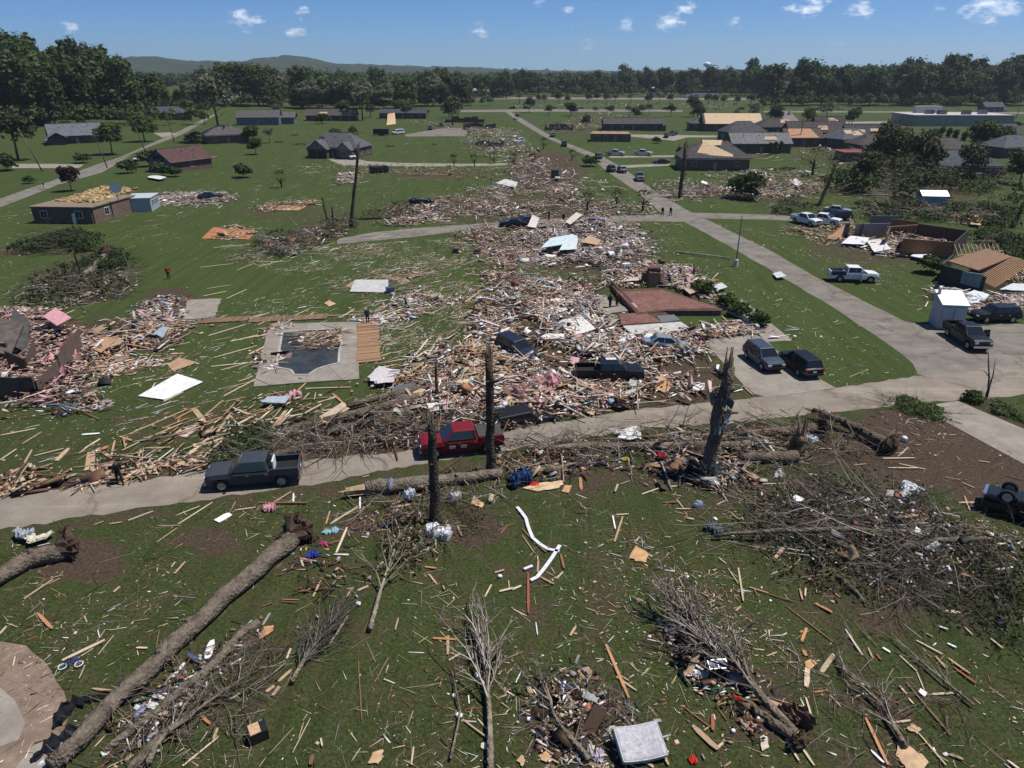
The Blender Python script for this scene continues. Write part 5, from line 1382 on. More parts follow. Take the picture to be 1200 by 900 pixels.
def twig_cloud(pts, n_side=3):
 """many thin branches as one mesh: list of (polyline, r0, r1, colour)"""
 V = []; F = []; T = []
 off = 0
 ang = [2 * PI * k / n_side for k in range(n_side)]
 for (pl, r0, r1, col) in pts:
  m = len(pl)
  for i, p in enumerate(pl):
   q = pl[min(i + 1, m - 1)] - pl[max(i - 1, 0)]
   L = math.sqrt(q.x * q.x + q.y * q.y + q.z * q.z) + 1e-9
   dx, dy, dz = q.x / L, q.y / L, q.z / L
   h = math.hypot(dx, dy)
   if h > .1: ax, ay, az = -dy / h, dx / h, 0
   else: ax, ay, az = 1, 0, 0
   bx, by, bz = dy * az - dz * ay, dz * ax - dx * az, dx * ay - dy * ax
   r = r0 + (r1 - r0) * i / (m - 1)
   for a in ang:
    c_, s_ = math.cos(a) * r, math.sin(a) * r
    V.append((p.x + ax * c_ + bx * s_, p.y + ay * c_ + by * s_, p.z + az * c_ + bz * s_)); T.append(col)
  for i in range(m - 1):
   for k in range(n_side):
    a = off + i * n_side + k; b = off + i * n_side + (k + 1) % n_side
    F.append((a, b, b + n_side, a + n_side))
  off += m * n_side
 return np.array(V), np.array(F), np.array(T)
TWC = [(.15, .125, .10), (.22, .19, .155), (.10, .08, .062), (.06, .048, .038), (.30, .265, .215)]
def fan_branch(rr, s, d, L, r, out, depth=0, cols=TWC, sag=.0, zmin=.04, kids=(3, 5), spread=.55):
 d = d.normalized()
 q = [s]; p = s
 for j in range(4):
  d = (d + Vector((rr.gauss(0, 1), rr.gauss(0, 1), rr.gauss(0, .6) - sag)) * .13).normalized()
  p = p + d * L / 4
  if p.z < zmin: p = Vector((p.x, p.y, zmin + rr.random() * .05))
  q.append(p)
 out.append((q, r, r * .3, rr.choice(cols)))
 if depth > 0:
  for k in range(rr.randint(*kids)):
   i = rr.randint(1, 4)
   nd = d + Vector((rr.gauss(0, 1), rr.gauss(0, 1), rr.gauss(0, .5))) * spread
   fan_branch(rr, q[i], nd, L * rr.uniform(.4, .75), r * .5, out, depth - 1, cols, sag, zmin, kids, spread)
def lying_tree(px, r, label, crown_from=.35, n=14, L=3.0, fan=.45, height=.8, seed=0, cols=TWC, depth=2, leaf=None, group=None, name='fallen_sapling', trunkcol=(.2, .17, .135), kids=(3, 5)):
 """a small uprooted or snapped tree lying from px[0] (butt) to px[-1] (tip), fanned crown"""
 rr = random.Random(seed)
 P = WP(px); base = P[0].copy(); base.z = 0
 pts = [Vector((p.x - base.x, p.y - base.y, .12 + r + height * (i / max(1, len(P) - 1)) * .4)) for i, p in enumerate(P)]
 pts = resample(pts, 7)
 o = empty(name, base, 0, label, 'fallen tree', group)
 g = G(); g.tube(pts, [r * (1 - .7 * i / 6) for i in range(7)], 7)
 g.build('trunk', M_BARK, o, trunkcol, True)
 out = []
 ax = (pts[-1] - pts[0]).normalized()
 for k in range(n):
  t = crown_from + (1 - crown_from) * rr.random() ** 1.2
  f = t * 6; i = min(5, int(f)); s = pts[i].lerp(pts[i + 1], f - i)
  d = ax + Vector((-ax.y, ax.x, 0)) * rr.gauss(0, fan) + Vector((0, 0, abs(rr.gauss(0, height * .35))))
  fan_branch(rr, s, d, L * rr.uniform(.6, 1.15), r * .42, out, depth, cols, .02, kids=kids, spread=fan)
 V, F, T = twig_cloud(out)
 tag(link('twigs', np_mesh('twigs', V, F, M_TWIG, T), o), kind='stuff')
 if leaf:
  L2 = []
  for k in range(6):
   s = pts[rr.randint(3, 6)]; L2.append((s.x + rr.uniform(-1, 1), s.y + rr.uniform(-1, 1), .5, 1.4, 1.4, .5))
  link('foliage', leaf_mesh('foliage', L2, leaf[0], leaf[1], GREENS[leaf[2]], seed), o)
 return o
def brush(poly, n, L, r, h, label, seed=0, cols=TWC, dirs=None, name='brush_pile', leaf=None, depth=1, kids=(2, 4), cat='brush', hub=None):
 """a tangle of torn branches over the ground polygon"""
 rr = random.Random(seed)
 P = WP(poly)
 c = sum(P, Vector()) / len(P); c.z = 0
 out = []
 xs = [p.x for p in P]; ys = [p.y for p in P]
 poly2 = [(p.x, p.y) for p in P]
 k = 0; tries = 0
 ext = max(max(xs) - min(xs), max(ys) - min(ys)) / 2
 while k < n and tries < n * 30:
  tries += 1
  x, y = rr.uniform(min(xs), max(xs)), rr.uniform(min(ys), max(ys))
  if not in_poly(np.array([x]), np.array([y]), poly2)[0]: continue
  e = 1 - min(1, math.hypot(x - c.x, y - c.y) / ext)
  z = rr.uniform(.03, .15 + h * (e ** .6))
  a = rr.gauss(rr.choice(dirs), .35) if dirs else rr.uniform(0, 6.28)
  fan_branch(rr, Vector((x - c.x, y - c.y, z)), Vector((math.cos(a), math.sin(a), rr.gauss(.02, .22))), L * rr.uniform(.5, 1.4), r * rr.uniform(.4, 1.5), out, depth, cols, .02, kids=kids)
  k += 1
 V, F, T = twig_cloud(out)
 o = link(name, np_mesh(name, V, F, M_TWIG, T), None, None, c)
 tag(o, label, cat, kind='stuff')
 if leaf:
  lob = []
  for k in range(leaf[3]):
   for _ in range(20):
    x, y = rr.uniform(min(xs), max(xs)), rr.uniform(min(ys), max(ys))
    if in_poly(np.array([x]), np.array([y]), poly2)[0]: break
   s = rr.uniform(.6, 1.5) * leaf[4]
   lob.append((x - c.x, y - c.y, h * .4, s * 1.2, s * 1.2, h * .5))
  l_ = link('torn_foliage', leaf_mesh('torn_foliage', lob, leaf[0], leaf[1], GREENS[leaf[2]], seed), None, None, c)
  tag(l_, 'torn leaves in the ' + label, 'foliage', kind='stuff')
 return o
snag(511, 611, HT(511, 611, 497), .30, 'charred looking snapped trunk in front of the red pickup', seed=1, color=(.07, .058, .048))
snag(575, 557, HT(575, 557, 418), .30, 'tall snapped trunk at the tail of the red pickup', seed=2, color=(.085, .068, .055), stubs=9)
snag(829, 557, HT(829, 557, 432), .44, 'thick snapped trunk wrapped in torn sheet metal', (.55, .3), seed=3, color=(.14, .115, .09), stubs=8)
snag(412, 258, HT(412, 258, 172), .28, 'tall bare leaning trunk on the left lawn', (2.1, 1.5), seed=4, color=(.06, .05, .04), stubs=3)
snag(384, 262, HT(384, 262, 232), .14, 'short snapped stem nearest the leaning bare trunk', (-.5, 0), seed=5, color=(.06, .05, .04))
snag(391, 263, HT(391, 263, 242), .16, 'short snapped stem between its neighbour and the leaning bare trunk', seed=6, color=(.05, .04, .035))
snag(512, 470, HT(512, 470, 424), .14, 'thin snapped stem among the log pile', (.1, 0), seed=7)
snag(797, 232, HT(797, 232, 170), .4, 'tall storm stripped trunk beside the street', (.6, 2), seed=8, color=(.07, .055, .045), stubs=14)
snag(960, 241, HT(960, 241, 196), .34, 'leaning dark snapped trunk on the right lawn', (3.0, 2.5), seed=9, color=(.055, .045, .037), stubs=10)
snag(1187, 266, HT(1187, 266, 240), .35, 'leaning dark trunk by the shattered wood at right', (1.8, 1.5), seed=10, color=(.05, .042, .036), stubs=8)
snag(793, 186, HT(793, 186, 172), .5, 'thick dark snapped trunk left of the holed roof', (.5, 0), seed=12, color=(.04, .034, .03), stubs=10)
snag(808, 184, HT(808, 184, 170), .5, 'dark leaning snapped trunk against the holed roof', (-1.2, 0), seed=13, color=(.04, .034, .03), stubs=10)
snag(100, 335, HT(100, 335, 296), .13, 'thin standing stem in the brush at left', (-.4, 0), seed=14, color=(.05, .04, .033))
snag(78, 330, 2.5, .12, 'short forked stem in the brush at left', (.3, 0), seed=15, color=(.05, .04, .033))
snag(934, 532, 1.5, .55, 'torn splintered stump by the lane', seed=16, color=(.15, .11, .08), stubs=0)
p = W(1155, 468); o = empty('bare_sapling', (p.x, p.y, 0), 0, 'bare snapped sapling standing by the right drive', 'tree')
g = G()
g.tube([(0, 0, -.2), (0, 0, .9), (-.25, 0, 2.0), (-.6, .1, 3.3), (-.85, .1, 4.3)], [.12, .11, .07, .05, .02], 6)
g.tube([(0, 0, .9), (.05, .05, 2.2), (-.1, .1, 3.6)], [.08, .05, .02], 5); g.tube([(-.25, 0, 2), (-.7, .1, 2.5), (-1.1, .1, 2.6)], [.04, .03, .01], 4)
g.build('trunk', M_BARK, o, (.18, .15, .12), True)
log([(350, 634), (300, 676), (215, 752), (130, 835), (62, 905)], [.52, .5, .45, .4, .33], 'long thick trunk fallen across the left foreground', limbs=8, root=0, seed=21, color=(.16, .135, .11), limb_len=(.6, 1.7))
log([(302, 731), (240, 790), (190, 832), (120, 884)], [.2, .22, .2, .14], 'thinner trunk lying right of the long foreground trunk', limbs=7, seed=22, color=(.15, .13, .105), limb_len=(1.5, 3.5))
log([(78, 652), (40, 661), (0, 684), (-50, 712)], [.5, .48, .46, .42], 'thick trunk end at the left edge below the lane', root=0, seed=23, color=(.15, .125, .10))
log([(428, 580), (500, 572), (587, 559)], [.5, .45, .34], 'trunk lying beside the lane under the charred snag', limbs=4, split=0, seed=24, color=(.19, .165, .135))
log([(618, 529), (690, 527), (780, 527), (880, 525)], [.22, .3, .34, .3], 'trunk lying along the lane edge right of the tall snag', limbs=8, seed=25, color=(.19, .16, .13))
log([(622, 556), (660, 550), (706, 543)], [.2, .2, .14], 'thin trunk lying below the lane edge trunk', limbs=4, seed=26, color=(.18, .155, .125))
log([(866, 541), (905, 541), (933, 541)], [.36, .4, .45], 'short trunk broken from the splintered stump', seed=27, color=(.15, .12, .095))
log([(862, 512), (915, 510), (962, 507)], [.28, .34, .42], 'trunk with a root ball lying along the lane by the drive', root=1, seed=28, color=(.15, .12, .095))
log([(1040, 530), (1000, 510), (952, 490)], [.4, .34, .22], 'uprooted trunk leaning beside the bare earth', root=0, seed=29, limbs=8, limb_len=(.8, 2), color=(.12, .1, .08), zs=(.2, .4, .5), split=1)
log([(382, 500), (440, 484), (500, 466), (548, 446)], [.42, .38, .34, .28], 'log with a pale broken end in the log pile', limbs=4, split=0, seed=30, color=(.15, .125, .1))
log([(392, 510), (460, 492), (530, 470), (565, 440)], [.34, .3, .26, .2], 'front log of the log pile beside the lane', limbs=5, seed=31, color=(.16, .135, .11))
log([(410, 482), (470, 468), (545, 452)], [.26, .26, .2], 'rear log of the log pile beside the lane', limbs=4, seed=32, color=(.15, .125, .1), zs=(.3, .4, .3))
log([(435, 520), (500, 502), (560, 490)], [.18, .2, .14], 'thin log lowest on the log pile by the lane', limbs=5, seed=33, color=(.15, .125, .1))
log([(836, 633), (930, 634), (1010, 633), (1090, 634)], [.1, .15, .16, .14], 'long slim trunk in the brush at right', zs=(.2, .7, .6, .4), limbs=9, seed=34, color=(.17, .15, .12), limb_len=(1.5, 4))
log([(1050, 655), (1110, 645), (1150, 640)], [.2, .2, .12], 'slim trunk in the brush nearest the black overturned vehicle', zs=(.5, .6, .5), limbs=5, seed=35, color=(.16, .14, .115))
log([(1018, 712), (960, 660), (905, 590)], [.12, .14, .1], 'thin slanting trunk in the brush at right', limbs=6, seed=36, color=(.15, .13, .105))
log([(932, 872), (905, 850), (868, 822)], [.26, .2, .14], 'small uprooted trunk with earth on its roots at the lower right', root=0, seed=37, color=(.17, .14, .11))
log([(150, 905), (185, 872), (222, 838)], [.2, .18, .12], 'short thin trunk in the lower left brush', limbs=5, seed=38, color=(.15, .13, .105))
log([(412, 266), (370, 272), (330, 283), (300, 290)], [.4, .36, .3, .2], 'trunk with an upturned root fallen on the left lawn', limbs=5, root=0, seed=39, color=(.13, .105, .085))
log([(412, 258), (440, 257), (470, 256)], [.3, .25, .15], 'trunk fallen to the right of the leaning bare trunk', limbs=3, seed=40, color=(.08, .065, .055))
log([(128, 310), (112, 320), (95, 332)], [.5, .42, .35], 'pale trunk lying in the brush at left', seed=41, root=0, color=(.21, .185, .155), zs=(.9, .5, .2))
log([(60, 352), (85, 338), (108, 326)], [.18, .2, .22], 'thin trunk in the brush at left', limbs=6, seed=42, color=(.12, .1, .08))
log([(960, 250), (1020, 242), (1070, 246)], [.3, .32, .2], 'grey trunk fallen behind the two white pickups', limbs=7, seed=43, color=(.10, .085, .07))
log([(1070, 252), (1120, 256), (1180, 252)], [.35, .3, .2], 'trunk lying before the pale garden shed', limbs=8, seed=44, color=(.12, .10, .085))
lying_tree([(575, 915), (574, 840), (568, 790), (562, 762)], .16, 'slender grey sapling lying butt toward the bottom edge', .5, 20, 2.1, .34, .7, 51, cols=[(.3, .27, .225), (.22, .19, .155), (.38, .345, .29), (.12, .1, .08)], kids=(2, 4), trunkcol=(.24, .21, .17))
lying_tree([(434, 742), (447, 695), (460, 660), (470, 630)], .13, 'pale branching sapling lying left of the white sack', .3, 10, 2.3, .4, .6, 52, cols=[(.3, .27, .2), (.24, .22, .16), (.16, .16, .10)], kids=(2, 3), trunkcol=(.28, .25, .19), leaf=(160, .14, 'olive'))
lying_tree([(343, 803), (365, 765), (395, 735)], .12, 'dark bushy branch lying left of the pale sapling', .2, 24, 1.7, .3, .4, 53, cols=[(.07, .06, .05), (.11, .095, .08), (.17, .15, .125)])
lying_tree([(930, 865), (880, 812), (840, 775), (800, 735)], .2, 'bushy grey treetop lying at the lower right with red litter', .3, 40, 2.1, .4, .8, 54, cols=[(.2, .175, .145), (.28, .25, .21), (.12, .10, .085), (.07, .06, .05)], kids=(3, 5))
lying_tree([(690, 895), (650, 850), (640, 815)], .14, 'broken limb under the dirty mattress', .2, 8, 1.5, .6, .4, 55)
lying_tree([(1060, 880), (1030, 830), (985, 790)], .12, 'narrow dead branch among boards at the lower right', .2, 9, 1.3, .3, .3, 56)
lying_tree([(1140, 830), (1090, 790), (1040, 745)], .07, 'thin bare limb on the grass at right', .3, 4, 1.2, .3, .2, 57)
lying_tree([(528, 893), (540, 840), (530, 790)], .06, 'crooked thin limb left of the slender sapling', .5, 3, 1.5, .4, .3, 58)
lying_tree([(175, 900), (190, 868), (235, 838), (290, 800)], .14, 'dead limb crossing the lower left brush', .2, 12, 1.7, .5, .4, 59)
brush([(870, 600), (960, 560), (1040, 575), (1120, 610), (1190, 640), (1200, 690), (1120, 700), (1020, 690), (930, 670), (880, 640)], 390, 2.6, .034, .9,
  'wide grey tangle of torn branches in the right foreground', 61, depth=1, kids=(3, 5), cols=[(.06, .05, .04), (.10, .085, .07), (.15, .13, .105), (.21, .185, .155), (.04, .034, .028)], leaf=(2400, .12, 'olive', 24, 1.5))
brush([(880, 600), (980, 570), (1090, 610), (1150, 640), (1060, 680), (930, 660)], 75, 4.2, .04, 1.2, 'paler bare branches on top of the right branch tangle', 86, cols=[(.2, .175, .145), (.15, .13, .105), (.27, .24, .2)], depth=1, kids=(1, 2))
brush([(960, 640), (1080, 640), (1190, 670), (1190, 740), (1090, 720), (1000, 690)], 190, 2.4, .026, .3, 'low dark twigs spread below the right branch tangle', 62, cols=[(.06, .05, .04), (.09, .075, .06), (.14, .12, .1)], leaf=(2200, .11, 'dark', 16, 1.8))
brush([(590, 515), (720, 508), (830, 500), (930, 495), (1000, 500), (1030, 540), (900, 552), (800, 545), (700, 548), (600, 560)], 420, 2.2, .04, .7, 'line of torn branches along the near side of the lane', 63)
brush([(300, 520), (360, 500), (450, 490), (560, 480), (560, 500), (440, 528), (330, 540), (250, 548)], 340, 2.3, .04, .8, 'torn branches along the far side of the lane by the log pile', 64)
brush([(250, 545), (300, 505), (320, 520), (270, 550)], 50, 1.6, .03, .9, 'green brush behind the grey pickup', 65, leaf=(1600, .14, 'dark', 7, .9))
brush([(390, 600), (470, 575), (600, 560), (620, 585), (500, 600), (430, 620)], 130, 1.8, .03, .4, 'twigs strewn round the trunk under the charred snag', 66)
brush([(100, 900), (190, 800), (300, 735), (330, 760), (260, 840), (200, 905)], 150, 1.6, .022, .3, 'spread of torn twigs between the two left foreground trunks', 67)
brush([(520, 640), (570, 618), (560, 600), (480, 630), (440, 660), (470, 665)], 60, 1.8, .025, .5, 'green twigs beside the white sack', 68, cols=[(.1, .11, .06), (.15, .155, .09), (.2, .18, .13)], leaf=(300, .1, 'olive', 5, .8))
brush([(0, 345), (50, 325), (110, 315), (160, 325), (155, 345), (90, 362), (20, 362)], 200, 2.6, .05, 1.9, 'grey brown tangle of torn treetops on the left lawn', 69, leaf=(1500, .2, 'olive', 12, 1.6))
brush([(38, 294), (60, 282), (95, 277), (118, 285), (115, 297), (60, 299)], 90, 3.2, .06, 2.0, 'dark feathery treetop lying on the left lawn', 70, dirs=[PI, 2.9], cols=[(.05, .045, .035), (.08, .075, .055)], leaf=(4200, .22, 'dark', 14, 1.7))
brush([(112, 318), (118, 304), (140, 302), (158, 315), (140, 322)], 60, 2.4, .05, 2.2, 'dark treetop behind the pale trunk at left', 71, cols=[(.05, .04, .033), (.08, .065, .05)], leaf=(1800, .2, 'dark', 8, 1.4))
brush([(275, 300), (300, 285), (345, 268), (410, 255), (425, 265), (380, 285), (335, 300), (290, 305)], 220, 2.6, .05, 1.3, 'brown tangle of branches round the fallen trunks on the left lawn', 72, leaf=(900, .2, 'olive', 8, 1.3))
brush([(430, 255), (440, 245), (475, 240), (480, 256), (450, 260)], 80, 2.0, .04, 1.3, 'brown thicket left of the overturned black car', 73, leaf=(500, .2, 'olive', 5, 1.4))
brush([(985, 262), (1010, 245), (1050, 235), (1130, 235), (1185, 250), (1190, 268), (1100, 262), (1040, 258)], 240, 3.2, .08, 1.6, 'wide tangle of broken limbs round the pale garden shed', 74, leaf=(4600, .25, 'dark', 18, 2.2))
brush([(990, 235), (1000, 200), (1040, 180), (1085, 200), (1100, 220), (1060, 240)], 200, 4.2, .1, 5.5, 'mass of shattered treetops right of the dark roofed houses', 75, leaf=(6500, .4, 'dark', 20, 3.6), depth=2, kids=(2, 3))
brush([(1100, 210), (1140, 200), (1200, 205), (1200, 245), (1130, 238)], 130, 3.4, .08, 3.0, 'shattered trees below the dark hipped house at right', 76, leaf=(2600, .33, 'mid', 12, 2.6))
brush([(1135, 300), (1150, 280), (1200, 285), (1230, 300), (1200, 312)], 80, 2.8, .06, 2.2, 'dark treetop lying behind the collapsed dark green house', 77, leaf=(2600, .24, 'dark', 10, 1.9))
brush([(880, 200), (1000, 196), (1010, 225), (960, 235), (890, 215)], 60, 2.6, .05, .8, 'torn limbs strewn on the lawn before the dark roofed houses', 84, leaf=(900, .25, 'olive', 9, 1.6))
brush([(300, 165), (350, 150), (540, 160), (520, 178), (330, 180)], 50, 2.4, .05, .5, 'torn limbs strewn on the far lawn behind the grey gabled house', 85, leaf=(500, .25, 'olive', 8, 1.4))
brush([(895, 240), (920, 232), (960, 240), (940, 252), (900, 252)], 90, 2.4, .05, 1.4, 'brush heap by the flattened house left of the white pickups', 78, leaf=(600, .22, 'olive', 6, 1.4))
brush([(1035, 470), (1062, 466), (1110, 487), (1115, 497), (1060, 484)], 50, 1.6, .03, .35, 'green leafy branch heap by the junction', 79, cols=[(.05, .06, .03), (.08, .09, .04)], leaf=(1300, .12, 'mid', 10, .6))
brush([(1125, 468), (1150, 466), (1200, 485), (1200, 495), (1150, 480)], 30, 1.5, .03, .4, 'low greenery beside the right drive', 80, leaf=(1000, .12, 'mid', 9, .55))
brush([(410, 720), (330, 800), (300, 860), (230, 880), (330, 740)], 60, 1.6, .02, .25, 'sparse twigs on the grass left of the dark bushy branch', 81)
brush([(620, 880), (640, 790), (720, 800), (760, 850), (780, 898), (640, 905)], 90, 1.2, .02, .3, 'twigs heaped round the dirty mattress', 82)
brush([(920, 760), (1000, 740), (1130, 800), (1100, 890), (960, 880)], 90, 1.5, .02, .2, 'thin twigs strewn among boards at the lower right', 83)
# ================================================================ VEHICLES
def evald(me, mods):
 o = bpy.data.objects.new('build', me); COL.objects.link(o)
 tmp = []
 for f in mods: tmp += f(o) or []
 dg = bpy.context.evaluated_depsgraph_get(); dg.update()
 out = bpy.data.meshes.new_from_object(o.evaluated_get(dg))
 for t in tmp: bpy.data.objects.remove(t)
 bpy.data.objects.remove(o)
 return out
def ring(x, w, zb, zt, w2=None, crown=.03):
 w2 = w2 or w * .93; zm = zb + (zt - zb) * .62
 h = [(0, zb), (w * .88, zb), (w * .97, zb + .12), (w, zm), (w2, zt - .02), (w2 * .85, zt), (0, zt + crown)]
 return [Vector((x, y, z)) for y, z in h] + [Vector((x, -y, z)) for y, z in h[-2:0:-1]]
SPECS = {
 'pickup': dict(L=5.9, st=[(2.94, .82, .6, .92), (2.9, .9, .46, 1.14), (2.62, .97, .42, 1.24), (1.6, .99, .42, 1.30), (.5, .995, .42, 1.28), (-1.12, .995, .42, 1.28), (-1.14, .985, .44, .95), (-2.78, .975, .5, .95), (-2.92, .96, .56, .95)],
     cab=(1.5, -1.06, .62, -.9, 1.27, 1.96, .94, .76), ax=(1.95, -1.78), R=.44, bed=True, rows=2),
 'suv': dict(L=4.9, st=[(2.44, .72, .5, .78), (2.38, .84, .38, .95), (2.0, .93, .32, 1.05), (1.15, .96, .3, 1.12), (.4, .97, .28, 1.1), (-1.6, .96, .3, 1.1), (-2.3, .92, .38, 1.08), (-2.43, .86, .48, .98)],
    cab=(1.2, -2.32, .45, -2.05, 1.08, 1.76, .9, .7), ax=(1.5, -1.42), R=.38, bed=False, rows=3),
 'sedan': dict(L=4.75, st=[(2.36, .66, .42, .62), (2.3, .8, .3, .76), (1.9, .88, .24, .86), (1.05, .91, .22, .95), (.2, .92, .22, .94), (-1.3, .91, .24, .97), (-2.15, .86, .32, .96), (-2.36, .76, .42, .84)],
     cab=(1.15, -1.75, .35, -1.0, .93, 1.43, .84, .62), ax=(1.42, -1.35), R=.33, bed=False, rows=2),
 'van': dict(L=5.3, st=[(2.64, .74, .45, .8), (2.58, .88, .35, 1.0), (2.2, .96, .3, 1.12), (1.5, .99, .28, 1.2), (.4, 1.0, .28, 1.2), (-2.3, 1.0, .3, 1.2), (-2.6, .97, .4, 1.18)],
    cab=(1.9, -2.55, 1.15, -2.5, 1.18, 2.05, .95, .84), ax=(1.7, -1.5), R=.36, bed=False, rows=3),
}
VP = {}
def vehicle_parts(kind):
 """part meshes: (name, mesh, offset, [subparts])"""
 if kind in VP: return VP[kind]
 S = SPECS[kind]; L = S['L']
 g = G(); g.loft([ring(x, w, zb, zt) for x, w, zb, zt in S['st']])
 body = g.mesh('body', M_PAINT)
 def cut(o):
  res = []
  for ax in S['ax']:
   for s in (-1, 1):
    gc = G(); gc.tube([(ax, s * .62, S['R']), (ax, s * 1.3, S['R'])], [S['R'] * 1.17] * 2, 24)
    c = bpy.data.objects.new('cutter', gc.mesh('cutter', M_BLACK)); COL.objects.link(c); res.append(c)
    md = o.modifiers.new('cut', 'BOOLEAN'); md.operation = 'DIFFERENCE'; md.solver = 'EXACT'; md.object = c
  md = o.modifiers.new('bv', 'BEVEL'); md.width = .035; md.segments = 2; md.limit_method = 'ANGLE'; md.angle_limit = R_(32)
  return res
 body = evald(body, [cut])
 body.materials.clear(); body.materials.append(M_PAINT)
 body.polygons.foreach_set('material_index', [0] * len(body.polygons))
 body.polygons.foreach_set('use_smooth', [False] * len(body.polygons))
 parts = [('body', body, None, [])]
 xb0, xb1, xt0, xt1, zb, zt, wb, wt = S['cab']
 b = [(xb1, -wb, zb), (xb0, -wb, zb), (xb0, wb, zb), (xb1, wb, zb)]
 t = [(xt1, -wt, zt), (xt0, -wt, zt), (xt0, wt, zt), (xt1, wt, zt)]
 gc = G(); gc.hexa(b + t)
 cabm = evald(gc.mesh('cabin', M_PAINT), [lambda o: [setattr(o.modifiers.new('bv', 'BEVEL'), 'width', .07), setattr(o.modifiers['bv'], 'segments', 2)] and []])
 parts.append(('cabin', cabm, None, []))
 B = [Vector(q) for q in b]; T = [Vector(q) for q in t]
 def pane(p00, p10, p11, p01, u0, u1, v0, v1, nm):
  f = lambda u, v: (p00.lerp(p10, u)).lerp(p01.lerp(p11, u), v)
  q = [f(u0, v0), f(u1, v0), f(u1, v1), f(u0, v1)]
  nn = (q[1] - q[0]).cross(q[3] - q[0]).normalized()
  c = sum(q, Vector()) / 4
  if nn.dot(c - Vector((0, 0, 1.2))) < 0: nn = -nn
  g = G(); g.hexa([p - nn * .02 for p in q] + [p + nn * .012 for p in q]); return (nm, g.mesh(nm, M_GLASS), None, [])
 parts.append(pane(B[1], B[2], T[2], T[1], .05, .95, .06, .95, 'windshield'))
 parts.append(pane(B[3], B[0], T[0], T[3], .09, .91, .18, .88, 'rear_window'))
 r = S['rows']
 for (i, j) in ((0, 1), (3, 2)):
  for k in range(r):
   u0 = .05 + (k) * .9 / r; u1 = .05 + (k + 1) * .9 / r - .025
   if k == 0 : u0 += .02
   parts.append(pane(B[i], B[j], T[j], T[i], u0, u1, .08, .92, 'side_window'))
 n = 2 if kind != 'van' else 2
 dx0, dx1 = S['cab'][0] - .25, (S['cab'][1] if kind == 'pickup' else S['ax'][1] + S['R'] * .9)
 wmid = .99 if kind in ('pickup', 'van') else (.962 if kind == 'suv' else .915)
 for s in (-1, 1):
  for k in range(n):
   a = dx0 + (dx1 - dx0) * k / n - .02; c = dx0 + (dx1 - dx0) * (k + 1) / n + .02
   g = G(); zlo = .5 if kind != 'sedan' else .32; zhi = zb - .12
   g.hexa([(c, s * (wmid - .05), zlo), (a, s * (wmid - .05), zlo), (a, s * (wmid + .006), zlo), (c, s * (wmid + .006), zlo), (c, s * (wmid - .06), zhi), (a, s * (wmid - .06), zhi), (a, s * (wmid + .004), zhi), (c, s * (wmid + .004), zhi)])
   h = G(); h.box((c + .14, s * (wmid + .015), zhi - .08), (.2, .03, .04))
   parts.append(('door', g.mesh('door', M_PAINT), None, [('handle', h.mesh('handle', M_CHROME))]))
 R = S['R']
 gt = G(); pr = [(.60, -.12), (.93, -.12), (1.0, -.07), (1.0, .07), (.93, .12), (.60, .12)]
 rings = [[Vector((math.cos(a) * R * q, y, math.sin(a) * R * q)) for q, y in pr] for a in [2 * PI * k / 20 for k in range(21)]]
 gt.loft(rings, cap=False); tyre = gt.mesh('wheel', M_RUBBER, True)
 gr = G(); gr.tube([(0, -.09, 0), (0, .09, 0)], [R * .62] * 2, 16)
 for k in range(5):
  a = 2 * PI * k / 5
  for y in (-.1, .1): gr.bar((0, y, 0), (math.cos(a) * R * .58, y, math.sin(a) * R * .58), .05, .09, up=(0, 1, 0))
 rim = gr.mesh('rim', M_RIM)
 for ax in S['ax']:
  for s in (-1, 1): parts.append(('wheel', tyre, (ax, s * (.86 if kind != 'sedan' else .8), R), [('rim', rim)]))
 f = S['st'][0][0]; e = S['st'][-1][0]; fz = S['st'][1]
 zl = fz[3] - .16
 for s in (-1, 1):
  g = G(); g.box((f - .08, s * fz[1] * .78, zl), (.22, .32, .16)); parts.append(('headlight', g.mesh('headlight', M_LAMP), None, []))
  g = G(); zt_ = 1.1 if kind == 'pickup' else S['st'][-2][3] - .2
  g.box((e + .03, s * S['st'][-1][1] * .93, zt_), (.16, .14, .36 if kind != 'sedan' else .16)); parts.append(('tail_light', g.mesh('tail_light', M_TAIL), None, []))
  g = G(); g.box((xb0 - .28, s * (wb + .18), zb + .09), (.12, .22, .17)); parts.append(('mirror', g.mesh('mirror', M_PAINT if kind != 'pickup' else M_BLACK), None, []))
 g = G(); g.box((f + .0, 0, zl - .04), (.1, fz[1] * 1.1, .26)); parts.append(('grille', g.mesh('grille', M_BLACK), None, []))
 g = G(); g.box((f + .01, 0, S['st'][0][2] + .03), (.2, fz[1] * 1.95, .2)); parts.append(('bumper', g.mesh('bumper', M_CHROME if kind == 'pickup' else M_BLACK), None, []))
 g = G(); g.box((e - .01, 0, S['st'][-1][2] + .06), (.2, S['st'][-1][1] * 1.9, .18)); parts.append(('bumper', g.mesh('bumper', M_CHROME if kind == 'pickup' else M_BLACK), None, []))
 g = G(); g.box((e - .045, 0, .78 if kind != 'pickup' else 1.0), (.02, .32, .16)); parts.append(('number_plate', g.mesh('number_plate', M_LAMP), None, []))
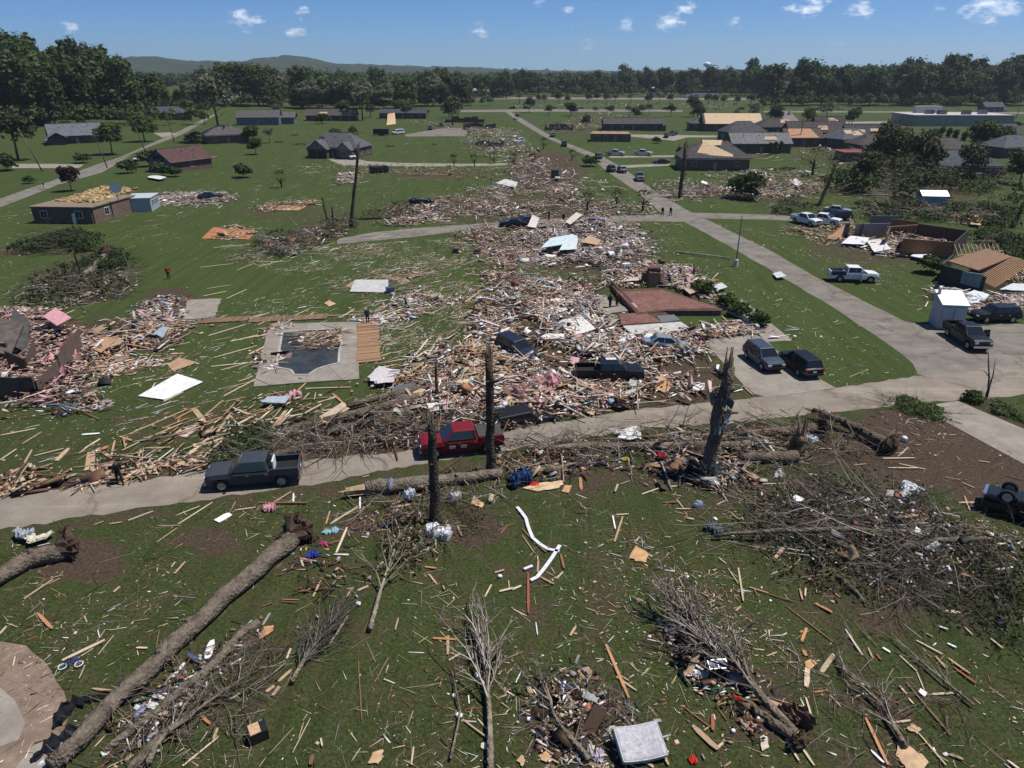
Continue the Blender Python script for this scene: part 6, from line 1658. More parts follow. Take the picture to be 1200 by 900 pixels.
 if S['bed']:
  for s in (-1, 1):
   g = G(); g.hexa([(-2.92, s * .86, .93), (-1.16, s * .86, .93), (-1.16, s * .985, .93), (-2.92, s * .985, .93), (-2.92, s * .84, 1.38), (-1.16, s * .84, 1.38), (-1.16, s * .965, 1.38), (-2.92, s * .965, 1.38)])
   parts.append(('bed_side', g.mesh('bed_side', M_PAINT), None, []))
  g = G(); g.box((-2.88, 0, 1.15), (.1, 1.7, .44)); parts.append(('tailgate', g.mesh('tailgate', M_PAINT), None, []))
  g = G(); g.box((-2.0, 0, .965), (1.6, 1.66, .03)); parts.append(('bed_liner', g.mesh('bed_liner', M_BLACK), None, []))
 VP[kind] = parts
 return parts
def vehicle(kind, rear, front, color, label, cat=None, name=None, group=None, z=0.0, tilt=None, skip=(), side=0.0):
 a, b = W(*rear), W(*front)
 c = (a + b) / 2; d = (b - a)
 yaw = math.atan2(d.y, d.x)
 if side: c = c + Vector((-d.y, d.x, 0)).normalized() * side
 o = empty(name or {'pickup': 'pickup_truck', 'suv': 'suv', 'sedan': 'car', 'van': 'van'}[kind], (c.x, c.y, TZ(c.x, c.y) + z + .02), yaw, label, cat or {'pickup': 'pickup', 'suv': 'suv', 'sedan': 'car', 'van': 'van'}[kind], group)
 if tilt: o.rotation_euler = (tilt[0], tilt[1], yaw)
 for (nm, me, off, sub) in vehicle_parts(kind):
  if nm in skip: continue
  p = link(nm, me, o, color)
  if off: p.location = off
  for sn, sm in sub: link(sn, sm, p, color)
 return o
GREY = (.042, .048, .058); RED = (.16, .008, .012); BLK = (.006, .006, .007); NAVY = (.016, .026, .055); SILV = (.30, .32, .35); WHT = (.62, .63, .65); DSUV = (.03, .036, .05)
v1 = vehicle('pickup', (349, 563), (250, 571), GREY, 'dark grey crew cab pickup on the lane with a pale board in its bed', side=-.2)
g = G(); g.box((-1.35, .3, 1.5), (.1, .95, .75)); tag(g.build('upright_board', M_SHEET, None, (.55, .6, .63)), 'pale board standing in the bed of the dark grey pickup', 'board')
ub = bpy.data.objects['upright_board']; ub.matrix_world = Matrix.Translation(v1.location) @ Matrix.Rotation(v1.rotation_euler.z, 4, 'Z');
v2 = vehicle('pickup', (584, 524), (497, 533), RED, 'dark red pickup with a flat grey bed cover on the lane', side=-.1)
g = G(); g.box((-2.02, 0, 1.40), (1.76, 1.74, .05)); g.build('bed_cover', M_CLOTH, v2, (.055, .058, .062))
for xx in (.75, -.05):
 g = G(); g.box((xx, 1.003, .85), (.42, .012, .22)); g.build('door_decal', M_PLAST, v2, (.5, .45, .42))
v3 = vehicle('pickup', (674, 447), (753, 446), BLK, 'black pickup parked among rubble facing right', side=0)
g = G(); g.box((.1, .2, 2.0), (.9, .5, .05)); g.build('light_bar', M_LAMP, v3)
vehicle('suv', (588, 407), (624, 424), (.012, .018, .034), 'dark navy suv half sunk in rubble behind the tall snag', z=-.1, tilt=(.06, .05))
v5 = vehicle('sedan', (753, 409), (808, 411), (.17, .21, .26), 'crushed silver blue car in front of the red floor', 'car', z=-.05, tilt=(-.08, .05))
vehicle('suv', (877, 414), (911, 440), (.04, .055, .08), 'dark blue suv parked on the concrete drive facing the lane')
vehicle('suv', (949, 445), (919, 423), BLK, 'black suv parked on the drive with its back to the lane', side=-.2)
v8 = vehicle('pickup', (968, 329), (1030, 331), (.66, .67, .68), 'white pickup with dark bed and open door on the right lawn', skip=('bed_side', 'bed_liner'), side=.3)
for s in (-1, 1):
 g = G(); g.box((-2.02, s * .86, 1.2), (1.76, .3, .5)); g.build('tool_box', M_PAINT, v8, (.03, .035, .05))
g = G(); g.box((-2.0, 0, .92), (1.7, 1.4, .03)); g.build('bed_floor', M_BLACK, v8)
g = G(); g.box((.62, -1.32, .8), (.06, .75, .85)); g.box((.62, -1.32, 1.45), (.05, .6, .4)); d = g.build('open_door', M_PAINT, v8, (.66, .67, .68)); d.rotation_euler = (0, 0, 0)
v9 = vehicle('pickup', (1112, 391), (1146, 413), (.006, .007, .010), 'black pickup with open door on the gravel yard', side=.2)
g = G(); g.box((.75, 1.35, .85), (.06, .75, .8)); g.box((.75, 1.35, 1.45), (.05, .6, .4)); g.build('open_door', M_PAINT, v9, (.006, .007, .010))
vehicle('suv', (1193, 376), (1138, 377), (.006, .007, .009), 'black suv beside the fallen timbers at the right edge', side=-.2)
vehicle('pickup', (936, 261), (952, 265), WHT, 'white pickup left of the wrecked house, nearer the street', side=0)
vehicle('pickup', (956, 262), (972, 264), WHT, 'white pickup left of the wrecked house, nearer the wreck')
vehicle('suv', (997, 258), (965, 259), BLK, 'black suv behind the two white pickups')
vehicle('sedan', (970, 249), (992, 251), (.28, .3, .33), 'silver car parked behind the black suv by the wrecked house')
street = [('pickup', (746, 206), (753, 217), (.10, .105, .11), 'grey pickup driving toward the walking couple'), ('suv', (733, 205), (724, 199), (.22, .24, .27), 'silver suv parked beside the street end of the lower drive'),
   ('suv', (721, 205), (711, 197), (.014, .018, .03), 'dark suv parked on the far side of the silver suv'), ('suv', (706, 190), (697, 182), (.07, .08, .1), 'grey suv at the street edge by the pickups'),
   ('suv', (663, 176), (659, 167), BLK, 'black suv driving away up the street'), ('suv', (650, 164), (645, 157), (.12, .13, .15), 'grey car farther up the street behind the black suv'),
   ('pickup', (709, 182), (733, 183), (.38, .39, .42), 'silver pickup on the upper drive, nearer the street'), ('pickup', (742, 182), (764, 183), (.42, .44, .46), 'silver pickup on the upper drive, farther from the street'),
   ('sedan', (785, 192), (764, 192), (.02, .024, .034), 'dark sedan on the lower drive'), ('pickup', (794, 158), (783, 160), (.02, .03, .06), 'dark blue pickup on the far drive'), ('suv', (782, 158), (779, 165), (.02, .024, .04), 'dark suv beside the dark blue pickup'),
   ('suv', (405, 184), (419, 189), (.55, .57, .6), 'white car in the drive of the grey gabled house'), ('van', (475, 157), (458, 158), (.6, .62, .64), 'white van beside the black trailer'),
   ('suv', (506, 148), (502, 157), (.02, .025, .045), 'dark suv on the far apron, nearer the van'), ('suv', (519, 146), (515, 152), BLK, 'dark suv on the far apron, farther from the van'),
   ('pickup', (610, 140), (602, 136), (.03, .035, .05), 'dark pickup at the highway end of the street'), ('sedan', (600, 141), (608, 139), (.4, .42, .45), 'pale car at the highway end of the street'),
   ('sedan', (233, 133), (222, 133), (.5, .52, .55), 'pale car at the head of the lane'), ('sedan', (237, 158), (222, 158), (.02, .02, .025), 'dark car in front of the dark hipped house'),
   ('sedan', (56, 167), (66, 166), (.45, .47, .5), 'pale car beside the blue grey roofed house'), ('sedan', (168, 187), (158, 190), (.5, .5, .52), 'pale crushed car behind the shrubs by the lane'),
   ('sedan', (610, 266), (592, 266), BLK, 'black car in the rubble of the cross street, left one'), ('sedan', (622, 262), (608, 263), (.03, .03, .05), 'dark car in the rubble of the cross street, right one'),
   ('sedan', (702, 266), (688, 264), (.09, .13, .22), 'blue car buried on top of the white rubble heap'), ('van', (925, 133), (924, 136), (.3, .31, .33), 'grey van on the short road from the highway'),
   ('suv', (1049, 144), (1055, 143), BLK, 'dark suv beside the warehouse'), ('suv', (614, 167), (602, 168), (.45, .5, .53), 'pale car left of the street among rubble'),
   ('suv', (1187, 147), (1197, 147), (.02, .02, .025), 'dark car at the right edge by the warehouse')]
for (k, r, f, c, lab) in street: vehicle(k, r, f, c, lab)
vehicle('suv', (481, 241), (508, 241), BLK, 'overturned black car in the rubble on the left lawn', z=1.5, tilt=(PI * .93, .04))
vehicle('sedan', (229, 234), (264, 232), (.025, .026, .028), 'burnt out black car behind the flat brick house', skip=('headlight', 'tail_light'), tilt=(.03, .02))
vehicle('suv', (432, 203), (456, 202), (.02, .022, .025), 'wrecked black vehicle lying on its side below the grey gabled house', z=.95, tilt=(PI * .5, 0))
v = vehicle('pickup', (1186, 600), (1246, 618), (.007, .008, .010), 'black overturned pickup at the right edge of the branch tangle', z=1.75, tilt=(PI * .96, -.05))
vehicle('suv', (592, 494), (632, 488), (.01, .012, .012), 'crushed black car under rubble behind the red pickup', z=-.75, tilt=(.12, -.06))
FARC = [(.02, .02, .025), (.5, .52, .55), (.03, .03, .045), (.3, .31, .34), (.02, .02, .03), (.12, .02, .02), (.55, .55, .56), (.06, .07, .09)]
def far_car_mesh():
 S = SPECS['suv']; g = G()
 g.loft([ring(x, w, zb, zt) for x, w, zb, zt in S['st']], 0)
 xb0, xb1, xt0, xt1, zb, zt, wb, wt = S['cab']
 g.hexa([(xb1, -wb, zb), (xb0, -wb, zb), (xb0, wb, zb), (xb1, wb, zb), (xt1, -wt, zt - .15), (xt0 + .15, -wt, zt - .15), (xt0 + .15, wt, zt - .15), (xt1, wt, zt - .15)], 1)
 g.hexa([(xt1 - .1, -wt, zt - .15), (xt0 + .1, -wt, zt - .15), (xt0 + .1, wt, zt - .15), (xt1 - .1, wt, zt - .15), (xt1, -wt * .9, zt), (xt0, -wt * .9, zt), (xt0, wt * .9, zt), (xt1, wt * .9, zt)], 0)
 for ax in S['ax']:
  for s in (-1, 1): g.tube([(ax, s * .75, .38), (ax, s * .98, .38)], [.38] * 2, 12, 2)
 return g.mesh('car', [M_PAINT, M_GLASS, M_RUBBER])
FCM = far_car_mesh()
k = 0
for (u, v, side) in [(617, 127.6, 'frontage'), (645, 127.4, 'frontage'), (648, 127.4, 'frontage'), (680, 127.8, 'frontage'), (712, 128, 'frontage'), (600, 127.6, 'frontage'), (841, 128.5, 'frontage'), (868, 128.6, 'frontage'), (780, 128.6, 'frontage'),
      (630, 114.2, 'highway'), (649, 114, 'highway'), (690, 114.2, 'highway'), (722, 114.2, 'highway'), (737, 113.9, 'highway'), (757, 114.4, 'highway'), (762, 113.8, 'highway'), (776, 114.2, 'highway'), (790, 113.8, 'highway'), (837, 115.6, 'highway'), (878, 115.2, 'highway'), (891, 115, 'highway'), (520, 115.4, 'highway'),
      (985, 128.6, 'service'), (1005, 128.8, 'service'), (960, 128.8, 'service'), (1175, 131, 'service')]:
 p = W(u, v); o = link('car', FCM, None, FARC[k % 8], (p.x, p.y, TZ(p.x, p.y) + .02), random.choice((0, PI)) + random.uniform(-.05, .05))
 cn = ['black', 'white', 'dark blue', 'grey', 'black', 'dark red', 'white', 'slate'][k % 8]
 tag(o, {'frontage': f'{cn} car far off on the frontage road', 'highway': f'{cn} car far off on the highway', 'service': f'{cn} car far off on the service road by the warehouse'}[side], 'car', {'frontage': f'{cn} cars on the frontage road', 'highway': f'{cn} cars on the highway', 'service': f'{cn} cars on the service road'}[side]); k += 1
p = W(822, 115); o = empty('semi_truck', (p.x, p.y, 0), PI, 'white articulated truck on the highway', 'truck')
g = G(); g.box((-3, 0, 2.7), (26, 2.6, 3.0)); g.build('trailer', M_PLAST, o, (.5, .54, .6))
g = G(); g.box((13.5, 0, 2.2), (2.6, 2.5, 2.8)); g.box((15.4, 0, 1.5), (1.6, 2.3, 1.5)); g.build('cab', M_PAINT, o, (.6, .6, .62))
g = G(); g.box((14.75, 0, 2.95), (.2, 2.2, .9)); g.build('windshield', M_GLASS, o)
for x in (15.4, 12.6, 9, -12, -13.3):
 for s in (-1.1, 1.1):
  g = G(); g.tube([(x, s - .15, .5), (x, s + .15, .5)], [.5, .5], 14); g.build('wheel', M_RUBBER, o)
p = W(771, 114); o = empty('box_truck', (p.x, p.y, 0), PI, 'white box truck ahead of the articulated truck', 'truck')
g = G(); g.box((-1, 0, 2.3), (8, 2.4, 2.8)); g.build('box', M_PLAST, o, (.6, .62, .64))
g = G(); g.box((4.1, 0, 1.5), (2, 2.2, 1.8)); g.build('cab', M_PAINT, o, (.5, .5, .52))
for x in (4, -3):
 for s in (-1, 1):
  g = G(); g.tube([(x, s - .13, .45), (x, s + .13, .45)], [.45, .45], 12); g.build('wheel', M_RUBBER, o)
p = W(447, 159); o = empty('box_trailer', (p.x, p.y, 0), -.03, 'black box trailer beside the white van', 'trailer')
g = G(); g.box((0, 0, 1.6), (6.2, 2.3, 2.2)); g.build('box', M_PLAST, o, (.012, .013, .014))
g = G(); g.bar((3.1, 0, .5), (4.3, 0, .45), .12, .12); g.build('hitch', M_METAL, o, (.1, .1, .1))
for x in (-.5, .5):
 for s in (-1.1, 1.1):
  g = G(); g.tube([(x, s - .1, .38), (x, s + .1, .38)], [.38, .38], 12); g.build('wheel', M_RUBBER, o)
# ================================================================ PEOPLE
def mat_body(name, cols):
 return [mat_plain(name + '_' + k, c, .85, .15) for k, c in cols]
M_SKIN = mat_objcolor('skin', .6, .3, scale=5, var=.1)
M_GARM = mat_objcolor('garment', .9, .1, scale=9, var=.2)
def skin_mesh(chains, name, sub=1):
 """chains of (x,y,z,r) sharing points -> one continuous skinned surface"""
 bm = bmesh.new(); lay = bm.verts.layers.skin.verify()
 idx = {}
 def vert(p):
  key = tuple(round(c, 3) for c in p[:3])
  if key not in idx:
   v = bm.verts.new(p[:3]); v[lay].radius = (p[3], p[3] * (p[4] if len(p) > 4 else 1)); idx[key] = v
  return idx[key]
 first = True
 for ch in chains:
  vs = [vert(p) for p in ch]
  if first: vs[0][lay].use_root = True; first = False
  for a, b in zip(vs, vs[1:]):
   if not bm.edges.get((a, b)): bm.edges.new((a, b))
 me = bpy.data.meshes.new(name); bm.to_mesh(me); bm.free()
 def mods(o):
  m = o.modifiers.new('skin', 'SKIN'); m.use_smooth_shade = True
  s = o.modifiers.new('sub', 'SUBSURF'); s.levels = sub; s.render_levels = sub
 return evald(me, [mods])
def person(u, v, yaw, label, shirt, trousers, hair=(.03, .02, .015), skin=(.32, .2, .14), pose='stand', bag=None, group=None):
 p = W(u, v)
 o = empty('person', (p.x, p.y, TZ(p.x, p.y)), yaw, label, 'person', group)
 st = {'stand': (.02, -.02, 0, .0), 'walk': (.26, -.26, 0, .03), 'bend': (.1, -.1, .38, .05), 'look': (.06, -.05, .1, .02)}[pose]
 fx, bx, lean, _ = st
 hip = (0, 0, .92, .135, .85)
 ch = (lean * .7, 0, 1.32, .15, 1.0); wa = (lean * .3, 0, 1.08, .13, .95); nk = (lean * 1.0, 0, 1.5, .058); hd0 = (lean * 1.1 + .015, 0, 1.58, .085); hd1 = (lean * 1.2 + .02, 0, 1.70, .092)
 chains = [[hip, wa, ch, nk, hd0, hd1]]
 for s, f in ((1, fx), (-1, bx)):
  k = (f * .55 + .05, s * .115, .5, .066); a = (f, s * .12, .1, .045)
  chains.append([hip, (f * .1, s * .11, .82, .09), k, a, (f + .13, s * .13, .045, .04)])
  sh = (lean * .75, s * .20, 1.4, .062); e = (lean * .8 - f * .35, s * .26, 1.12, .045); w_ = (lean * .9 + .1 - f * .55, s * .25, .9, .034)
  h = (w_[0] + .03, s * .25, .82, .036)
  chains.append([ch, sh, e, w_, h])
  for fi in range(4): chains.append([h, (h[0] + .045 - fi * .022, h[1] + s * .004, .74 + .008 * abs(fi - 1), .011)])
  chains.append([h, (h[0] + .05, h[1] - s * .015, .79, .012)])
 me = skin_mesh(chains, 'body')
 me.materials.clear()
 for mt in (M_SKIN, M_GARM): me.materials.append(mt)
 co = np.empty(len(me.vertices) * 3); me.vertices.foreach_get('co', co); co = co.reshape(-1, 3)
 body = link('body', me, o, skin)
 def garment(nm, sel, col, grow):
  bm = bmesh.new(); bm.from_mesh(me)
  for vtx in bm.verts: vtx.co = vtx.co + vtx.normal * grow
  kill = [f for f in bm.faces if not sel(f.calc_center_median())]
  bmesh.ops.delete(bm, geom=kill, context='FACES')
  m2 = bpy.data.meshes.new(nm); bm.to_mesh(m2); bm.free()
  m2.materials.clear(); m2.materials.append(M_GARM)
  m2.polygons.foreach_set('material_index', [0] * len(m2.polygons))
  return link(nm, m2, o, col)
 arm = lambda c: abs(c.y) > .205
 garment('trousers', lambda c: .09 < c.z < .99 and not (arm(c) and c.z > .68 and abs(c.y) > .21), trousers, .014)
 garment('shirt', lambda c: (.95 < c.z < 1.49) and not (arm(c) and c.z < 1.0), shirt, .018)
 garment('shoes', lambda c: c.z < .10, (.02, .02, .02), .012)
 garment('hair', lambda c: c.z > 1.66 or (c.z > 1.6 and c.x < lean * 1.1 - .01), hair, .012)
 if bag:
  g = G(); g.box((-.22 + lean * .7, 0, 1.2), (.18, .3, .42)); g.build('backpack', M_CLOTH, o, bag)
 return o
person(141, 567, -.9, 'person in black walking on the edge of the lane', (.012, .012, .014), (.014, .014, .018), pose='walk', bag=(.03, .03, .035))
person(198, 327, 1.8, 'person in a red shirt standing on the left lawn', (.3, .02, .025), (.02, .02, .022), pose='look')
person(431, 379, -1.2, 'person in dark blue standing at the timber deck', (.02, .028, .06), (.022, .026, .045), pose='stand')
person(776, 253, -1.4, 'left one of the couple walking in the street', (.015, .017, .022), (.02, .022, .03), pose='walk')
person(785.5, 253, -1.4, 'right one of the couple walking in the street', (.018, .02, .03), (.03, .035, .05), pose='walk')
person(714.5, 361, .6, 'person in dark clothes on the slab, farther from the red floor', (.016, .018, .018), (.02, .02, .022), pose='stand', bag=(.03, .034, .03))
person(723, 360, 2.6, 'person in black on the slab, nearer the red floor', (.012, .012, .013), (.015, .015, .018), pose='look')
person(813, 325, 2.5, 'person in green grey standing on the lawn right of the chimney stump', (.06, .08, .075), (.05, .055, .06), pose='look')
person(643, 258, .5, 'small figure by the cross street, left of the pair', (.015, .015, .02), (.02, .02, .02), pose='stand')
person(660, 261, .9, 'small figure by the cross street, right of the pair', (.015, .015, .02), (.02, .02, .02), pose='stand')
person(658, 167, 1.4, 'distant figure standing at the street edge by the far cars', (.3, .3, .32), (.02, .02, .03), pose='stand')
person(784, 335, 1.9, 'person half hidden in the rubble by the chimney stump', (.03, .04, .06), (.02, .02, .02), pose='bend')
# ================================================================ DEBRIS
PAL = {'tan': (.37, .26, .17), 'pale': (.50, .40, .29), 'straw': (.42, .35, .23), 'orange': (.38, .20, .10), 'brown': (.17, .095, .055), 'red': (.26, .085, .05), 'white': (.72, .72, .70),
  'offw': (.54, .51, .47), 'grey': (.27, .265, .26), 'dark': (.035, .035, .037), 'pink': (.52, .33, .32), 'rose': (.36, .19, .185), 'blue': (.10, .15, .26), 'brick': (.20, .085, .06), 'green': (.05, .12, .07), 'lblue': (.34, .42, .50), 'deep': (.07, .045, .03)}
def pal_pick(n, names, w):
 w = np.array(w, float); w /= w.sum()
 idx = RNG.choice(len(names), n, p=w)
 c = np.array([PAL[k] for k in names])[idx]
 return np.clip(c * RNG.uniform(.7, 1.2, (n, 1)) * RNG.uniform(.94, 1.06, (n, 3)), .008, .75)
MIX_HOUSE = dict(board=.60, sheet=.17, chunk=.15, cloth=.08)
COL_HOUSE = (('tan', 'pale', 'offw', 'white', 'grey', 'brown', 'pink', 'rose', 'dark', 'brick', 'deep', 'lblue', 'blue', 'orange'), (25, 22, 18, 15, 4, 9, 13, 6, 4, 3, 4, 2, 1, 6))
COL_WOOD = (('tan', 'pale', 'orange', 'brown', 'straw', 'offw', 'white', 'deep'), (26, 20, 10, 14, 12, 5, 3, 8))
COL_PINK = (('pink', 'rose', 'tan', 'offw', 'pale', 'brown', 'white', 'dark'), (30, 18, 18, 8, 10, 12, 4, 8))
COL_WHITE = (('white', 'offw', 'grey', 'tan', 'pale', 'dark', 'brown', 'lblue', 'pink'), (18, 20, 7, 24, 17, 5, 9, 3, 9))
COL_MIXED = (('offw', 'grey', 'dark', 'tan', 'brown', 'deep', 'white', 'blue', 'red', 'green'), (12, 12, 16, 20, 18, 14, 8, 4, 3, 2))
COL_BRUSH = (('deep', 'brown', 'dark', 'grey', 'tan', 'offw'), (26, 26, 14, 8, 12, 6))
def inset(px, f=.0): return [(q.x, q.y) for q in WP(px)]
THIN = [inset(q) for q in ([(640, 312), (690, 306), (712, 331), (700, 345), (672, 337), (632, 326)], [(600, 378), (626, 374), (642, 392), (628, 405), (660, 412), (704, 424), (672, 443), (640, 438), (622, 426), (600, 404)], [(765, 425), (850, 406), (880, 455), (832, 457), (800, 447), (762, 436)], [(500, 330), (545, 318), (560, 350), (552, 385), (520, 400), (490, 380)], [(672, 226), (745, 226), (750, 240), (690, 238)], [(590, 232), (640, 226), (640, 238), (600, 244)])]
CLEAR = [inset([(u, v + 1) for u, v in near_up] + [(u, v - 2) for u, v in near_dn[::-1]]), inset(main_l + main_r[::-1]), inset([(823, 399), (897, 390), (985, 456), (900, 467), (870, 452)]), inset([(700, 366), (712, 333), (733, 338), (778, 337), (850, 362), (780, 366), (812, 386), (738, 395), (725, 378)]), inset([(132, 572), (132, 538), (152, 538), (152, 572)]),
   inset([(440, 270), (560, 262), (600, 259), (600, 264), (560, 268), (490, 277), (400, 286)])]
def rubble(poly, n, h, label, cols=COL_HOUSE, mix=MIX_HOUSE, lmax=3.2, dirs=None, dspread=.5, exclude=(), scale=1.0, flat=.35, name='rubble', cat='rubble', lumps=9, more=1.12):
 P = WP(poly); c = sum(P, Vector()) / len(P); c.z = TZ(c.x, c.y)
 poly2 = [(p.x, p.y) for p in P]
 xs = [p[0] for p in poly2]; ys = [p[1] for p in poly2]
 X = []; Y = []
 n = int(n * more)
 ex_ = min(max(xs) - min(xs), max(ys) - min(ys)); ph = RNG.uniform(0, 6, 4)
 while sum(len(a) for a in X) < n:
  x = RNG.uniform(min(xs), max(xs), n * 2); y = RNG.uniform(min(ys), max(ys), n * 2)
  k = in_poly(x, y, poly2)
  w = .55 + .4 * np.sin(x * .55 + ph[0] + 1.4 * np.sin(y * .33 + ph[1])) * np.sin(y * .47 + ph[2] + 1.2 * np.sin(x * .29 + ph[3])) + .25 * np.sin(x * 1.7 + y * 1.1 + ph[1]) * np.sin(y * 1.9 - x * .8 + ph[0])
  k &= RNG.uniform(0, 1, len(x)) < np.clip(w * 1.9 - .52, .015, 1)
  rag = RNG.standard_t(3, (2, len(x))) * min(.045 * ex_, 1.6)
  x = x + rag[0]; y = y + rag[1]
  for c_ in THIN: k &= ~in_poly(x, y, c_) | (RNG.uniform(0, 1, len(x)) < .13)
  for c_ in CLEAR: k &= ~in_poly(x, y, c_) | (RNG.uniform(0, 1, len(x)) < .035)
  for e in exclude: k &= ~in_poly(x, y, [(q.x, q.y) for q in WP(e)])
  X.append(x[k]); Y.append(y[k])
  if k.sum() == 0: break
 x = np.concatenate(X)[:n]; y = np.concatenate(Y)[:n]; n = len(x)
 li = RNG.integers(0, n, lumps)
 ext = max(max(xs) - min(xs), max(ys) - min(ys))
 hp = np.zeros(n)
 for i in li:
  s = RNG.uniform(.07, .2) * ext
  hp = np.maximum(hp, RNG.uniform(.5, 1) * np.exp(-((x - x[i]) ** 2 + (y - y[i]) ** 2) / (2 * s * s)))
 z = h * hp * RNG.uniform(.0, 1, n) ** .6
 kinds = RNG.choice(4, n, p=np.array([mix.get(k, 0) for k in ('board', 'sheet', 'chunk', 'cloth')]) / sum(mix.values()))
 H = np.empty((n, 3)); u = RNG.uniform(0, 1, (n, 3))
 H[:, 0] = np.select([kinds == 0, kinds == 1, kinds == 2], [.14 + (lmax / 2 - .14) * u[:, 0] ** 3, (.12 + .85 * u[:, 0] ** 5), .05 + .17 * u[:, 0] ** 2.5], .10 + .3 * u[:, 0] ** 2)
 H[:, 1] = np.select([kinds == 0, kinds == 1, kinds == 2], [.022 + .045 * u[:, 1] ** 1.5, .08 + .5 * u[:, 1] ** 3.5, .04 + .1 * u[:, 1] ** 2], .07 + .2 * u[:, 1] ** 2)
 H[:, 2] = np.select([kinds == 0, kinds == 1, kinds == 2], [.014 + .012 * u[:, 2], .006 + .01 * u[:, 2], .02 + .08 * u[:, 2] ** 2], .015 + .06 * u[:, 2])
 H *= scale
 if dirs is not None:
  yaw = RNG.choice(np.array(dirs), n) + RNG.normal(0, dspread, n)
 else: yaw = RNG.uniform(0, 2 * PI, n)
 tilt = np.where(kinds == 0, .16, .30) * np.clip(z / max(h, .1) + .15, 0, 1) * (flat / .35)
 pitch = RNG.normal(0, 1, n) * tilt; roll = RNG.normal(0, 1, n) * tilt * 1.4
 z = z + H[:, 2] + np.abs(np.sin(pitch)) * H[:, 0] * .8 + np.abs(np.sin(roll)) * H[:, 1]
 col = pal_pick(n, *cols)
 C = np.stack([x - c.x, y - c.y, z + .01], 1)
 me = box_soup(name, C.astype(np.float32), H.astype(np.float32), rot_mats(yaw, pitch, roll), col, M_TINT, .22)
 return tag(link(name, me, None, None, c), label, cat, kind='stuff')
NE = [1.15, .95, .5]      # the way the wind threw the lumber
FLOOR_EX = [(712, 333), (733, 338), (778, 337), (850, 362), (815, 388), (738, 396), (700, 370), (690, 350)]
DRV_EX = [(823, 399), (897, 390), (985, 456), (900, 467), (870, 452)]
rubble([(602, 272), (640, 262), (700, 262), (735, 270), (765, 300), (740, 316), (700, 322), (640, 316), (606, 300)], 4200, 1.7, 'white and tan rubble heap of a flattened house below the cross street', COL_WHITE, lumps=12)
rubble([(520, 232), (600, 216), (650, 218), (700, 232), (760, 236), (765, 252), (700, 254), (640, 256), (600, 258), (560, 256), (540, 250), (480, 262), (470, 250)], 2900, 1.1, 'broad rubble field along the far side of the cross street', COL_HOUSE, lumps=16)
rubble([(540, 265), (600, 262), (640, 275), (612, 300), (600, 330), (640, 345), (630, 360), (570, 330), (560, 290), (520, 272)], 1300, .5, 'tan rubble between the pale lawn boards and the white heap', COL_PINK, lumps=12)
rubble([(545, 150), (600, 152), (620, 175), (648, 195), (690, 215), (740, 226), (700, 232), (640, 222), (590, 214), (600, 195), (556, 180), (545, 165)], 2700, 1.5, 'far rubble row along the left side of the street', COL_HOUSE, lumps=20, scale=1.25)
rubble([(580, 345), (640, 330), (690, 322), (716, 336), (705, 352), (698, 368), (735, 398), (750, 402), (830, 388), (850, 395), (830, 432), (850, 452), (760, 470), (700, 478), (640, 488), (600, 496), (540, 498), (480, 480), (470, 440), (520, 415), (560, 390), (555, 365)],
  6800, .8, 'dense rubble spread around the red floor and the parked vehicles', COL_HOUSE, lumps=34, exclude=[DRV_EX, FLOOR_EX, [(674, 440), (756, 436), (756, 448), (676, 450)]])
rubble([(585, 452), (620, 442), (668, 445), (690, 455), (680, 478), (640, 486), (600, 484)], 2600, .8, 'pink insulation and splinters heaped between the two snags', COL_PINK, dict(board=.3, sheet=.1, chunk=.2, cloth=.4), lumps=9)
rubble([(470, 450), (520, 425), (570, 400), (600, 430), (600, 455), (560, 470), (500, 470)], 2600, .9, 'splintered lumber heap above the log pile', COL_WOOD, dict(board=.75, sheet=.1, chunk=.1, cloth=.05), dirs=NE, lumps=9)
rubble([(640, 360), (690, 340), (710, 370), (735, 400), (745, 420), (690, 425), (655, 400), (630, 375)], 2200, .9, 'white siding and household rubble left of the red floor', COL_WHITE, lumps=10)
rubble([(716, 326), (760, 312), (800, 312), (830, 330), (850, 355), (845, 362), (790, 340), (776, 334), (733, 338)], 1700, 1.0, 'household rubble round the chimney stump', COL_HOUSE, lumps=10)
rubble([(700, 410), (750, 398), (830, 390), (862, 375), (895, 392), (850, 400), (845, 420), (780, 425)], 1300, .5, 'rubble round the crushed silver blue car', COL_HOUSE, lumps=9, exclude=[DRV_EX])
rubble([(700, 320), (740, 310), (790, 312), (815, 325), (780, 330), (730, 335)], 800, .7, 'rubble behind the chimney stump', COL_WHITE, lumps=7)
rubble([(0, 362), (40, 372), (90, 385), (100, 410), (95, 440), (60, 470), (0, 470)], 1900, 1.2, 'household rubble of the wrecked house at the left edge', COL_PINK, lumps=9)
rubble([(95, 400), (130, 380), (200, 368), (215, 385), (200, 420), (130, 445), (95, 440)], 1500, .45, 'litter trail right of the wrecked house at the left edge', (('tan', 'pale', 'offw', 'pink', 'brown', 'lblue', 'white', 'dark', 'orange'), (22, 14, 10, 10, 14, 3, 7, 6, 10)), lumps=10)
rubble([(45, 440), (100, 450), (130, 478), (60, 488), (40, 475)], 330, .3, 'grey cloth and litter below the left wreck', COL_MIXED, lumps=5)
rubble([(0, 560), (60, 548), (140, 545), (260, 535), (270, 548), (140, 563), (0, 580)], 420, .2, 'litter windrow along the far edge of the lane at left', COL_WOOD, lumps=10)
rubble([(110, 545), (180, 505), (260, 480), (330, 462), (400, 470), (390, 495), (300, 520), (200, 545)], 190, .3, 'splintered lumber on the grass above the dark grey pickup', COL_WOOD, dict(board=.8, sheet=.12, chunk=.05, cloth=.03), dirs=NE, lmax=3.6, lumps=10)
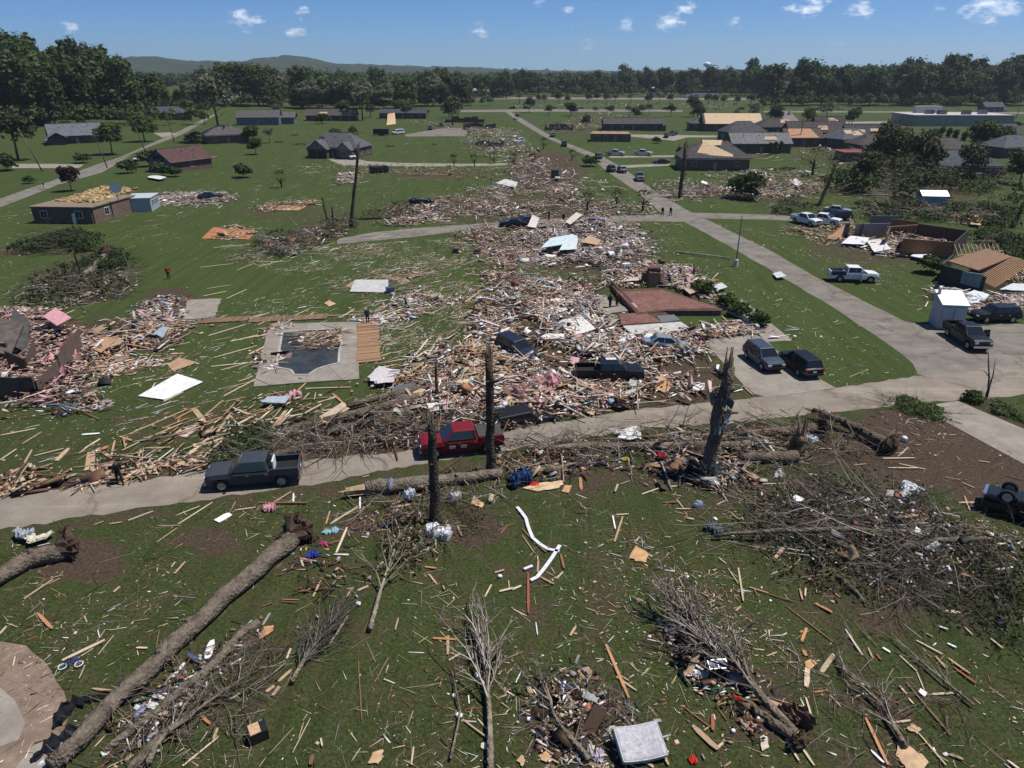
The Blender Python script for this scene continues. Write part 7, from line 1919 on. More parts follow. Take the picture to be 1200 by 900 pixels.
rubble([(590, 535), (720, 515), (830, 505), (900, 500), (900, 530), (870, 560), (780, 560), (700, 550), (620, 566), (590, 560)], 700, .35, 'litter along the near edge of the lane', COL_BRUSH, lumps=14)
rubble([(755, 520), (830, 505), (870, 545), (880, 570), (830, 575), (790, 555)], 420, .7, 'cluttered heap round the sheet wrapped snag', COL_MIXED, lumps=7)
rubble([(870, 600), (960, 570), (1060, 585), (1190, 640), (1195, 680), (1040, 690), (930, 660)], 900, .95, 'pale litter caught in the right branch tangle', COL_MIXED, dict(board=.4, sheet=.2, chunk=.3, cloth=.1), lmax=1.2, scale=.6, lumps=12)
rubble([(380, 515), (470, 490), (590, 470), (600, 500), (480, 525)], 700, .5, 'bark and splinters in the log pile', COL_BRUSH, dict(board=.7, chunk=.3), lumps=9)
rubble([(915, 268), (960, 262), (1000, 262), (1020, 282), (985, 288), (950, 282)], 800, .4, 'torn boards before the two white pickups', COL_WOOD, lumps=6)
rubble([(985, 285), (1010, 280), (1060, 278), (1060, 300), (1045, 303), (1000, 292)], 900, .6, 'white sheeting and boards before the wrecked house', COL_WHITE, lumps=6)
rubble([(1020, 275), (1060, 268), (1110, 272), (1110, 290), (1060, 296)], 900, 1.1, 'rubble inside the wrecked house', COL_HOUSE, lumps=7)
rubble([(1090, 338), (1120, 340), (1150, 350), (1200, 345), (1230, 350), (1230, 372), (1150, 368), (1120, 365)], 1300, .8, 'fallen timbers and white sheets before the collapsed house', COL_WHITE, lumps=8)
rubble([(1145, 318), (1180, 305), (1230, 305), (1240, 330), (1180, 330)], 900, 2.4, 'yellow insulation and boards on the collapsed house', (('pale', 'straw', 'tan', 'brown', 'white'), (35, 20, 20, 12, 6)), lumps=7)
rubble([(1112, 255), (1140, 245), (1165, 252), (1150, 268), (1120, 264)], 350, .9, 'orange boards beyond the pale garden shed', COL_WOOD, lumps=4)
rubble([(765, 222), (800, 212), (830, 222), (880, 214), (960, 216), (955, 232), (880, 234), (840, 230), (800, 236), (770, 232)], 2200, 1.1, 'rubble of a flattened house right of the street', COL_HOUSE, lumps=14, scale=1.1)
rubble([(820, 204), (900, 200), (985, 204), (985, 208), (900, 208), (830, 208)], 500, .6, 'litter below the holed roof', COL_WHITE, lumps=8)
rubble([(830, 160), (900, 150), (1000, 160), (1010, 195), (960, 200), (900, 188), (840, 172)], 900, .7, 'wreckage strewn among the houses right of the street', COL_HOUSE, lumps=12, scale=1.2)
rubble([(820, 208), (900, 206), (1000, 212), (1000, 232), (900, 212)], 500, .5, 'scraps on the lawn before the dark roofed houses', COL_WOOD, lumps=8)
rubble([(668, 142), (700, 132), (740, 140), (700, 152), (660, 158), (640, 150)], 1000, 1.6, 'far rubble heap left of the roofless brick house', COL_HOUSE, lumps=9, scale=1.4)
rubble([(600, 122), (700, 121), (860, 122), (860, 126), (700, 126), (600, 126)], 900, .6, 'litter on the verge before the highway', COL_WHITE, lumps=12, scale=1.5)
rubble([(640, 107), (720, 105), (790, 108), (800, 112), (640, 112)], 900, 2.5, 'storm wreckage beyond the highway', COL_WHITE, lumps=14, scale=2)
rubble([(480, 140), (540, 145), (560, 155), (500, 150)], 400, 1, 'scattered wreckage by the dark flat house', COL_HOUSE, lumps=5, scale=1.2)
rubble([(170, 230), (200, 224), (262, 226), (275, 234), (230, 243), (180, 240)], 1100, .5, 'grey debris behind the white wing of the flat brick house', COL_WHITE, lumps=7)
rubble([(300, 245), (330, 236), (368, 233), (375, 239), (340, 246), (305, 249)], 600, .5, 'small orange and white wreckage patch on the left lawn', COL_WOOD, lumps=5)
rubble([(240, 277), (262, 268), (300, 266), (300, 280), (260, 281)], 260, .3, 'splintered boards round the rust red fallen panel', COL_WOOD, lumps=4)
rubble([(390, 210), (405, 202), (420, 203), (422, 214), (395, 218)], 450, .6, 'flattened shed wreckage on the left lawn', COL_WHITE, lumps=4)
rubble([(330, 195), (480, 192), (590, 197), (590, 212), (500, 206), (350, 204)], 700, .2, 'thin litter across the far left lawn', COL_WOOD, lumps=8, scale=1.1)
rubble([(440, 262), (480, 240), (510, 240), (520, 262), (470, 266)], 900, .8, 'wreckage round the overturned black car', COL_HOUSE, lumps=6)
rubble([(300, 296), (320, 278), (400, 262), (410, 275), (340, 300)], 900, .6, 'litter in the fallen trunks on the left lawn', COL_MIXED, lumps=8)
rubble([(20, 350), (60, 325), (140, 322), (155, 345), (80, 360)], 500, .9, 'litter in the torn treetops on the left lawn', COL_MIXED, lumps=8)
rubble([(165, 355), (215, 346), (220, 370), (180, 382), (160, 372)], 400, .15, 'litter on the bare earth left of the concrete pad', COL_MIXED, lumps=4)
rubble([(310, 385), (330, 380), (345, 384), (325, 430), (300, 440), (298, 420)], 160, .2, 'litter on the left side of the pool surround', COL_HOUSE, lumps=3)
rubble([(340, 392), (395, 388), (398, 410), (350, 420)], 170, .35, 'boards and litter floating in the pool', COL_WOOD, dict(board=.85, cloth=.15), lmax=4, dirs=[.5, .8], lumps=4)
rubble([(400, 372), (440, 370), (460, 352), (500, 345), (560, 350), (480, 372), (440, 380)], 500, .3, 'litter strewn beyond the timber deck', COL_WHITE, lumps=6)
rubble([(448, 325), (480, 318), (500, 322), (470, 332)], 200, .3, 'small litter patch by the grey slab on the lawn', COL_WOOD, lumps=3)
rubble([(625, 795), (690, 785), (740, 830), (790, 870), (790, 905), (640, 905), (630, 850)], 380, .35, 'household litter round the dirty mattress', (('offw', 'grey', 'dark', 'tan', 'deep', 'pink', 'brown', 'blue'), (14, 14, 16, 16, 20, 4, 18, 3)), dict(board=.74, sheet=.1, chunk=.1, cloth=.06), lmax=1.0, scale=.75, lumps=8)
rubble([(770, 720), (850, 770), (900, 820), (930, 850), (880, 870), (800, 790)], 330, .4, 'litter caught in the bushy grey treetop', COL_MIXED, dict(board=.6, sheet=.2, chunk=.12, cloth=.08), lmax=.8, scale=.65, lumps=8, more=1)
rubble([(90, 890), (190, 800), (300, 720), (310, 740), (220, 830), (140, 900)], 230, .3, 'litter between the left foreground trunks', COL_MIXED, dict(board=.6, sheet=.15, chunk=.2, cloth=.05), lmax=1.2, scale=.7, lumps=8)
rubble([(340, 640), (420, 600), (500, 600), (520, 640), (430, 680), (350, 720)], 450, .15, 'splinters strewn around the upturned left root', COL_BRUSH, dict(board=.8, chunk=.2), lmax=1.3, scale=.8, lumps=6)
def scatter(poly, n, label, cols, lmax, smin, seed_dirs=None, dspread=.5, board=.7, name='scattered_debris', patch=1.2, thin=1.0):
 P = WP(poly); poly2 = [(p.x, p.y) for p in P]; c = sum(P, Vector()) / len(P); c.z = 0
 xs = [p[0] for p in poly2]; ys = [p[1] for p in poly2]
 N = n * 8
 x = RNG.uniform(min(xs), max(xs), N); y = RNG.uniform(min(ys), max(ys), N)
 k = in_poly(x, y, poly2)
 w = (np.sin(x * .31 + 1.3 * np.sin(y * .17)) * np.sin(y * .23 + 1.7 * np.sin(x * .11)) + .35 * np.sin(x * .9 + y * .6)) * .4 + .5
 k &= RNG.uniform(0, 1, N) < np.clip(w, .08, 1) ** patch
 x, y = x[k][:n], y[k][:n]; n = len(x)
 u = RNG.uniform(0, 1, (n, 3)); bd = RNG.uniform(0, 1, n) < board
 H = np.empty((n, 3))
 H[:, 0] = np.where(bd, smin + lmax / 2 * u[:, 0] ** 3.2, smin * .7 + .12 * u[:, 0] ** 3)
 H[:, 1] = np.where(bd, .009 + .028 * u[:, 1] ** 2.5, smin * .5 + .08 * u[:, 1] ** 3)
 H[:, 2] = .006 + .012 * u[:, 2]
 H[:, 1:] *= thin
 yaw = (RNG.choice(np.array(seed_dirs), n) + RNG.normal(0, dspread, n)) if seed_dirs else RNG.uniform(0, 2 * PI, n)
 pitch = RNG.normal(0, .05, n); roll = RNG.normal(0, .15, n)
 C = np.stack([x - c.x, y - c.y, H[:, 2] + .02 + np.abs(pitch) * H[:, 0] * .6], 1)
 me = box_soup(name, C.astype(np.float32), H.astype(np.float32), rot_mats(yaw, pitch, roll), pal_pick(n, *cols), M_TINT, .2)
 tag(link(name, me, None, None, c), label, 'debris', kind='stuff')
C_FG = (('pale', 'straw', 'tan', 'white', 'offw', 'brown', 'orange', 'red', 'grey', 'deep'), (13, 22, 14, 6, 8, 14, 5, 3, 6, 14))
C_MID = (('pale', 'straw', 'tan', 'white', 'offw', 'brown', 'pink'), (24, 22, 20, 8, 8, 12, 4))
scatter([(-60, 640), (300, 585), (620, 540), (900, 500), (1060, 480), (1260, 560), (1260, 930), (-60, 930)], 3200, 'splinters and scraps strewn over the foreground grass', C_FG, .8, .016, None, .6, .78, patch=2.8)
scatter([(600, 640), (1260, 600), (1260, 930), (560, 930)], 2200, 'fine splinters over the right foreground grass', C_FG, .55, .015, [2.2, 2.5, .8], .5, .8, patch=2.2)
scatter([(-60, 640), (600, 545), (1060, 500), (1260, 560), (1260, 930), (-60, 930)], 4200, 'dead straw and twig ends over the foreground grass', (('straw', 'brown', 'deep', 'grey', 'tan'), (26, 20, 20, 12, 14)), 1.5, .05, None, .6, 1.0, name='straw', patch=1.4, thin=.35)
scatter([(-40, 420), (300, 340), (600, 270), (720, 320), (560, 520), (0, 585)], 4200, 'splinters strewn over the lawn round the pool', C_MID, 1.4, .05, NE, .4, .75)
scatter([(250, 300), (440, 285), (640, 270), (660, 330), (560, 400), (440, 460), (400, 340)], 5600, 'pale splinters combed across the middle lawn', C_MID, 2.2, .08, NE, .3, .9)
scatter([(0, 240), (250, 215), (600, 190), (600, 270), (300, 300), (0, 330)], 1500, 'splinters strewn over the far left lawn', C_MID, 2.2, .1, NE, .5, .7)
scatter([(240, 150), (560, 150), (600, 200), (200, 235)], 900, 'splinters strewn over the far lawns', C_MID, 2.6, .16, None, .5, .6)
scatter([(740, 262), (800, 262), (1070, 430), (985, 455), (900, 380), (760, 290)], 650, 'scraps on the lawn between the street and the red floor', C_MID, 1.5, .05, NE, .6, .7)
scatter([(830, 260), (1000, 280), (1100, 320), (1090, 370), (950, 315)], 650, 'scraps on the lawn round the white service pickup', C_MID, 1.4, .06, None, .6, .7)
scatter([(600, 140), (690, 135), (1060, 200), (1200, 230), (1200, 262), (840, 250), (760, 230)], 1500, 'scraps on the lawns right of the far street', C_MID, 2.2, .15, None, .6, .6)
# ---------------------------------------------------------------- boards one by one
def board_mesh(seed):
 r = random.Random(seed); g = G()
 a, b = r.uniform(.0, .06), r.uniform(.0, .06)
 n = 4
 rings = []
 for k in range(n + 1):
  x = -.5 + k / n; bow = .25 * math.sin(k / n * PI) * r.uniform(-1, 1) * .12
  w0 = -.5 + (r.uniform(0, .25) if k in (0, n) else 0); w1 = .5 - (r.uniform(0, .3) if k in (0, n) else 0)
  xa = x + (r.uniform(0, .03) if k == 0 else (-r.uniform(0, .03) if k == n else 0))
  rings.append([Vector((xa, w0, -.5 + bow)), Vector((x, w1, -.5 + bow)), Vector((x, w1, .5 + bow)), Vector((xa, w0, .5 + bow))])
 g.loft(rings)
 return g.mesh('board', M_WOOD)
BOARDS = [board_mesh(s) for s in range(7)]
KOL = {'t': ('tan', 'tan'), 'p': ('pale', 'pale'), 'o': ('orange', 'orange brown'), 'b': ('brown', 'dark brown'), 'r': ('red', 'rust red'), 'w': ('white', 'white painted'), 's': ('straw', 'straw coloured')}
SEEN = {}
LAND = [('the white sack', 514, 628), ('the dirty mattress', 748, 872), ('the small black cabinet', 303, 862), ('the child bicycle', 83, 782), ('the tan patio', 40, 820), ('the slender sapling', 573, 820), ('the curled white gutter', 628, 640), ('the orange plywood piece', 748, 650),
  ('the bushy grey treetop', 830, 760), ('the reddish root ball', 930, 848), ('the large broken tan board', 1066, 886), ('the white tile', 1080, 814), ('the right branch tangle', 1040, 640), ('the low dark twigs', 1100, 700), ('the sheet wrapped snag', 829, 550), ('the charred snag', 511, 600), ('the tall snag', 575, 540),
  ('the dark grey pickup', 300, 555), ('the person in black', 141, 555), ('the big white sheet', 200, 455), ('the swimming pool', 362, 415), ('the red pickup', 540, 517), ('the log pile', 440, 490), ('the black pickup', 715, 435), ('the crushed silver blue car', 780, 405), ('the concrete drive', 930, 440), ('the torn stump', 934, 525),
  ('the bare earth', 1100, 540), ('the overturned black pickup', 1180, 590), ('the left edge trunk', 50, 660), ('the long left trunk', 215, 752), ('the upturned left root', 352, 632), ('the dark bushy branch', 380, 750), ('the pale sapling', 450, 680), ('the blue bundle', 610, 562), ('the timber deck', 432, 400),
  ('the grey lawn slab', 433, 337), ('the left wreck', 50, 430), ('the concrete pad', 237, 362), ('the navy suv', 605, 412), ('the leaning bare trunk', 412, 250), ('the narrow dead branch', 1020, 830), ('the slim tipped limb', 1090, 790), ('the fallen board fence', 310, 376)]
def where_is(u, v):
 nm, x, y = min(LAND, key=lambda q: (q[1] - u) ** 2 + (q[2] - v) ** 2)
 d = math.hypot(u - x, v - y); far_ = 'just ' if d < 28 else ('well ' if d > 75 else '')
 if abs(u - x) > abs(v - y) * 1.2: return f"{far_}{'left' if u < x else 'right'} of {nm}"
 return f"{far_}{'behind' if v < y else 'in front of'} {nm}"
def board(u0, v0, u1, v1, w, k, where, group, th=None):
 a, b = W(u0, v0), W(u1, v1)
 c = (a + b) / 2; d = b - a; L = d.length
 col = PAL[KOL[k][0]]; f = random.uniform(.88, 1.12)
 o = link('plank', random.choice(BOARDS), None, tuple(x * f for x in col))
 t = th or min(.05, w * .5)
 dzz = random.uniform(0, .08)
 o.location = (c.x, c.y, t / 2 + .03 + dzz / 2); o.scale = (L, w, t)
 o.rotation_euler = (random.uniform(-.12, .12), -math.atan2(dzz, L), math.atan2(d.y, d.x))
 size = 'short' if L < 1.0 else ('long' if L > 3.0 else 'mid length')
 lab = f"{size} {'wide ' if w >= .22 else ''}{KOL[k][1]} board {where_is((u0 + u1) / 2, (v0 + v1) / 2)}"
 tag(o, lab, 'plank', 'loose sawn boards thrown over the grass')
 return o
LL = 'on the grass at the lower left'
for q in [(28, 703, 63, 681, .1, 't'), (45, 720, 62, 739, .16, 'o'), (73, 775, 124, 752, .17, 'p'), (205, 673, 218, 660, .1, 't'), (133, 695, 141, 689, .13, 't'), (108, 808, 132, 812, .12, 't'), (214, 899, 256, 866, .07, 'p'), (269, 822, 290, 808, .09, 'p'),
   (203, 804, 246, 783, .07, 'w'), (197, 801, 217, 778, .14, 'w'), (178, 817, 175, 850, .22, 'w'), (199, 824, 181, 853, .3, 'w'), (249, 751, 243, 775, .34, 'w'), (232, 836, 247, 851, .12, 'o'), (164, 862, 164, 879, .12, 't'), (181, 853, 173, 870, .1, 'w'), (250, 868, 256, 855, .1, 't'),
   (160, 760, 173, 761, .1, 'p'), (115, 768, 134, 745, .04, 's'), (100, 780, 93, 797, .04, 's'), (8, 735, 0, 745, .1, 'p'), (128, 840, 134, 860, .1, 'r')]: board(*q, LL, 0)
LM = 'on the grass below the white sack'
for q in [(376, 681, 367, 701, .1, 't'), (419, 693, 432, 688, .13, 'p'), (414, 689, 406, 703, .1, 't'), (408, 722, 386, 758, .09, 'p'), (341, 761, 336, 774, .1, 'p'), (326, 800, 342, 787, .15, 't'), (312, 812, 322, 805, .16, 't'), (319, 817, 328, 806, .16, 't'), (364, 842, 343, 885, .035, 's'), (376, 866, 378, 877, .07, 'p'),
   (507, 749, 535, 751, .14, 'o'), (525, 746, 525, 769, .13, 't'), (526, 775, 540, 768, .1, 'p'), (585, 694, 602, 691, .14, 'p'), (596, 681, 597, 692, .06, 't'), (503, 674, 512, 686, .1, 't'), (498, 665, 511, 668, .12, 'o'), (576, 686, 568, 701, .08, 'p'), (467, 725, 463, 740, .07, 't'), (542, 844, 571, 867, .08, 't'), (485, 876, 482, 899, .07, 'p'), (367, 885, 364, 899, .16, 'b'),
   (519, 687, 521, 693, .08, 't'), (580, 672, 591, 670, .1, 'p'), (549, 815, 550, 826, .05, 'w'), (420, 775, 424, 845, .05, 'b'), (356, 847, 350, 868, .03, 's'), (412, 893, 423, 878, .04, 's'), (352, 655, 369, 659, .1, 't'), (352, 655, 356, 665, .1, 'p'), (330, 706, 350, 708, .06, 'b'), (329, 703, 351, 704, .05, 'o'), (306, 712, 320, 708, .06, 'b')]: board(*q, LM, 0)
LC = 'on the grass left of the dirty mattress'
for q in [(619, 672, 619, 721, .13, 'r'), (633, 677, 649, 686, .12, 't'), (600, 692, 611, 688, .12, 'p'), (652, 679, 660, 671, .09, 'p'), (630, 672, 631, 657, .12, 't'), (668, 746, 675, 736, .12, 't'), (710, 756, 737, 821, .14, 'o'), (722, 794, 746, 811, .1, 't'), (728, 793, 737, 799, .07, 't'), (649, 794, 693, 854, .085, 'p'), (637, 815, 688, 856, .09, 'p'),
   (647, 797, 652, 822, .1, 't'), (662, 799, 661, 832, .13, 'w'), (655, 824, 671, 825, .06, 'p'), (665, 845, 668, 868, .08, 't'), (652, 838, 670, 842, .16, 's'), (668, 828, 669, 840, .1, 'w'), (625, 808, 632, 818, .13, 'w'), (628, 730, 630, 746, .05, 'w'), (634, 875, 648, 886, .06, 'p'), (600, 882, 605, 888, .06, 'b'), (645, 890, 655, 897, .08, 't'), (602, 715, 617, 723, .06, 'p'), (657, 650, 661, 668, .14, 'b')]: board(*q, LC, 0)
LD = 'on the grass right of the dirty mattress'
for q in [(865, 666, 871, 707, .09, 'p'), (878, 689, 900, 697, .08, 't'), (883, 690, 887, 700, .07, 'b'), (811, 851, 841, 881, .24, 't'), (840, 878, 849, 871, .1, 'p'), (813, 809, 824, 816, .1, 'p'), (835, 839, 835, 858, .14, 'r'), (795, 678, 802, 691, .07, 'p'), (775, 879, 783, 899, .1, 't'), (842, 654, 851, 662, .06, 's'), (853, 667, 865, 686, .06, 's'), (755, 893, 766, 901, .1, 't'), (847, 868, 859, 873, .07, 't'), (862, 717, 868, 712, .1, 't'), (781, 668, 778, 760, .03, 'b'), (802, 830, 834, 855, .07, 'b'), (853, 824, 875, 848, .06, 'b')]: board(*q, LD, 0)
LR = 'on the grass at the lower right'
for q in [(900, 697, 930, 707, .07, 'b'), (921, 711, 978, 755, .07, 'b'), (955, 708, 975, 720, .17, 'o'), (945, 737, 939, 753, .14, 'o'), (946, 783, 945, 807, .22, 'p'), (990, 738, 1010, 770, .1, 'p'), (944, 818, 951, 842, .08, 'p'), (1054, 769, 1074, 788, .07, 's'), (1074, 788, 1083, 810, .05, 's'), (1034, 760, 1043, 766, .12, 'w'), (1073, 751, 1104, 769, .08, 'p'), (1110, 772, 1136, 792, .1, 't'), (1117, 783, 1143, 803, .1, 'r'), (1092, 815, 1126, 813, .11, 'p'),
   (1160, 749, 1174, 762, .09, 's'), (1129, 735, 1139, 746, .09, 't'), (1026, 812, 1053, 826, .08, 'r'), (1053, 804, 1062, 816, .09, 'p'), (1064, 819, 1070, 826, .08, 'p'), (1061, 800, 1114, 864, .08, 'b'), (1076, 860, 1108, 899, .08, 's'), (1014, 842, 1040, 899, .13, 'o'), (1046, 848, 1067, 846, .1, 'p'), (1112, 885, 1128, 892, .12, 't'), (921, 867, 936, 894, .09, 'p'), (933, 868, 954, 899, .09, 'p'), (922, 866, 938, 860, .1, 'p'), (1107, 717, 1126, 719, .2, 's'), (1100, 735, 1110, 740, .12, 'w'), (962, 789, 977, 768, .22, 's'),
   (980, 780, 998, 812, .08, 'b'), (1002, 798, 1020, 808, .06, 's'), (1017, 760, 1022, 772, .09, 't'), (1027, 768, 1032, 775, .1, 'r'), (1096, 770, 1108, 785, .09, 't'), (1085, 743, 1092, 748, .08, 's'), (1110, 755, 1120, 761, .1, 'w'), (937, 691, 940, 705, .09, 't'), (944, 690, 943, 701, .08, 'p'), (972, 691, 984, 701, .08, 'o'), (1040, 687, 1052, 696, .07, 't'), (1098, 667, 1110, 678, .07, 't'), (1175, 675, 1187, 684, .1, 't'), (972, 815, 985, 830, .05, 's'), (1020, 880, 1035, 896, .1, 'w'), (1180, 892, 1195, 905, .1, 'p'), (945, 770, 941, 764, .18, 'o')]: board(*q, LR, 0)
LA = 'on the lawn above the lane at left'
for q in [(26, 521, 49, 507, .12, 't'), (0, 511, 42, 503, .14, 'p'), (66, 541, 81, 526, .3, 't'), (102, 552, 105, 531, .28, 't'), (108, 552, 110, 530, .28, 't'), (112, 550, 170, 529, .16, 'p'), (170, 526, 200, 526, .18, 't'), (184, 521, 252, 495, .18, 't'), (220, 534, 245, 514, .26, 'p'), (237, 522, 287, 507, .18, 'p'), (150, 510, 220, 480, .12, 't'), (96, 510, 117, 509, .2, 'w'), (115, 526, 130, 537, .26, 't'), (192, 541, 207, 529, .16, 't'),
   (255, 507, 271, 485, .22, 't'), (261, 507, 297, 489, .22, 'p'), (227, 479, 240, 496, .42, 't'), (277, 480, 297, 488, .16, 't'), (262, 465, 285, 453, .14, 'p'), (117, 481, 135, 472, .1, 'p'), (93, 532, 110, 520, .1, 'p'), (40, 535, 75, 527, .1, 'p'), (130, 538, 135, 518, .14, 't'), (300, 496, 340, 462, .16, 'p'), (315, 511, 336, 481, .3, 't'), (305, 494, 392, 480, .18, 'p'), (346, 473, 380, 485, .14, 't'), (345, 462, 359, 450, .15, 't'), (357, 456, 412, 455, .12, 's'), (307, 503, 316, 511, .2, 't'),
   (270, 488, 285, 505, .18, 't'), (240, 488, 262, 470, .14, 't'), (205, 492, 232, 479, .16, 'o'), (190, 503, 220, 492, .15, 'o'), (160, 520, 180, 512, .2, 't'), (140, 512, 155, 518, .2, 'o'), (245, 530, 262, 516, .2, 't'), (100, 526, 118, 516, .14, 'p'), (28, 545, 38, 528, .14, 't'), (10, 556, 24, 550, .2, 't'), (46, 572, 50, 562, .5, 't'), (62, 565, 90, 557, .2, 'p'), (112, 562, 150, 552, .2, 'p'), (0, 540, 20, 528, .1, 's'), (390, 462, 402, 474, .2, 'o'), (366, 474, 396, 466, .12, 'p')]: board(*q, LA, 0)
LB = 'on the near verge of the lane at left'
for q in [(209, 615, 250, 589, .08, 'p'), (184, 617, 210, 617, .08, 't'), (206, 605, 235, 595, .07, 's'), (150, 611, 180, 600, .12, 's'), (254, 612, 270, 603, .5, 'w'), (275, 599, 300, 596, .12, 't'), (184, 636, 208, 620, .05, 's'), (302, 590, 362, 591, .16, 'b'), (394, 649, 407, 619, .13, 'p'), (387, 615, 420, 595, .14, 's'), (422, 597, 422, 581, .1, 'w'), (464, 595, 481, 592, .22, 't'), (320, 590, 342, 578, .1, 't'), (344, 590, 344, 579, .1, 'w'), (110, 616, 122, 612, .08, 't'), (128, 615, 143, 613, .12, 't'), (425, 560, 433, 558, .1, 't'), (382, 615, 387, 600, .1, 't'), (455, 569, 467, 565, .2, 'p'), (536, 617, 541, 630, .12, 't')]: board(*q, LB, 0)
LE = 'in the wreckage beyond the lane between the two snags'
for q in [(542, 466, 565, 485, .36, 't'), (565, 480, 591, 500, .36, 't'), (517, 470, 552, 462, .2, 'p'), (515, 478, 548, 468, .2, 't'), (600, 492, 641, 470, .26, 'p'), (470, 440, 480, 428, .25, 'p'), (477, 437, 496, 427, .2, 't'), (490, 460, 500, 448, .2, 't'), (505, 445, 512, 430, .2, 'o'), (480, 425, 499, 412, .18, 'p'), (498, 430, 530, 415, .16, 't'), (450, 472, 468, 462, .18, 't'), (620, 432, 640, 447, .3, 't'), (612, 440, 628, 436, .2, 'p'), (660, 470, 676, 455, .25, 't'), (690, 476, 720, 468, .2, 't'), (735, 455, 760, 462, .2, 'p'), (845, 462, 870, 458, .2, 'w'), (870, 452, 882, 464, .15, 't'), (840, 458, 850, 450, .2, 'p'),
   (806, 403, 833, 394, .25, 'p'), (771, 416, 773, 400, .2, 'p'), (596, 390, 604, 384, .2, 'p'), (486, 418, 502, 398, .2, 'p'), (500, 419, 515, 396, .2, 's'), (490, 423, 524, 412, .25, 'p'), (443, 398, 458, 401, .2, 't'), (448, 361, 463, 354, .2, 'p')]: board(*q, LE, 0)
LF = 'on the near side of the lane by the sheet wrapped snag'
for q in [(752, 580, 772, 574, .1, 'p'), (786, 554, 821, 539, .32, 'p'), (720, 636, 730, 606, .11, 't'), (722, 604, 737, 603, .08, 'p'), (777, 590, 794, 590, .12, 'r'), (792, 597, 809, 598, .08, 'p'), (718, 605, 721, 621, .08, 'w'), (849, 564, 871, 550, .12, 't'), (836, 546, 854, 537, .28, 'r'), (611, 620, 640, 649, .13, 'b'), (612, 628, 627, 650, .06, 't'), (793, 586, 801, 597, .08, 't'), (625, 575, 660, 568, .3, 'p'), (680, 560, 681, 575, .2, 'o'), (727, 568, 738, 565, .06, 's'), (767, 562, 772, 572, .06, 't'), (805, 608, 813, 610, .15, 't'), (868, 612, 872, 606, .14, 't'), (855, 600, 870, 614, .06, 't'), (840, 592, 850, 588, .07, 's')]: board(*q, LF, 0)
LG = 'on the bare earth and branches at right'
for q in [(1034, 538, 1072, 538, .12, 'p'), (1040, 549, 1075, 550, .1, 'p'), (1052, 536, 1064, 525, .1, 't'), (1053, 544, 1085, 551, .08, 's'), (950, 526, 975, 527, .1, 'p'), (1072, 639, 1112, 612, .14, 't'), (1117, 645, 1165, 639, .17, 'p'), (1127, 566, 1142, 573, .08, 's'), (994, 637, 1005, 617, .28, 'r'), (1150, 583, 1156, 600, .1, 't'), (1130, 582, 1136, 600, .09, 's'), (1146, 541, 1160, 543, .1, 't'), (912, 528, 924, 518, .1, 't'), (1000, 546, 1015, 545, .08, 't'), (1178, 558, 1200, 564, .06, 'b'), (975, 650, 985, 636, .25, 't'), (1123, 590, 1145, 590, .2, 't'), (1070, 616, 1085, 608, .3, 't'), (946, 575, 958, 585, .1, 't'), (908, 655, 920, 640, .2, 't')]: board(*q, LG, 0)
cnt = 0
def ok_spot(u, v, bad):
 return not any(in_poly(np.array([u]), np.array([v]), b)[0] for b in bad)
BAD = [[(297, 454), (316, 378), (420, 376), (448, 376), (448, 430), (421, 446)]]
for (poly, n, where, ks) in [([(250, 320), (440, 290), (600, 275), (620, 330), (540, 400), (450, 450), (440, 370), (300, 360)], 60, 'thrown across the middle lawn above the pool', 'ppsst'),
        ([(210, 400), (290, 385), (280, 470), (180, 440)], 9, 'on the lawn left of the pool', 'ptt'), ([(430, 380), (540, 345), (560, 390), (470, 430)], 16, 'on the lawn right of the timber deck', 'ppt')]:
 k = 0
 while k < n:
  u = random.uniform(min(p[0] for p in poly), max(p[0] for p in poly)); v = random.uniform(min(p[1] for p in poly), max(p[1] for p in poly))
  if not ok_spot(u, v, [poly]) or not ok_spot(u, v, BAD) is True: continue
  k += 1
  a = W(u, v); an = random.choice(NE) + random.gauss(0, .25); L = random.uniform(1.4, 4.6)
  o = link('plank', random.choice(BOARDS), None, PAL[KOL[(c_ := random.choice(ks))][0]])
  o.location = (a.x, a.y, .06); o.scale = (L, random.uniform(.09, .2), .045); o.rotation_euler = (0, random.uniform(-.02, .02), an)
  s_ = 'long' if L > 3 else 'mid length'
  tag(o, f'{s_} {KOL[c_][1]} board {where_is(u, v)}', 'plank', 'loose sawn boards thrown over the grass')
# ---------------------------------------------------------------- sheets of plywood, siding and the like
def sheet(px, col, label, z=(.06, .08, .1, .07), th=.03, name='plywood_sheet', cat='sheet', mat=None, ragged=.0):
 P = WP(px); c = sum(P, Vector()) / len(P); c.z = 0
 g = G(); n = len(P)
 pts = []
 for i in range(n):
  a, b = P[i] - c, P[(i + 1) % n] - c
  zz = z[i % len(z)]; zn = z[(i + 1) % n % len(z)]
  k = 4 if ragged else 1
  for j in range(k):
   q = a.lerp(b, j / k)
   off = random.uniform(-ragged, ragged) if j else 0
   pts.append(Vector((q.x + off, q.y + off, zz + (zn - zz) * j / k)))
 m = len(pts)
 area = sum(pts[i].x * pts[(i + 1) % m].y - pts[(i + 1) % m].x * pts[i].y for i in range(m))
 if area < 0: pts = pts[::-1]
 vs = pts + [p + Vector((0, 0, th)) for p in pts]
 g.add(vs, [tuple(range(m - 1, -1, -1)), tuple(range(m, 2 * m))] + [(i, (i + 1) % m, (i + 1) % m + m, i + m) for i in range(m)])
 return tag(g.build(name, mat or M_SHEET, None, col, loc=c), label, cat)
PW = (.44, .30, .18); WT = (.66, .66, .65)
sheet([(162, 465), (208, 439), (238, 449), (193, 470)], WT, 'big white sheet lying on the grass left of the pool', th=.05, name='white_sheet', z=(.05, .05, .1, .1))
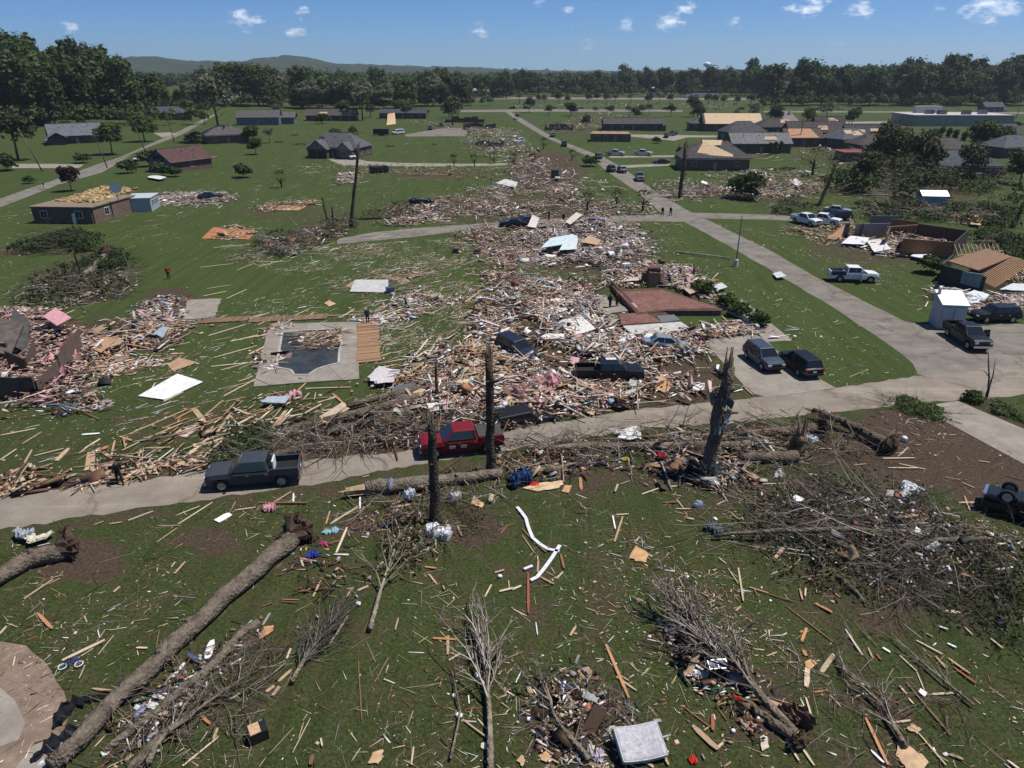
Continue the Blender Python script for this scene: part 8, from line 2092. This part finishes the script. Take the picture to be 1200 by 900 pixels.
sheet([(196, 428), (210, 420), (232, 426), (203, 436)], (.34, .22, .14), 'tan plywood sheet above the big white sheet')
sheet([(410, 343), (416, 329), (455, 329), (455, 344)], (.42, .42, .41), 'grey slab lying on the middle lawn', th=.1, name='grey_slab', z=(.05,))
sheet([(405, 336), (413, 331), (424, 335), (416, 340)], (.3, .2, .13), 'brown panel against the grey slab')
sheet([(380, 356), (386, 353), (394, 357), (386, 360)], PW, 'small tan plywood piece below the grey slab')
sheet([(236, 280), (250, 267), (300, 271), (292, 281)], (.36, .15, .06), 'rust red fallen panel on the left lawn', name='board_panel')
sheet([(300, 246), (310, 241), (360, 242), (350, 247)], (.4, .22, .12), 'orange panel in the wreckage patch on the left lawn', name='board_panel')
sheet([(453, 147), (455, 138), (463, 139), (464, 146)], (.5, .36, .2), 'far tan plywood panel by the dark flat house', z=(.1, 3, 3.2, .3))
sheet([(737, 655), (745, 641), (759, 650), (758, 660), (748, 659)], (.46, .28, .14), 'orange tan plywood piece alone on the grass', ragged=.08)
sheet([(431, 896), (437, 884), (449, 881), (450, 888), (443, 897)], PW, 'ragged tan plywood piece at the bottom edge', ragged=.05)
sheet([(304, 751), (309, 736), (321, 735), (320, 741)], (.42, .22, .12), 'orange triangular plywood piece by the dark bushy branch', ragged=.03)
sheet([(1049, 887), (1053, 870), (1070, 880), (1088, 895), (1080, 905), (1062, 905)], PW, 'large broken tan board at the bottom right', ragged=.06)
sheet([(1062, 855), (1068, 850), (1079, 857), (1074, 862)], PW, 'small tan plywood piece above the large broken board', ragged=.05)
sheet([(1075, 813), (1078, 809), (1086, 814), (1083, 819)], WT, 'white tile lying at the lower right', name='white_sheet', z=(.1,))
sheet([(943, 777), (950, 774), (957, 780), (949, 786), (944, 783)], (.46, .28, .13), 'yellow ragged board piece at the head of a pale plank', ragged=.05)
sheet([(676, 788), (688, 783), (694, 790), (690, 799), (679, 797)], (.28, .19, .13), 'brown plywood piece left of the orange brown board', ragged=.05)
sheet([(630, 888), (640, 882), (647, 888), (640, 895)], (.46, .28, .15), 'orange plywood piece at the bottom centre', ragged=.04)
sheet([(605, 893), (611, 887), (616, 893), (612, 900)], PW, 'tan plywood piece nearest the bottom edge left of centre', ragged=.04)
sheet([(870, 852), (878, 846), (888, 853), (880, 861)], (.30, .13, .09), 'reddish brown panel below the bushy treetop', name='board_panel')
sheet([(890, 866), (897, 861), (901, 878), (893, 882)], (.5, .44, .34), 'cream panel piece right of the reddish brown panel', ragged=.04)
sheet([(552, 592), (555, 582), (567, 592), (565, 597)], (.5, .34, .2), 'tan plywood piece below the lane trunk', ragged=.05)
sheet([(665, 549), (672, 543), (684, 546), (690, 551), (676, 553)], (.44, .28, .16), 'tan plywood on the thin trunk below the lane', ragged=.1)
sheet([(612, 573), (635, 567), (660, 565), (655, 573), (630, 577)], (.50, .36, .22), 'long tan splintered sheet below the blue bundle', ragged=.1)
sheet([(658, 577), (662, 570), (670, 571), (666, 579)], (.46, .25, .12), 'orange plywood square below the lane', ragged=.02)
sheet([(722, 506), (746, 505), (751, 518), (728, 521)], (.56, .56, .55), 'crumpled white sheet on the lane edge', name='white_sheet', ragged=.25, z=(.1, .4, .2, .5))
sheet([(731, 466), (738, 453), (746, 457), (744, 468)], (.42, .46, .44), 'pale green panel leaning in rubble by the lane', name='board_panel', z=(.1, .7, .8, .1))
sheet([(766, 458), (774, 447), (787, 457), (782, 462)], (.46, .28, .14), 'orange plywood leaning in rubble by the lane', z=(.2, .7, .5, .1))
sheet([(810, 455), (825, 454), (825, 462), (812, 463)], (.6, .6, .6), 'white box lid in rubble by the lane', name='white_sheet', z=(.4,))
sheet([(678, 482), (682, 478), (697, 480), (696, 488)], (.50, .36, .22), 'tan plywood piece at the lane edge under the pink rubble')
for px, col, lab, nm in [([(634, 358), (655, 355), (665, 370), (643, 376)], (.55, .54, .51), 'big white wall panel left of the bare slab', 'wall_panel'), ([(652, 382), (680, 376), (698, 393), (672, 400)], (.58, .57, .54), 'big white wall panel nearer the lane, left of the red floor', 'wall_panel'),
       ([(720, 405), (733, 397), (745, 402), (731, 408)], (.62, .62, .6), 'white square panel before the red floor', 'white_sheet'), ([(628, 402), (631, 398), (661, 399), (661, 404)], (.6, .6, .6), 'white door frame lying above the black pickup', 'door_frame'),
       ([(634, 300), (645, 292), (672, 288), (662, 296)], (.45, .55, .58), 'pale blue torn sheeting on the white rubble heap', 'sheeting'), ([(655, 303), (668, 287), (676, 290), (676, 302)], (.5, .58, .58), 'pale blue upright torn sheeting on the white rubble heap', 'sheeting'),
       ([(680, 293), (690, 286), (704, 292), (700, 297)], (.4, .28, .18), 'tan panel on the white rubble heap', 'wall_panel'), ([(618, 274), (624, 263), (632, 268), (628, 276)], (.58, .55, .5), 'cream panel standing on the white rubble heap', 'wall_panel'),
       ([(662, 268), (675, 260), (682, 264), (668, 272)], (.55, .5, .42), 'cream panel on top of the white rubble heap', 'wall_panel'), ([(581, 217), (592, 213), (607, 217), (604, 223)], (.5, .5, .49), 'pale grey roof piece in the far rubble field', 'roof_piece'),
       ([(735, 332), (752, 328), (748, 335), (728, 335)], (.5, .4, .3), 'tan panel beside the chimney stump', 'wall_panel'), ([(788, 322), (800, 320), (812, 330), (803, 333)], (.55, .5, .44), 'cream slab beside the chimney stump', 'wall_panel'), ([(797, 340), (812, 337), (822, 346), (808, 350)], (.42, .32, .24), 'tan panel at the back of the red floor', 'wall_panel'),
       ([(985, 289), (996, 281), (1018, 284), (1012, 291)], (.6, .61, .63), 'white torn roof sheet before the wrecked house, left piece', 'roof_sheet'), ([(1014, 286), (1030, 285), (1044, 297), (1024, 300)], (.58, .57, .56), 'white torn roof sheet before the wrecked house, right piece', 'roof_sheet'),
       ([(1066, 304), (1078, 298), (1090, 304), (1082, 308)], (.6, .6, .6), 'white twisted sheet at the foot of the brown wall', 'roof_sheet'), ([(1124, 352), (1140, 346), (1158, 352), (1150, 360), (1126, 361)], (.55, .6, .64), 'pale blue white sheet beside the tall shed', 'roof_sheet'),
       ([(1170, 344), (1185, 338), (1205, 340), (1200, 346)], (.5, .54, .56), 'pale sheet under the collapsed house timbers', 'roof_sheet'), ([(925, 214), (932, 212), (940, 219), (934, 222)], (.62, .6, .58), 'white curled sheet on the flattened house right of the street', 'roof_sheet'),
       ([(1136, 266), (1140, 258), (1150, 262), (1148, 268)], (.52, .36, .22), 'tan plywood standing beyond the pale garden shed', 'plywood_sheet'), ([(905, 323), (914, 322), (921, 328), (910, 329)], (.5, .52, .54), 'pale square lid on the grass beside the street', 'lid'), ([(836, 338), (845, 335), (852, 341), (839, 344)], (.5, .53, .54), 'white utility box lid on the lawn by the hedge', 'lid'),
       ([(173, 210), (180, 208), (196, 211), (188, 213)], (.55, .56, .57), 'white sheet below the maroon roofed house', 'roof_sheet'), ([(55, 388), (70, 379), (89, 392), (72, 400)], (.52, .27, .30), 'pink faced wall panel on the left wreck', 'wall_panel'), ([(181, 396), (190, 390), (200, 391), (192, 402)], (.28, .33, .40), 'blue grey panel in the litter trail at left', 'wall_panel'),
       ([(307, 478), (315, 473), (341, 474), (335, 480)], (.33, .37, .44), 'pale blue panel among boards below the pool', 'wall_panel'), ([(105, 412), (125, 402), (140, 405), (120, 420)], (.38, .23, .13), 'orange brown wall frame in the litter trail at left', 'wall_panel'), ([(125, 405), (140, 400), (145, 410), (132, 415)], (.40, .25, .14), 'tan wall frame beside the orange brown one', 'wall_panel'),
       ([(375, 495), (402, 480), (411, 488), (383, 504)], (.46, .36, .26), 'pale stripped slab of wood at the end of the log pile', 'wood_slab'), ([(455, 473), (465, 460), (488, 457), (480, 472)], (.09, .10, .115), 'dark grey shingle sheet in the splintered heap', 'shingle_sheet'), ([(431, 448), (445, 437), (470, 442), (462, 455), (440, 456)], (.5, .46, .47), 'white torn bedding at the edge of the splintered heap', 'torn_bedding'),
       ([(508, 459), (513, 451), (518, 457), (515, 461)], (.6, .58, .5), 'cream square in the splintered heap', 'white_sheet'), ([(483, 467), (490, 463), (498, 465), (495, 470)], (.48, .34, .2), 'tan cloth over the splintered heap', 'torn_cloth')]:
 up = nm in ('sheeting',) or 'standing' in lab or 'on top' in lab or 'leaning' in lab
 h0 = 1.2 if 'white rubble heap' in lab or 'upright' in lab else (.5 if 'lid' not in nm else .25)
 if 'lid' in nm or 'left wreck' in lab: h0 = .3 if 'lid' in nm else 1.6
 sheet(px, col, lab, z=(h0, h0 + (.5 if up else .15), h0 + (.6 if up else .2), h0 + .05), name=nm, cat='panel', ragged=0.0 if nm in ('wall_panel', 'lid', 'door_frame') else .12)
for i, (u, v, L, n_s, rz) in enumerate([(650, 366, 4, 7, .5), (627, 344, 3.4, 6, 1.1), (556, 442, 4, 7, .9), (735, 455, 3, 5, .2), (690, 466, 3.2, 6, 2.6), (522, 452, 3.6, 6, .7), (126, 410, 4.4, 8, .4), (205, 402, 3, 5, 1.3), (664, 296, 4, 7, .3), (594, 244, 4, 7, 1.0), (476, 460, 3.4, 6, 1.2), (760, 322, 3, 5, .5), (610, 226, 4, 7, .2), (580, 372, 3.4, 6, .8)]):
 p = W(u, v); o = empty('broken_framing', (p.x, p.y, .55), rz, f'broken timber wall frame lying {where_is(u, v)}' + ('' if i % 2 else ' in the wreckage'), 'wall frame', 'wall frames in the wreckage')
 o.rotation_euler = (random.uniform(-.3, .3), random.uniform(-.25, .1), rz); c_ = [x * random.uniform(.8, 1.1) for x in PAL['tan']]
 for y in (-1.15, 1.15):
  g = G(); g.bar((-L / 2, y, 0), (L / 2 * random.uniform(.7, 1), y, 0), .05, .1); g.build('plate', M_WOOD, o, c_)
 for k in range(n_s):
  x = -L / 2 + L * k / (n_s - 1) * .95; g = G(); g.bar((x, -1.1, 0), (x + random.uniform(-.2, .2), random.choice((1.1, 1.1, .3)), 0), .05, .1); g.build('stud', M_WOOD, o, c_)
# ---------------------------------------------------------------- particular things in the foreground
def crumple(name, u, v, size, h, col, label, cat, rz=0, seed=1, mat=None, z=0., sub=2, jag=.18):
 r = random.Random(seed); g = G(); n = 14; m = 9
 if jag > .15 and name not in ('sack', 'bundle', 'root_ball', 'plastic_bag', 'pink_insulation'): h *= .5; jag *= 1.5; size = (size[0] * 1.15, size[1] * 1.1)
 sk_ = [r.uniform(-.35, .35) * size[1] for _ in range(4)]
 rings = []
 for i in range(n + 1):
  x = -1 + 2 * i / n; w = ((1 - abs(x) ** 4) ** .5 + .02) * (1 + r.uniform(-1, 1) * jag * 1.2)
  oy = sk_[0] * math.sin(2.2 * x + sk_[1] * 9) * jag * 4
  ring_ = []
  for k in range(m * 2):
   a = 2 * PI * k / (m * 2)
   ring_.append(Vector((x * size[0] / 2, math.copysign(abs(math.cos(a)) ** .55, math.cos(a)) * size[1] / 2 * w + oy + r.uniform(-1, 1) * jag * size[1] * .3,
         max(0.01, h / 2 + math.copysign(abs(math.sin(a)) ** .7, math.sin(a)) * h / 2 * w + r.uniform(-1, 1) * jag * h))))
  rings.append(ring_)
 g.loft(rings)
 p = W(u, v); return tag(g.build(name, mat or M_CLOTH, None, col, jag < .12, (p.x, p.y, z), rz), label, cat)
def mattress():
 p = W(748, 880); o = empty('mattress', (p.x, p.y, .18), 0, 'dirty pale grey mattress lying tilted at the bottom', 'mattress')
 g = G(); nx, ny = 10, 8
 L, Wd, T = 1.85, 1.35, .26
 V = []; F = []
 for s in (1, -1):
  for j in range(ny + 1):
   for i in range(nx + 1):
    x = -L / 2 + L * i / nx; y = -Wd / 2 + Wd * j / ny
    e = min(1, min(i, nx - i, j, ny - j) / 1.3)
    V.append((x, y, s * T / 2 * (.72 + .28 * e) + .16 * (x / L * 2) ** 2 + .02 * math.sin(i * 2.1 + j * 1.7) * e * (s > 0)))
 N = (nx + 1) * (ny + 1)
 for s in range(2):
  for j in range(ny):
   for i in range(nx):
    a = s * N + j * (nx + 1) + i; q = (a, a + 1, a + nx + 2, a + nx + 1); F.append(q if s == 0 else q[::-1])
 bd = [i for i in range(nx + 1)] + [j * (nx + 1) + nx for j in range(1, ny + 1)] + [ny * (nx + 1) + i for i in range(nx - 1, -1, -1)] + [j * (nx + 1) for j in range(ny - 1, 0, -1)]
 for a, b in zip(bd, bd[1:] + bd[:1]): F.append((a, b, b + N, a + N))
 g.add(V, F); m = g.build('pad', M_CLOTH, o, (.40, .40, .425), True)
 for s in (0, N):
  g = G(); g.tube([Vector(V[i + s]) for i in bd + bd[:1]], .022, 5, cap=False); g.build('piping', M_CLOTH, o, (.5, .5, .5))
 o.rotation_euler = (.28, .05, 1.35 + PI / 2 - 2.7)
 o.location.z = .42
mattress()
crumple('sack', 514, 628, (1.7, .95), .62, (.56, .57, .60), 'big white sack with black straps lying by the charred snag', 'sack', -.05, 3)
p = W(514, 628); g = G()
sk = bpy.data.objects['sack']
for (x0, x1) in ((-.5, .55), (-.2, .35)):
 g = G(); g.tube([(x0, -.45, .25), (x0 * .6, -.2, .66), (0, .05, .71), (x1, .15, .64), (x1 + .1, -.3, .5)], .03, 5); g.build('strap', M_CLOTH, sk, (.03, .03, .035))
crumple('bundle', 610, 567, (1.6, 1.0), .8, (.02, .05, .13), 'dark blue tarpaulin bundle below the tall snag', 'tarpaulin', .2, 4, jag=.3)
crumple('red_garment', 627, 569, (.7, .4), .25, (.42, .03, .03), 'red garment against the blue bundle', 'garment', .2, 5)
crumple('red_garment', 775, 540, (.7, .45), .5, (.40, .03, .05), 'red garment hanging on the trunk along the lane', 'garment', 1.1, 6, z=.3)
crumple('yellow_object', 733, 540, (.5, .35), .35, (.55, .42, .03), 'yellow plastic object below the trunk along the lane', 'toy', .5, 7, M_PLAST)
crumple('plastic_bag', 480, 587, (.8, .5), .5, (.6, .62, .64), 'white plastic sheet caught on the lane trunk, right piece', 'plastic sheet', 1.2, 8, jag=.35, z=.3)
crumple('plastic_bag', 458, 578, (.5, .3), .7, (.62, .63, .66), 'white plastic sheet caught on the lane trunk, left piece', 'plastic sheet', 1.4, 9, jag=.35, z=.2)
crumple('plastic_bag', 533, 586, (.9, .6), .5, (.5, .5, .5), 'white and black bag below the lane trunk', 'bag', .4, 10, jag=.3)
crumple('plastic_sheet', 837, 566, (1.7, .5), .25, (.6, .61, .62), 'white plastic strip at the foot of the sheet wrapped snag', 'plastic sheet', .5, 11, jag=.3)
crumple('plastic_sheet', 846, 552, (.8, .6), .35, (.58, .6, .66), 'white blue plastic scrap right of the sheet wrapped snag', 'plastic sheet', .5, 12, jag=.3)
crumple('plastic_sheet', 950, 514, (.9, .6), .4, (.55, .62, .7), 'pale blue plastic scrap by the torn stump', 'plastic sheet', -.3, 13, jag=.3)
crumple('plastic_sheet', 914, 556, (.7, .6), .3, (.58, .58, .6), 'white plastic scrap below the torn stump', 'plastic sheet', -.9, 14, jag=.3)
crumple('foam_ball', 1059, 517, (.42, .42), .4, (.6, .62, .66), 'white ball at the upturned roots by the bare earth', 'ball', 0, 15, M_PLAST, jag=.02)
crumple('plastic_bag', 818, 594, (.5, .4), .35, (.62, .63, .7), 'white plastic bag on the grass below the sheet wrapped snag', 'bag', .9, 16, jag=.35)
crumple('tarpaulin', 838, 622, (1.1, .7), .55, (.11, .125, .14), 'grey tarpaulin snagged on the long slim trunk', 'tarpaulin', -.7, 17, jag=.35)
crumple('tarpaulin', 926, 598, (1.0, .8), .6, (.055, .07, .085), 'dark slate bundle at the edge of the branch tangle', 'tarpaulin', .4, 18, jag=.35)
crumple('green_plastic', 911, 587, (.5, .4), .3, (.05, .22, .07), 'green plastic scrap by the dark slate bundle', 'plastic sheet', .4, 19, jag=.3)
crumple('white_scraps', 1066, 582, (1.6, .7), .4, (.62, .63, .66), 'white torn plastic in the branch tangle', 'plastic sheet', .1, 20, jag=.4, z=.3)
crumple('tarpaulin', 30, 631, (1.0, .6), .5, (.28, .31, .35), 'pale grey crumpled sheet behind the left edge trunk', 'tarpaulin', .4, 21, jag=.3, z=.3)
crumple('tarpaulin', 47, 634, (1.3, .5), .3, (.5, .46, .38), 'cream crumpled sheet behind the left edge trunk', 'tarpaulin', .1, 22, jag=.3, z=.3)
crumple('tarpaulin', 92, 832, (1.9, .55), .3, (.012, .013, .016), 'black plastic sheeting along the long foreground trunk, upper piece', 'tarpaulin', .9, 23, jag=.4)
crumple('tarpaulin', 72, 872, (1.9, .6), .3, (.012, .014, .02), 'black plastic sheeting along the long foreground trunk, lower piece', 'tarpaulin', .75, 24, jag=.4)
crumple('white_plate', 56, 890, (1.2, .18), .1, (.55, .6, .68), 'pale blue white trim lying on the black sheeting', 'trim', .95, 25)
crumple('striped_cloth', 164, 832, (.45, .6), .2, (.2, .2, .3), 'navy and white striped cloth by the white boards', 'cloth', .3, 26, jag=.2)
crumple('blue_cloth', 366, 652, (.6, .4), .4, (.03, .05, .28), 'deep blue cloth by the upturned left root', 'cloth', .3, 27, jag=.3)
crumple('pink_cloth', 380, 639, (.35, .25), .25, (.5, .05, .2), 'bright pink cloth by the upturned left root', 'cloth', .3, 28, jag=.3)
crumple('teal_cloth', 387, 623, (.9, .4), .2, (.22, .36, .42), 'pale teal cloth right of the upturned left root', 'cloth', .3, 29, jag=.35)
crumple('pink_insulation', 316, 597, (.8, .6), .3, (.5, .27, .29), 'pink insulation by the lane below the dark grey pickup', 'insulation', .2, 30, jag=.35)
crumple('pink_insulation', 343, 468, (1.6, 1.0), .5, (.52, .30, .33), 'pink insulation among boards below the pool', 'insulation', .2, 31, jag=.35)
crumple('red_cloth', 868, 821, (.3, .3), .15, (.55, .03, .03), 'bright red cloth in the bushy treetop, lower piece', 'cloth', .7, 32, jag=.3)
crumple('red_cloth', 853, 794, (.4, .25), .2, (.5, .04, .03), 'bright red cloth in the bushy treetop, upper piece', 'cloth', .2, 33, jag=.3, z=.5)
crumple('red_cloth', 812, 892, (.3, .3), .25, (.55, .05, .03), 'orange red object below the mattress', 'cloth', .2, 34, jag=.2)
crumple('pink_cloth', 689, 829, (.3, .35), .15, (.5, .2, .16), 'salmon pink cloth left of the mattress', 'cloth', .2, 35, jag=.2)
crumple('pale_cloth', 700, 885, (.5, .5), .2, (.4, .36, .45), 'lilac cloth left of the mattress', 'cloth', .2, 36, jag=.3)
crumple('foam_piece', 560, 793, (.3, .28), .2, (.66, .66, .66), 'round white foam piece by the slender sapling', 'foam', 0, 37, M_PLAST, jag=.06)
crumple('foam_piece', 533, 817, (.24, .2), .18, (.66, .66, .66), 'white foam piece left of the slender sapling, upper one', 'foam', 0, 38, M_PLAST, jag=.1)
crumple('foam_piece', 538, 840, (.3, .2), .18, (.66, .66, .66), 'white foam piece left of the slender sapling, lower one', 'foam', 0, 39, M_PLAST, jag=.1)
crumple('foam_piece', 568, 875, (.34, .3), .1, (.56, .52, .42), 'cream foam piece at the foot of the slender sapling', 'foam', 0, 40, jag=.1)
crumple('foam_piece', 620, 845, (.22, .18), .18, (.66, .66, .66), 'white round foam piece left of the long pale boards', 'foam', 0, 41, M_PLAST, jag=.05)
crumple('foam_piece', 859, 858, (.18, .16), .15, (.68, .68, .7), 'white ball right of the wide tan board', 'foam', 0, 42, M_PLAST, jag=.03)
crumple('foam_piece', 420, 709, (.28, .24), .2, (.64, .65, .68), 'white foam piece by the dark bushy branch', 'foam', 0, 43, M_PLAST, jag=.1)
crumple('foam_piece', 586, 677, (.25, .2), .18, (.66, .66, .66), 'white foam piece right of the white sack', 'foam', 0, 44, M_PLAST, jag=.1)
crumple('root_ball', 932, 846, (1.1, .9), .55, (.12, .075, .055), 'reddish root ball of the bushy treetop', 'root ball', .4, 45, M_CLOTH, jag=.35)
crumple('grey_scrap', 1170, 732, (.7, .5), .35, (.02, .02, .035), 'dark navy bag at the right edge of the low twigs', 'bag', .3, 46, jag=.3)
crumple('blue_cloth', 1092, 657, (.6, .35), .15, (.3, .36, .5), 'pale blue cloth below the branch tangle', 'cloth', .4, 47, jag=.3)
crumple('pink_insulation', 640, 455, (2.6, 1.6), .9, (.46, .25, .26), 'large pink insulation mass between the tall snag and the black pickup', 'insulation', .2, 48, jag=.35)
crumple('pink_insulation', 618, 468, (1.8, 1.2), .8, (.50, .29, .30), 'pale pink insulation nearer the lane', 'insulation', .8, 49, jag=.35)
crumple('pink_insulation', 75, 424, (2.4, 1.6), .8, (.48, .25, .25), 'pink insulation spilling from the left wreck', 'insulation', .3, 50, jag=.35)
p = W(829, 557); SH = HT(829, 557, 432)
for (z, a0, span, hh_, r_, col, lab) in [(SH * .93, 2.4, 1.9, .35, .58, (.05, .065, .085), 'uppermost dark torn metal sheet on the thick snag'), (SH * .71, 2.9, 2.4, .5, .56, (.09, .11, .14), 'middle slate metal sheet wrapped on the thick snag'), (SH * .58, 4.9, 1.9, .5, .62, (.30, .32, .35), 'pale crushed metal sheet on the right of the thick snag'), (SH * .48, 4.3, 2.0, .4, .6, (.44, .46, .48), 'palest lower metal sheet on the thick snag'), (.9, 3.4, 2.2, .6, .66, (.2, .21, .2), 'lowest grey metal sheet at the foot of the thick snag')]:
 rr = random.Random(int(z * 10)); g = G(); rings = []; n = 13
 for i in range(n):
  a = a0 + span * i / (n - 1)
  lo = z - hh_ * rr.uniform(.3, 1.0); hi = z + hh_ * rr.uniform(.3, 1.1); f = r_ * rr.uniform(.75, 1.15) + (.2 if i in (0, n - 1) else 0)
  fl = [f * rr.uniform(.9, 1.25) for _ in range(4)]
  zz = [lo, lo + (hi - lo) * .35, lo + (hi - lo) * .7, hi]
  rings.append([Vector((math.cos(a) * q, math.sin(a) * q, w_ - z)) for q, w_ in zip(fl, zz)] + [Vector((math.cos(a) * (q - .03), math.sin(a) * (q - .03), w_ - z)) for q, w_ in list(zip(fl, zz))[::-1]])
 g.loft(rings)
 tag(g.build('torn_metal_sheet', M_METAL, None, col, loc=(p.x + .55 * z / SH, p.y + .3 * z / SH, z)), lab, 'metal sheet')
for (px, w_, lab) in [([(606, 596), (616, 608), (619, 620), (625, 634), (640, 645), (655, 648)], .2, 'curled white gutter strip, upper one below the lane'), ([(656, 641), (648, 654), (638, 668), (628, 680), (622, 682)], .2, 'curled white gutter strip, lower one below the lane'), ([(614, 669), (624, 665)], .16, 'short white gutter piece at the lower curled strip')]:
 P = resample([q + Vector((0, 0, .12)) for q in WP(px)], 9); g = G()
 for a, b in zip(P, P[1:]): g.bar(a, b + (b - a) * .02, w_, .06)
 tag(g.build('gutter_strip', M_PLAST, None, (.62, .63, .65)), lab, 'gutter')
p = W(303, 864); o = empty('cabinet', (p.x, p.y, 0), .55, 'small black cabinet with a tan face lying at the lower left', 'cabinet')
g = G(); g.box((0, 0, .28), (.75, .62, .5)); g.build('case', M_PLAST, o, (.012, .013, .016))
g = G(); g.box((-.1, 0, .545), (.42, .56, .03)); g.build('face', M_WOOD, o, (.46, .31, .18))
g = G(); g.box((.22, .26, .56), (.12, .06, .05)); g.build('latch', M_METAL, o, (.4, .4, .42))
p = W(83, 782); o = empty('bicycle', (p.x, p.y, .03), .25, 'small child bicycle lying by a pale plank at the lower left', 'bicycle')
for x in (-.32, .36):
 g = G(); n_ = 18; rings = []
 for k in range(n_ + 1):
  a = 2 * PI * k / n_; rings.append([Vector((x + math.cos(a) * (.17 + math.cos(b) * .028), math.sin(a) * (.17 + math.cos(b) * .028), .1 + math.sin(b) * .028)) for b in (0, 1.57, 3.14, 4.71)])
 g.loft(rings, cap=False); wl = g.build('wheel', M_PLAST, o, (.55, .56, .58))
 g = G(); g.tube([(x, 0, .06), (x, 0, .14)], .04, 8)
 for k in range(6): g.bar((x, 0, .1), (x + math.cos(k * 1.05) * .16, math.sin(k * 1.05) * .16, .1), .012, .012)
 g.build('hub', M_METAL, wl, (.4, .4, .42))
g = G()
for a, b in (((-.32, 0, .12), (-.05, .03, .13)), ((-.05, .03, .13), (-.12, .32, .14)), ((-.32, 0, .12), (-.12, .28, .14)), ((-.12, .25, .14), (.25, .28, .14)), ((-.05, .03, .13), (.24, .24, .14)), ((.22, .38, .14), (.36, 0, .12))): g.tube([a, b], .025, 6)
g.build('frame', M_PLAST, o, (.03, .05, .16))
g = G(); g.box((-.13, .36, .14), (.2, .1, .06)); g.build('saddle', M_BLACK, o)
g = G(); g.tube([(.05, .42, .14), (.22, .40, .16), (.36, .44, .14)], .02, 6); g.build('handlebar', M_CHROME, o)
for (u, v, sz, rz, col, lab, nm) in [(733, 318, (1.0, .7, 1.1), .3, (.6, .61, .63), 'white appliance standing in rubble behind the chimney stump', 'appliance'), (644, 341, (.8, .7, .9), .1, (.1, .11, .12), 'dark appliance with pale top left of the slab', 'appliance'), (650, 212, (1.7, 1.3, 2.6), .1, (.03, .032, .035), 'dark upright cabinet in the far rubble', 'appliance'), (534, 296, (.9, .7, .6), .2, (.03, .03, .03), 'black box on the middle lawn', 'box'), (559, 297, (.7, .6, .6), .5, (.025, .025, .03), 'small black box nearer the tan rubble', 'box'), (457, 343, (.9, .7, .7), .4, (.05, .06, .12), 'dark blue crate at the corner of the grey slab', 'crate')]:
 p = W(u, v); o = empty(nm, (p.x, p.y, 0), rz, lab, nm)
 g = G(); g.box((0, 0, sz[2] / 2), sz); g.build('case', M_PLAST, o, col)
 g = G(); g.box((0, -sz[1] / 2 - .02, sz[2] * .55), (sz[0] * .8, .04, sz[2] * .6)); g.build('front', M_PLAST, o, tuple(min(.7, c * 1.3 + .01) for c in col))
p = W(839, 793); o = empty('framed_panel', (p.x, p.y, .75), .2, 'blue grey framed panel lying on the bushy treetop', 'panel'); o.rotation_euler = (.25, 0, .1)
for x in (-.21, .21):
 g = G(); g.box((x, 0, 0), (.38, .38, .03)); g.build('pane', M_PLAST, o, (.10, .12, .17))
g = G()
for x in (-.42, 0, .42): g.box((x, 0, .003), (.035, .46, .04))
for y in (-.21, .21): g.box((-.21, y, .003), (.38, .035, .04)); g.box((.21, y, .003), (.38, .035, .04))
g.build('frame', M_METAL, o, (.4, .42, .45))
n_ = 600; a0 = W(62, 252, 2.98);
quad = [W(*q, 2.98) for q in ((66, 236), (110, 238), (160, 222), (122, 219))]
X = RNG.uniform(min(q.x for q in quad), max(q.x for q in quad), 6000); Y = RNG.uniform(min(q.y for q in quad), max(q.y for q in quad), 6000)
k_ = in_poly(X, Y, [(q.x, q.y) for q in quad]); X = X[k_][:n_]; Y = Y[k_][:n_]; m_ = len(X)
H_ = np.stack([RNG.uniform(.1, .7, m_), RNG.uniform(.08, .4, m_), RNG.uniform(.03, .16, m_)], 1)
me = box_soup('insulation', np.stack([X, Y, 2.99 + H_[:, 2]], 1).astype(np.float32), H_.astype(np.float32), rot_mats(RNG.uniform(0, 6, m_), RNG.normal(0, .2, m_), RNG.normal(0, .2, m_)), pal_pick(m_, ('pale', 'straw', 'tan', 'brown'), (30, 30, 20, 12)) * np.array([.85, .78, .56]), M_TINT, .2)
tag(link('insulation', me), 'yellow insulation strewn on the ceiling of the flat brick house', 'insulation', kind='stuff')
# ================================================================ AIR
g = G(); g.box((0, 4600, 120), (19000, 10600, 300))
me = g.mesh('haze', [])
me.materials.clear()
mh = bpy.data.materials.new('thin_air'); mh.use_nodes = True
nt = mh.node_tree; nt.nodes.clear()
ou = nt.nodes.new('ShaderNodeOutputMaterial'); pv = nt.nodes.new('ShaderNodeVolumePrincipled')
pv.inputs['Density'].default_value = HAZE
pv.inputs['Color'].default_value = (.80, .90, 1.0, 1)
pv.inputs['Anisotropy'].default_value = .3
nt.links.new(pv.outputs[0], ou.inputs['Volume'])
me.materials.append(mh)
hz = link('haze', me); hz.location = (0, 0, 0)
tag(hz, 'thin summer haze over the whole valley', 'haze', kind='stuff')
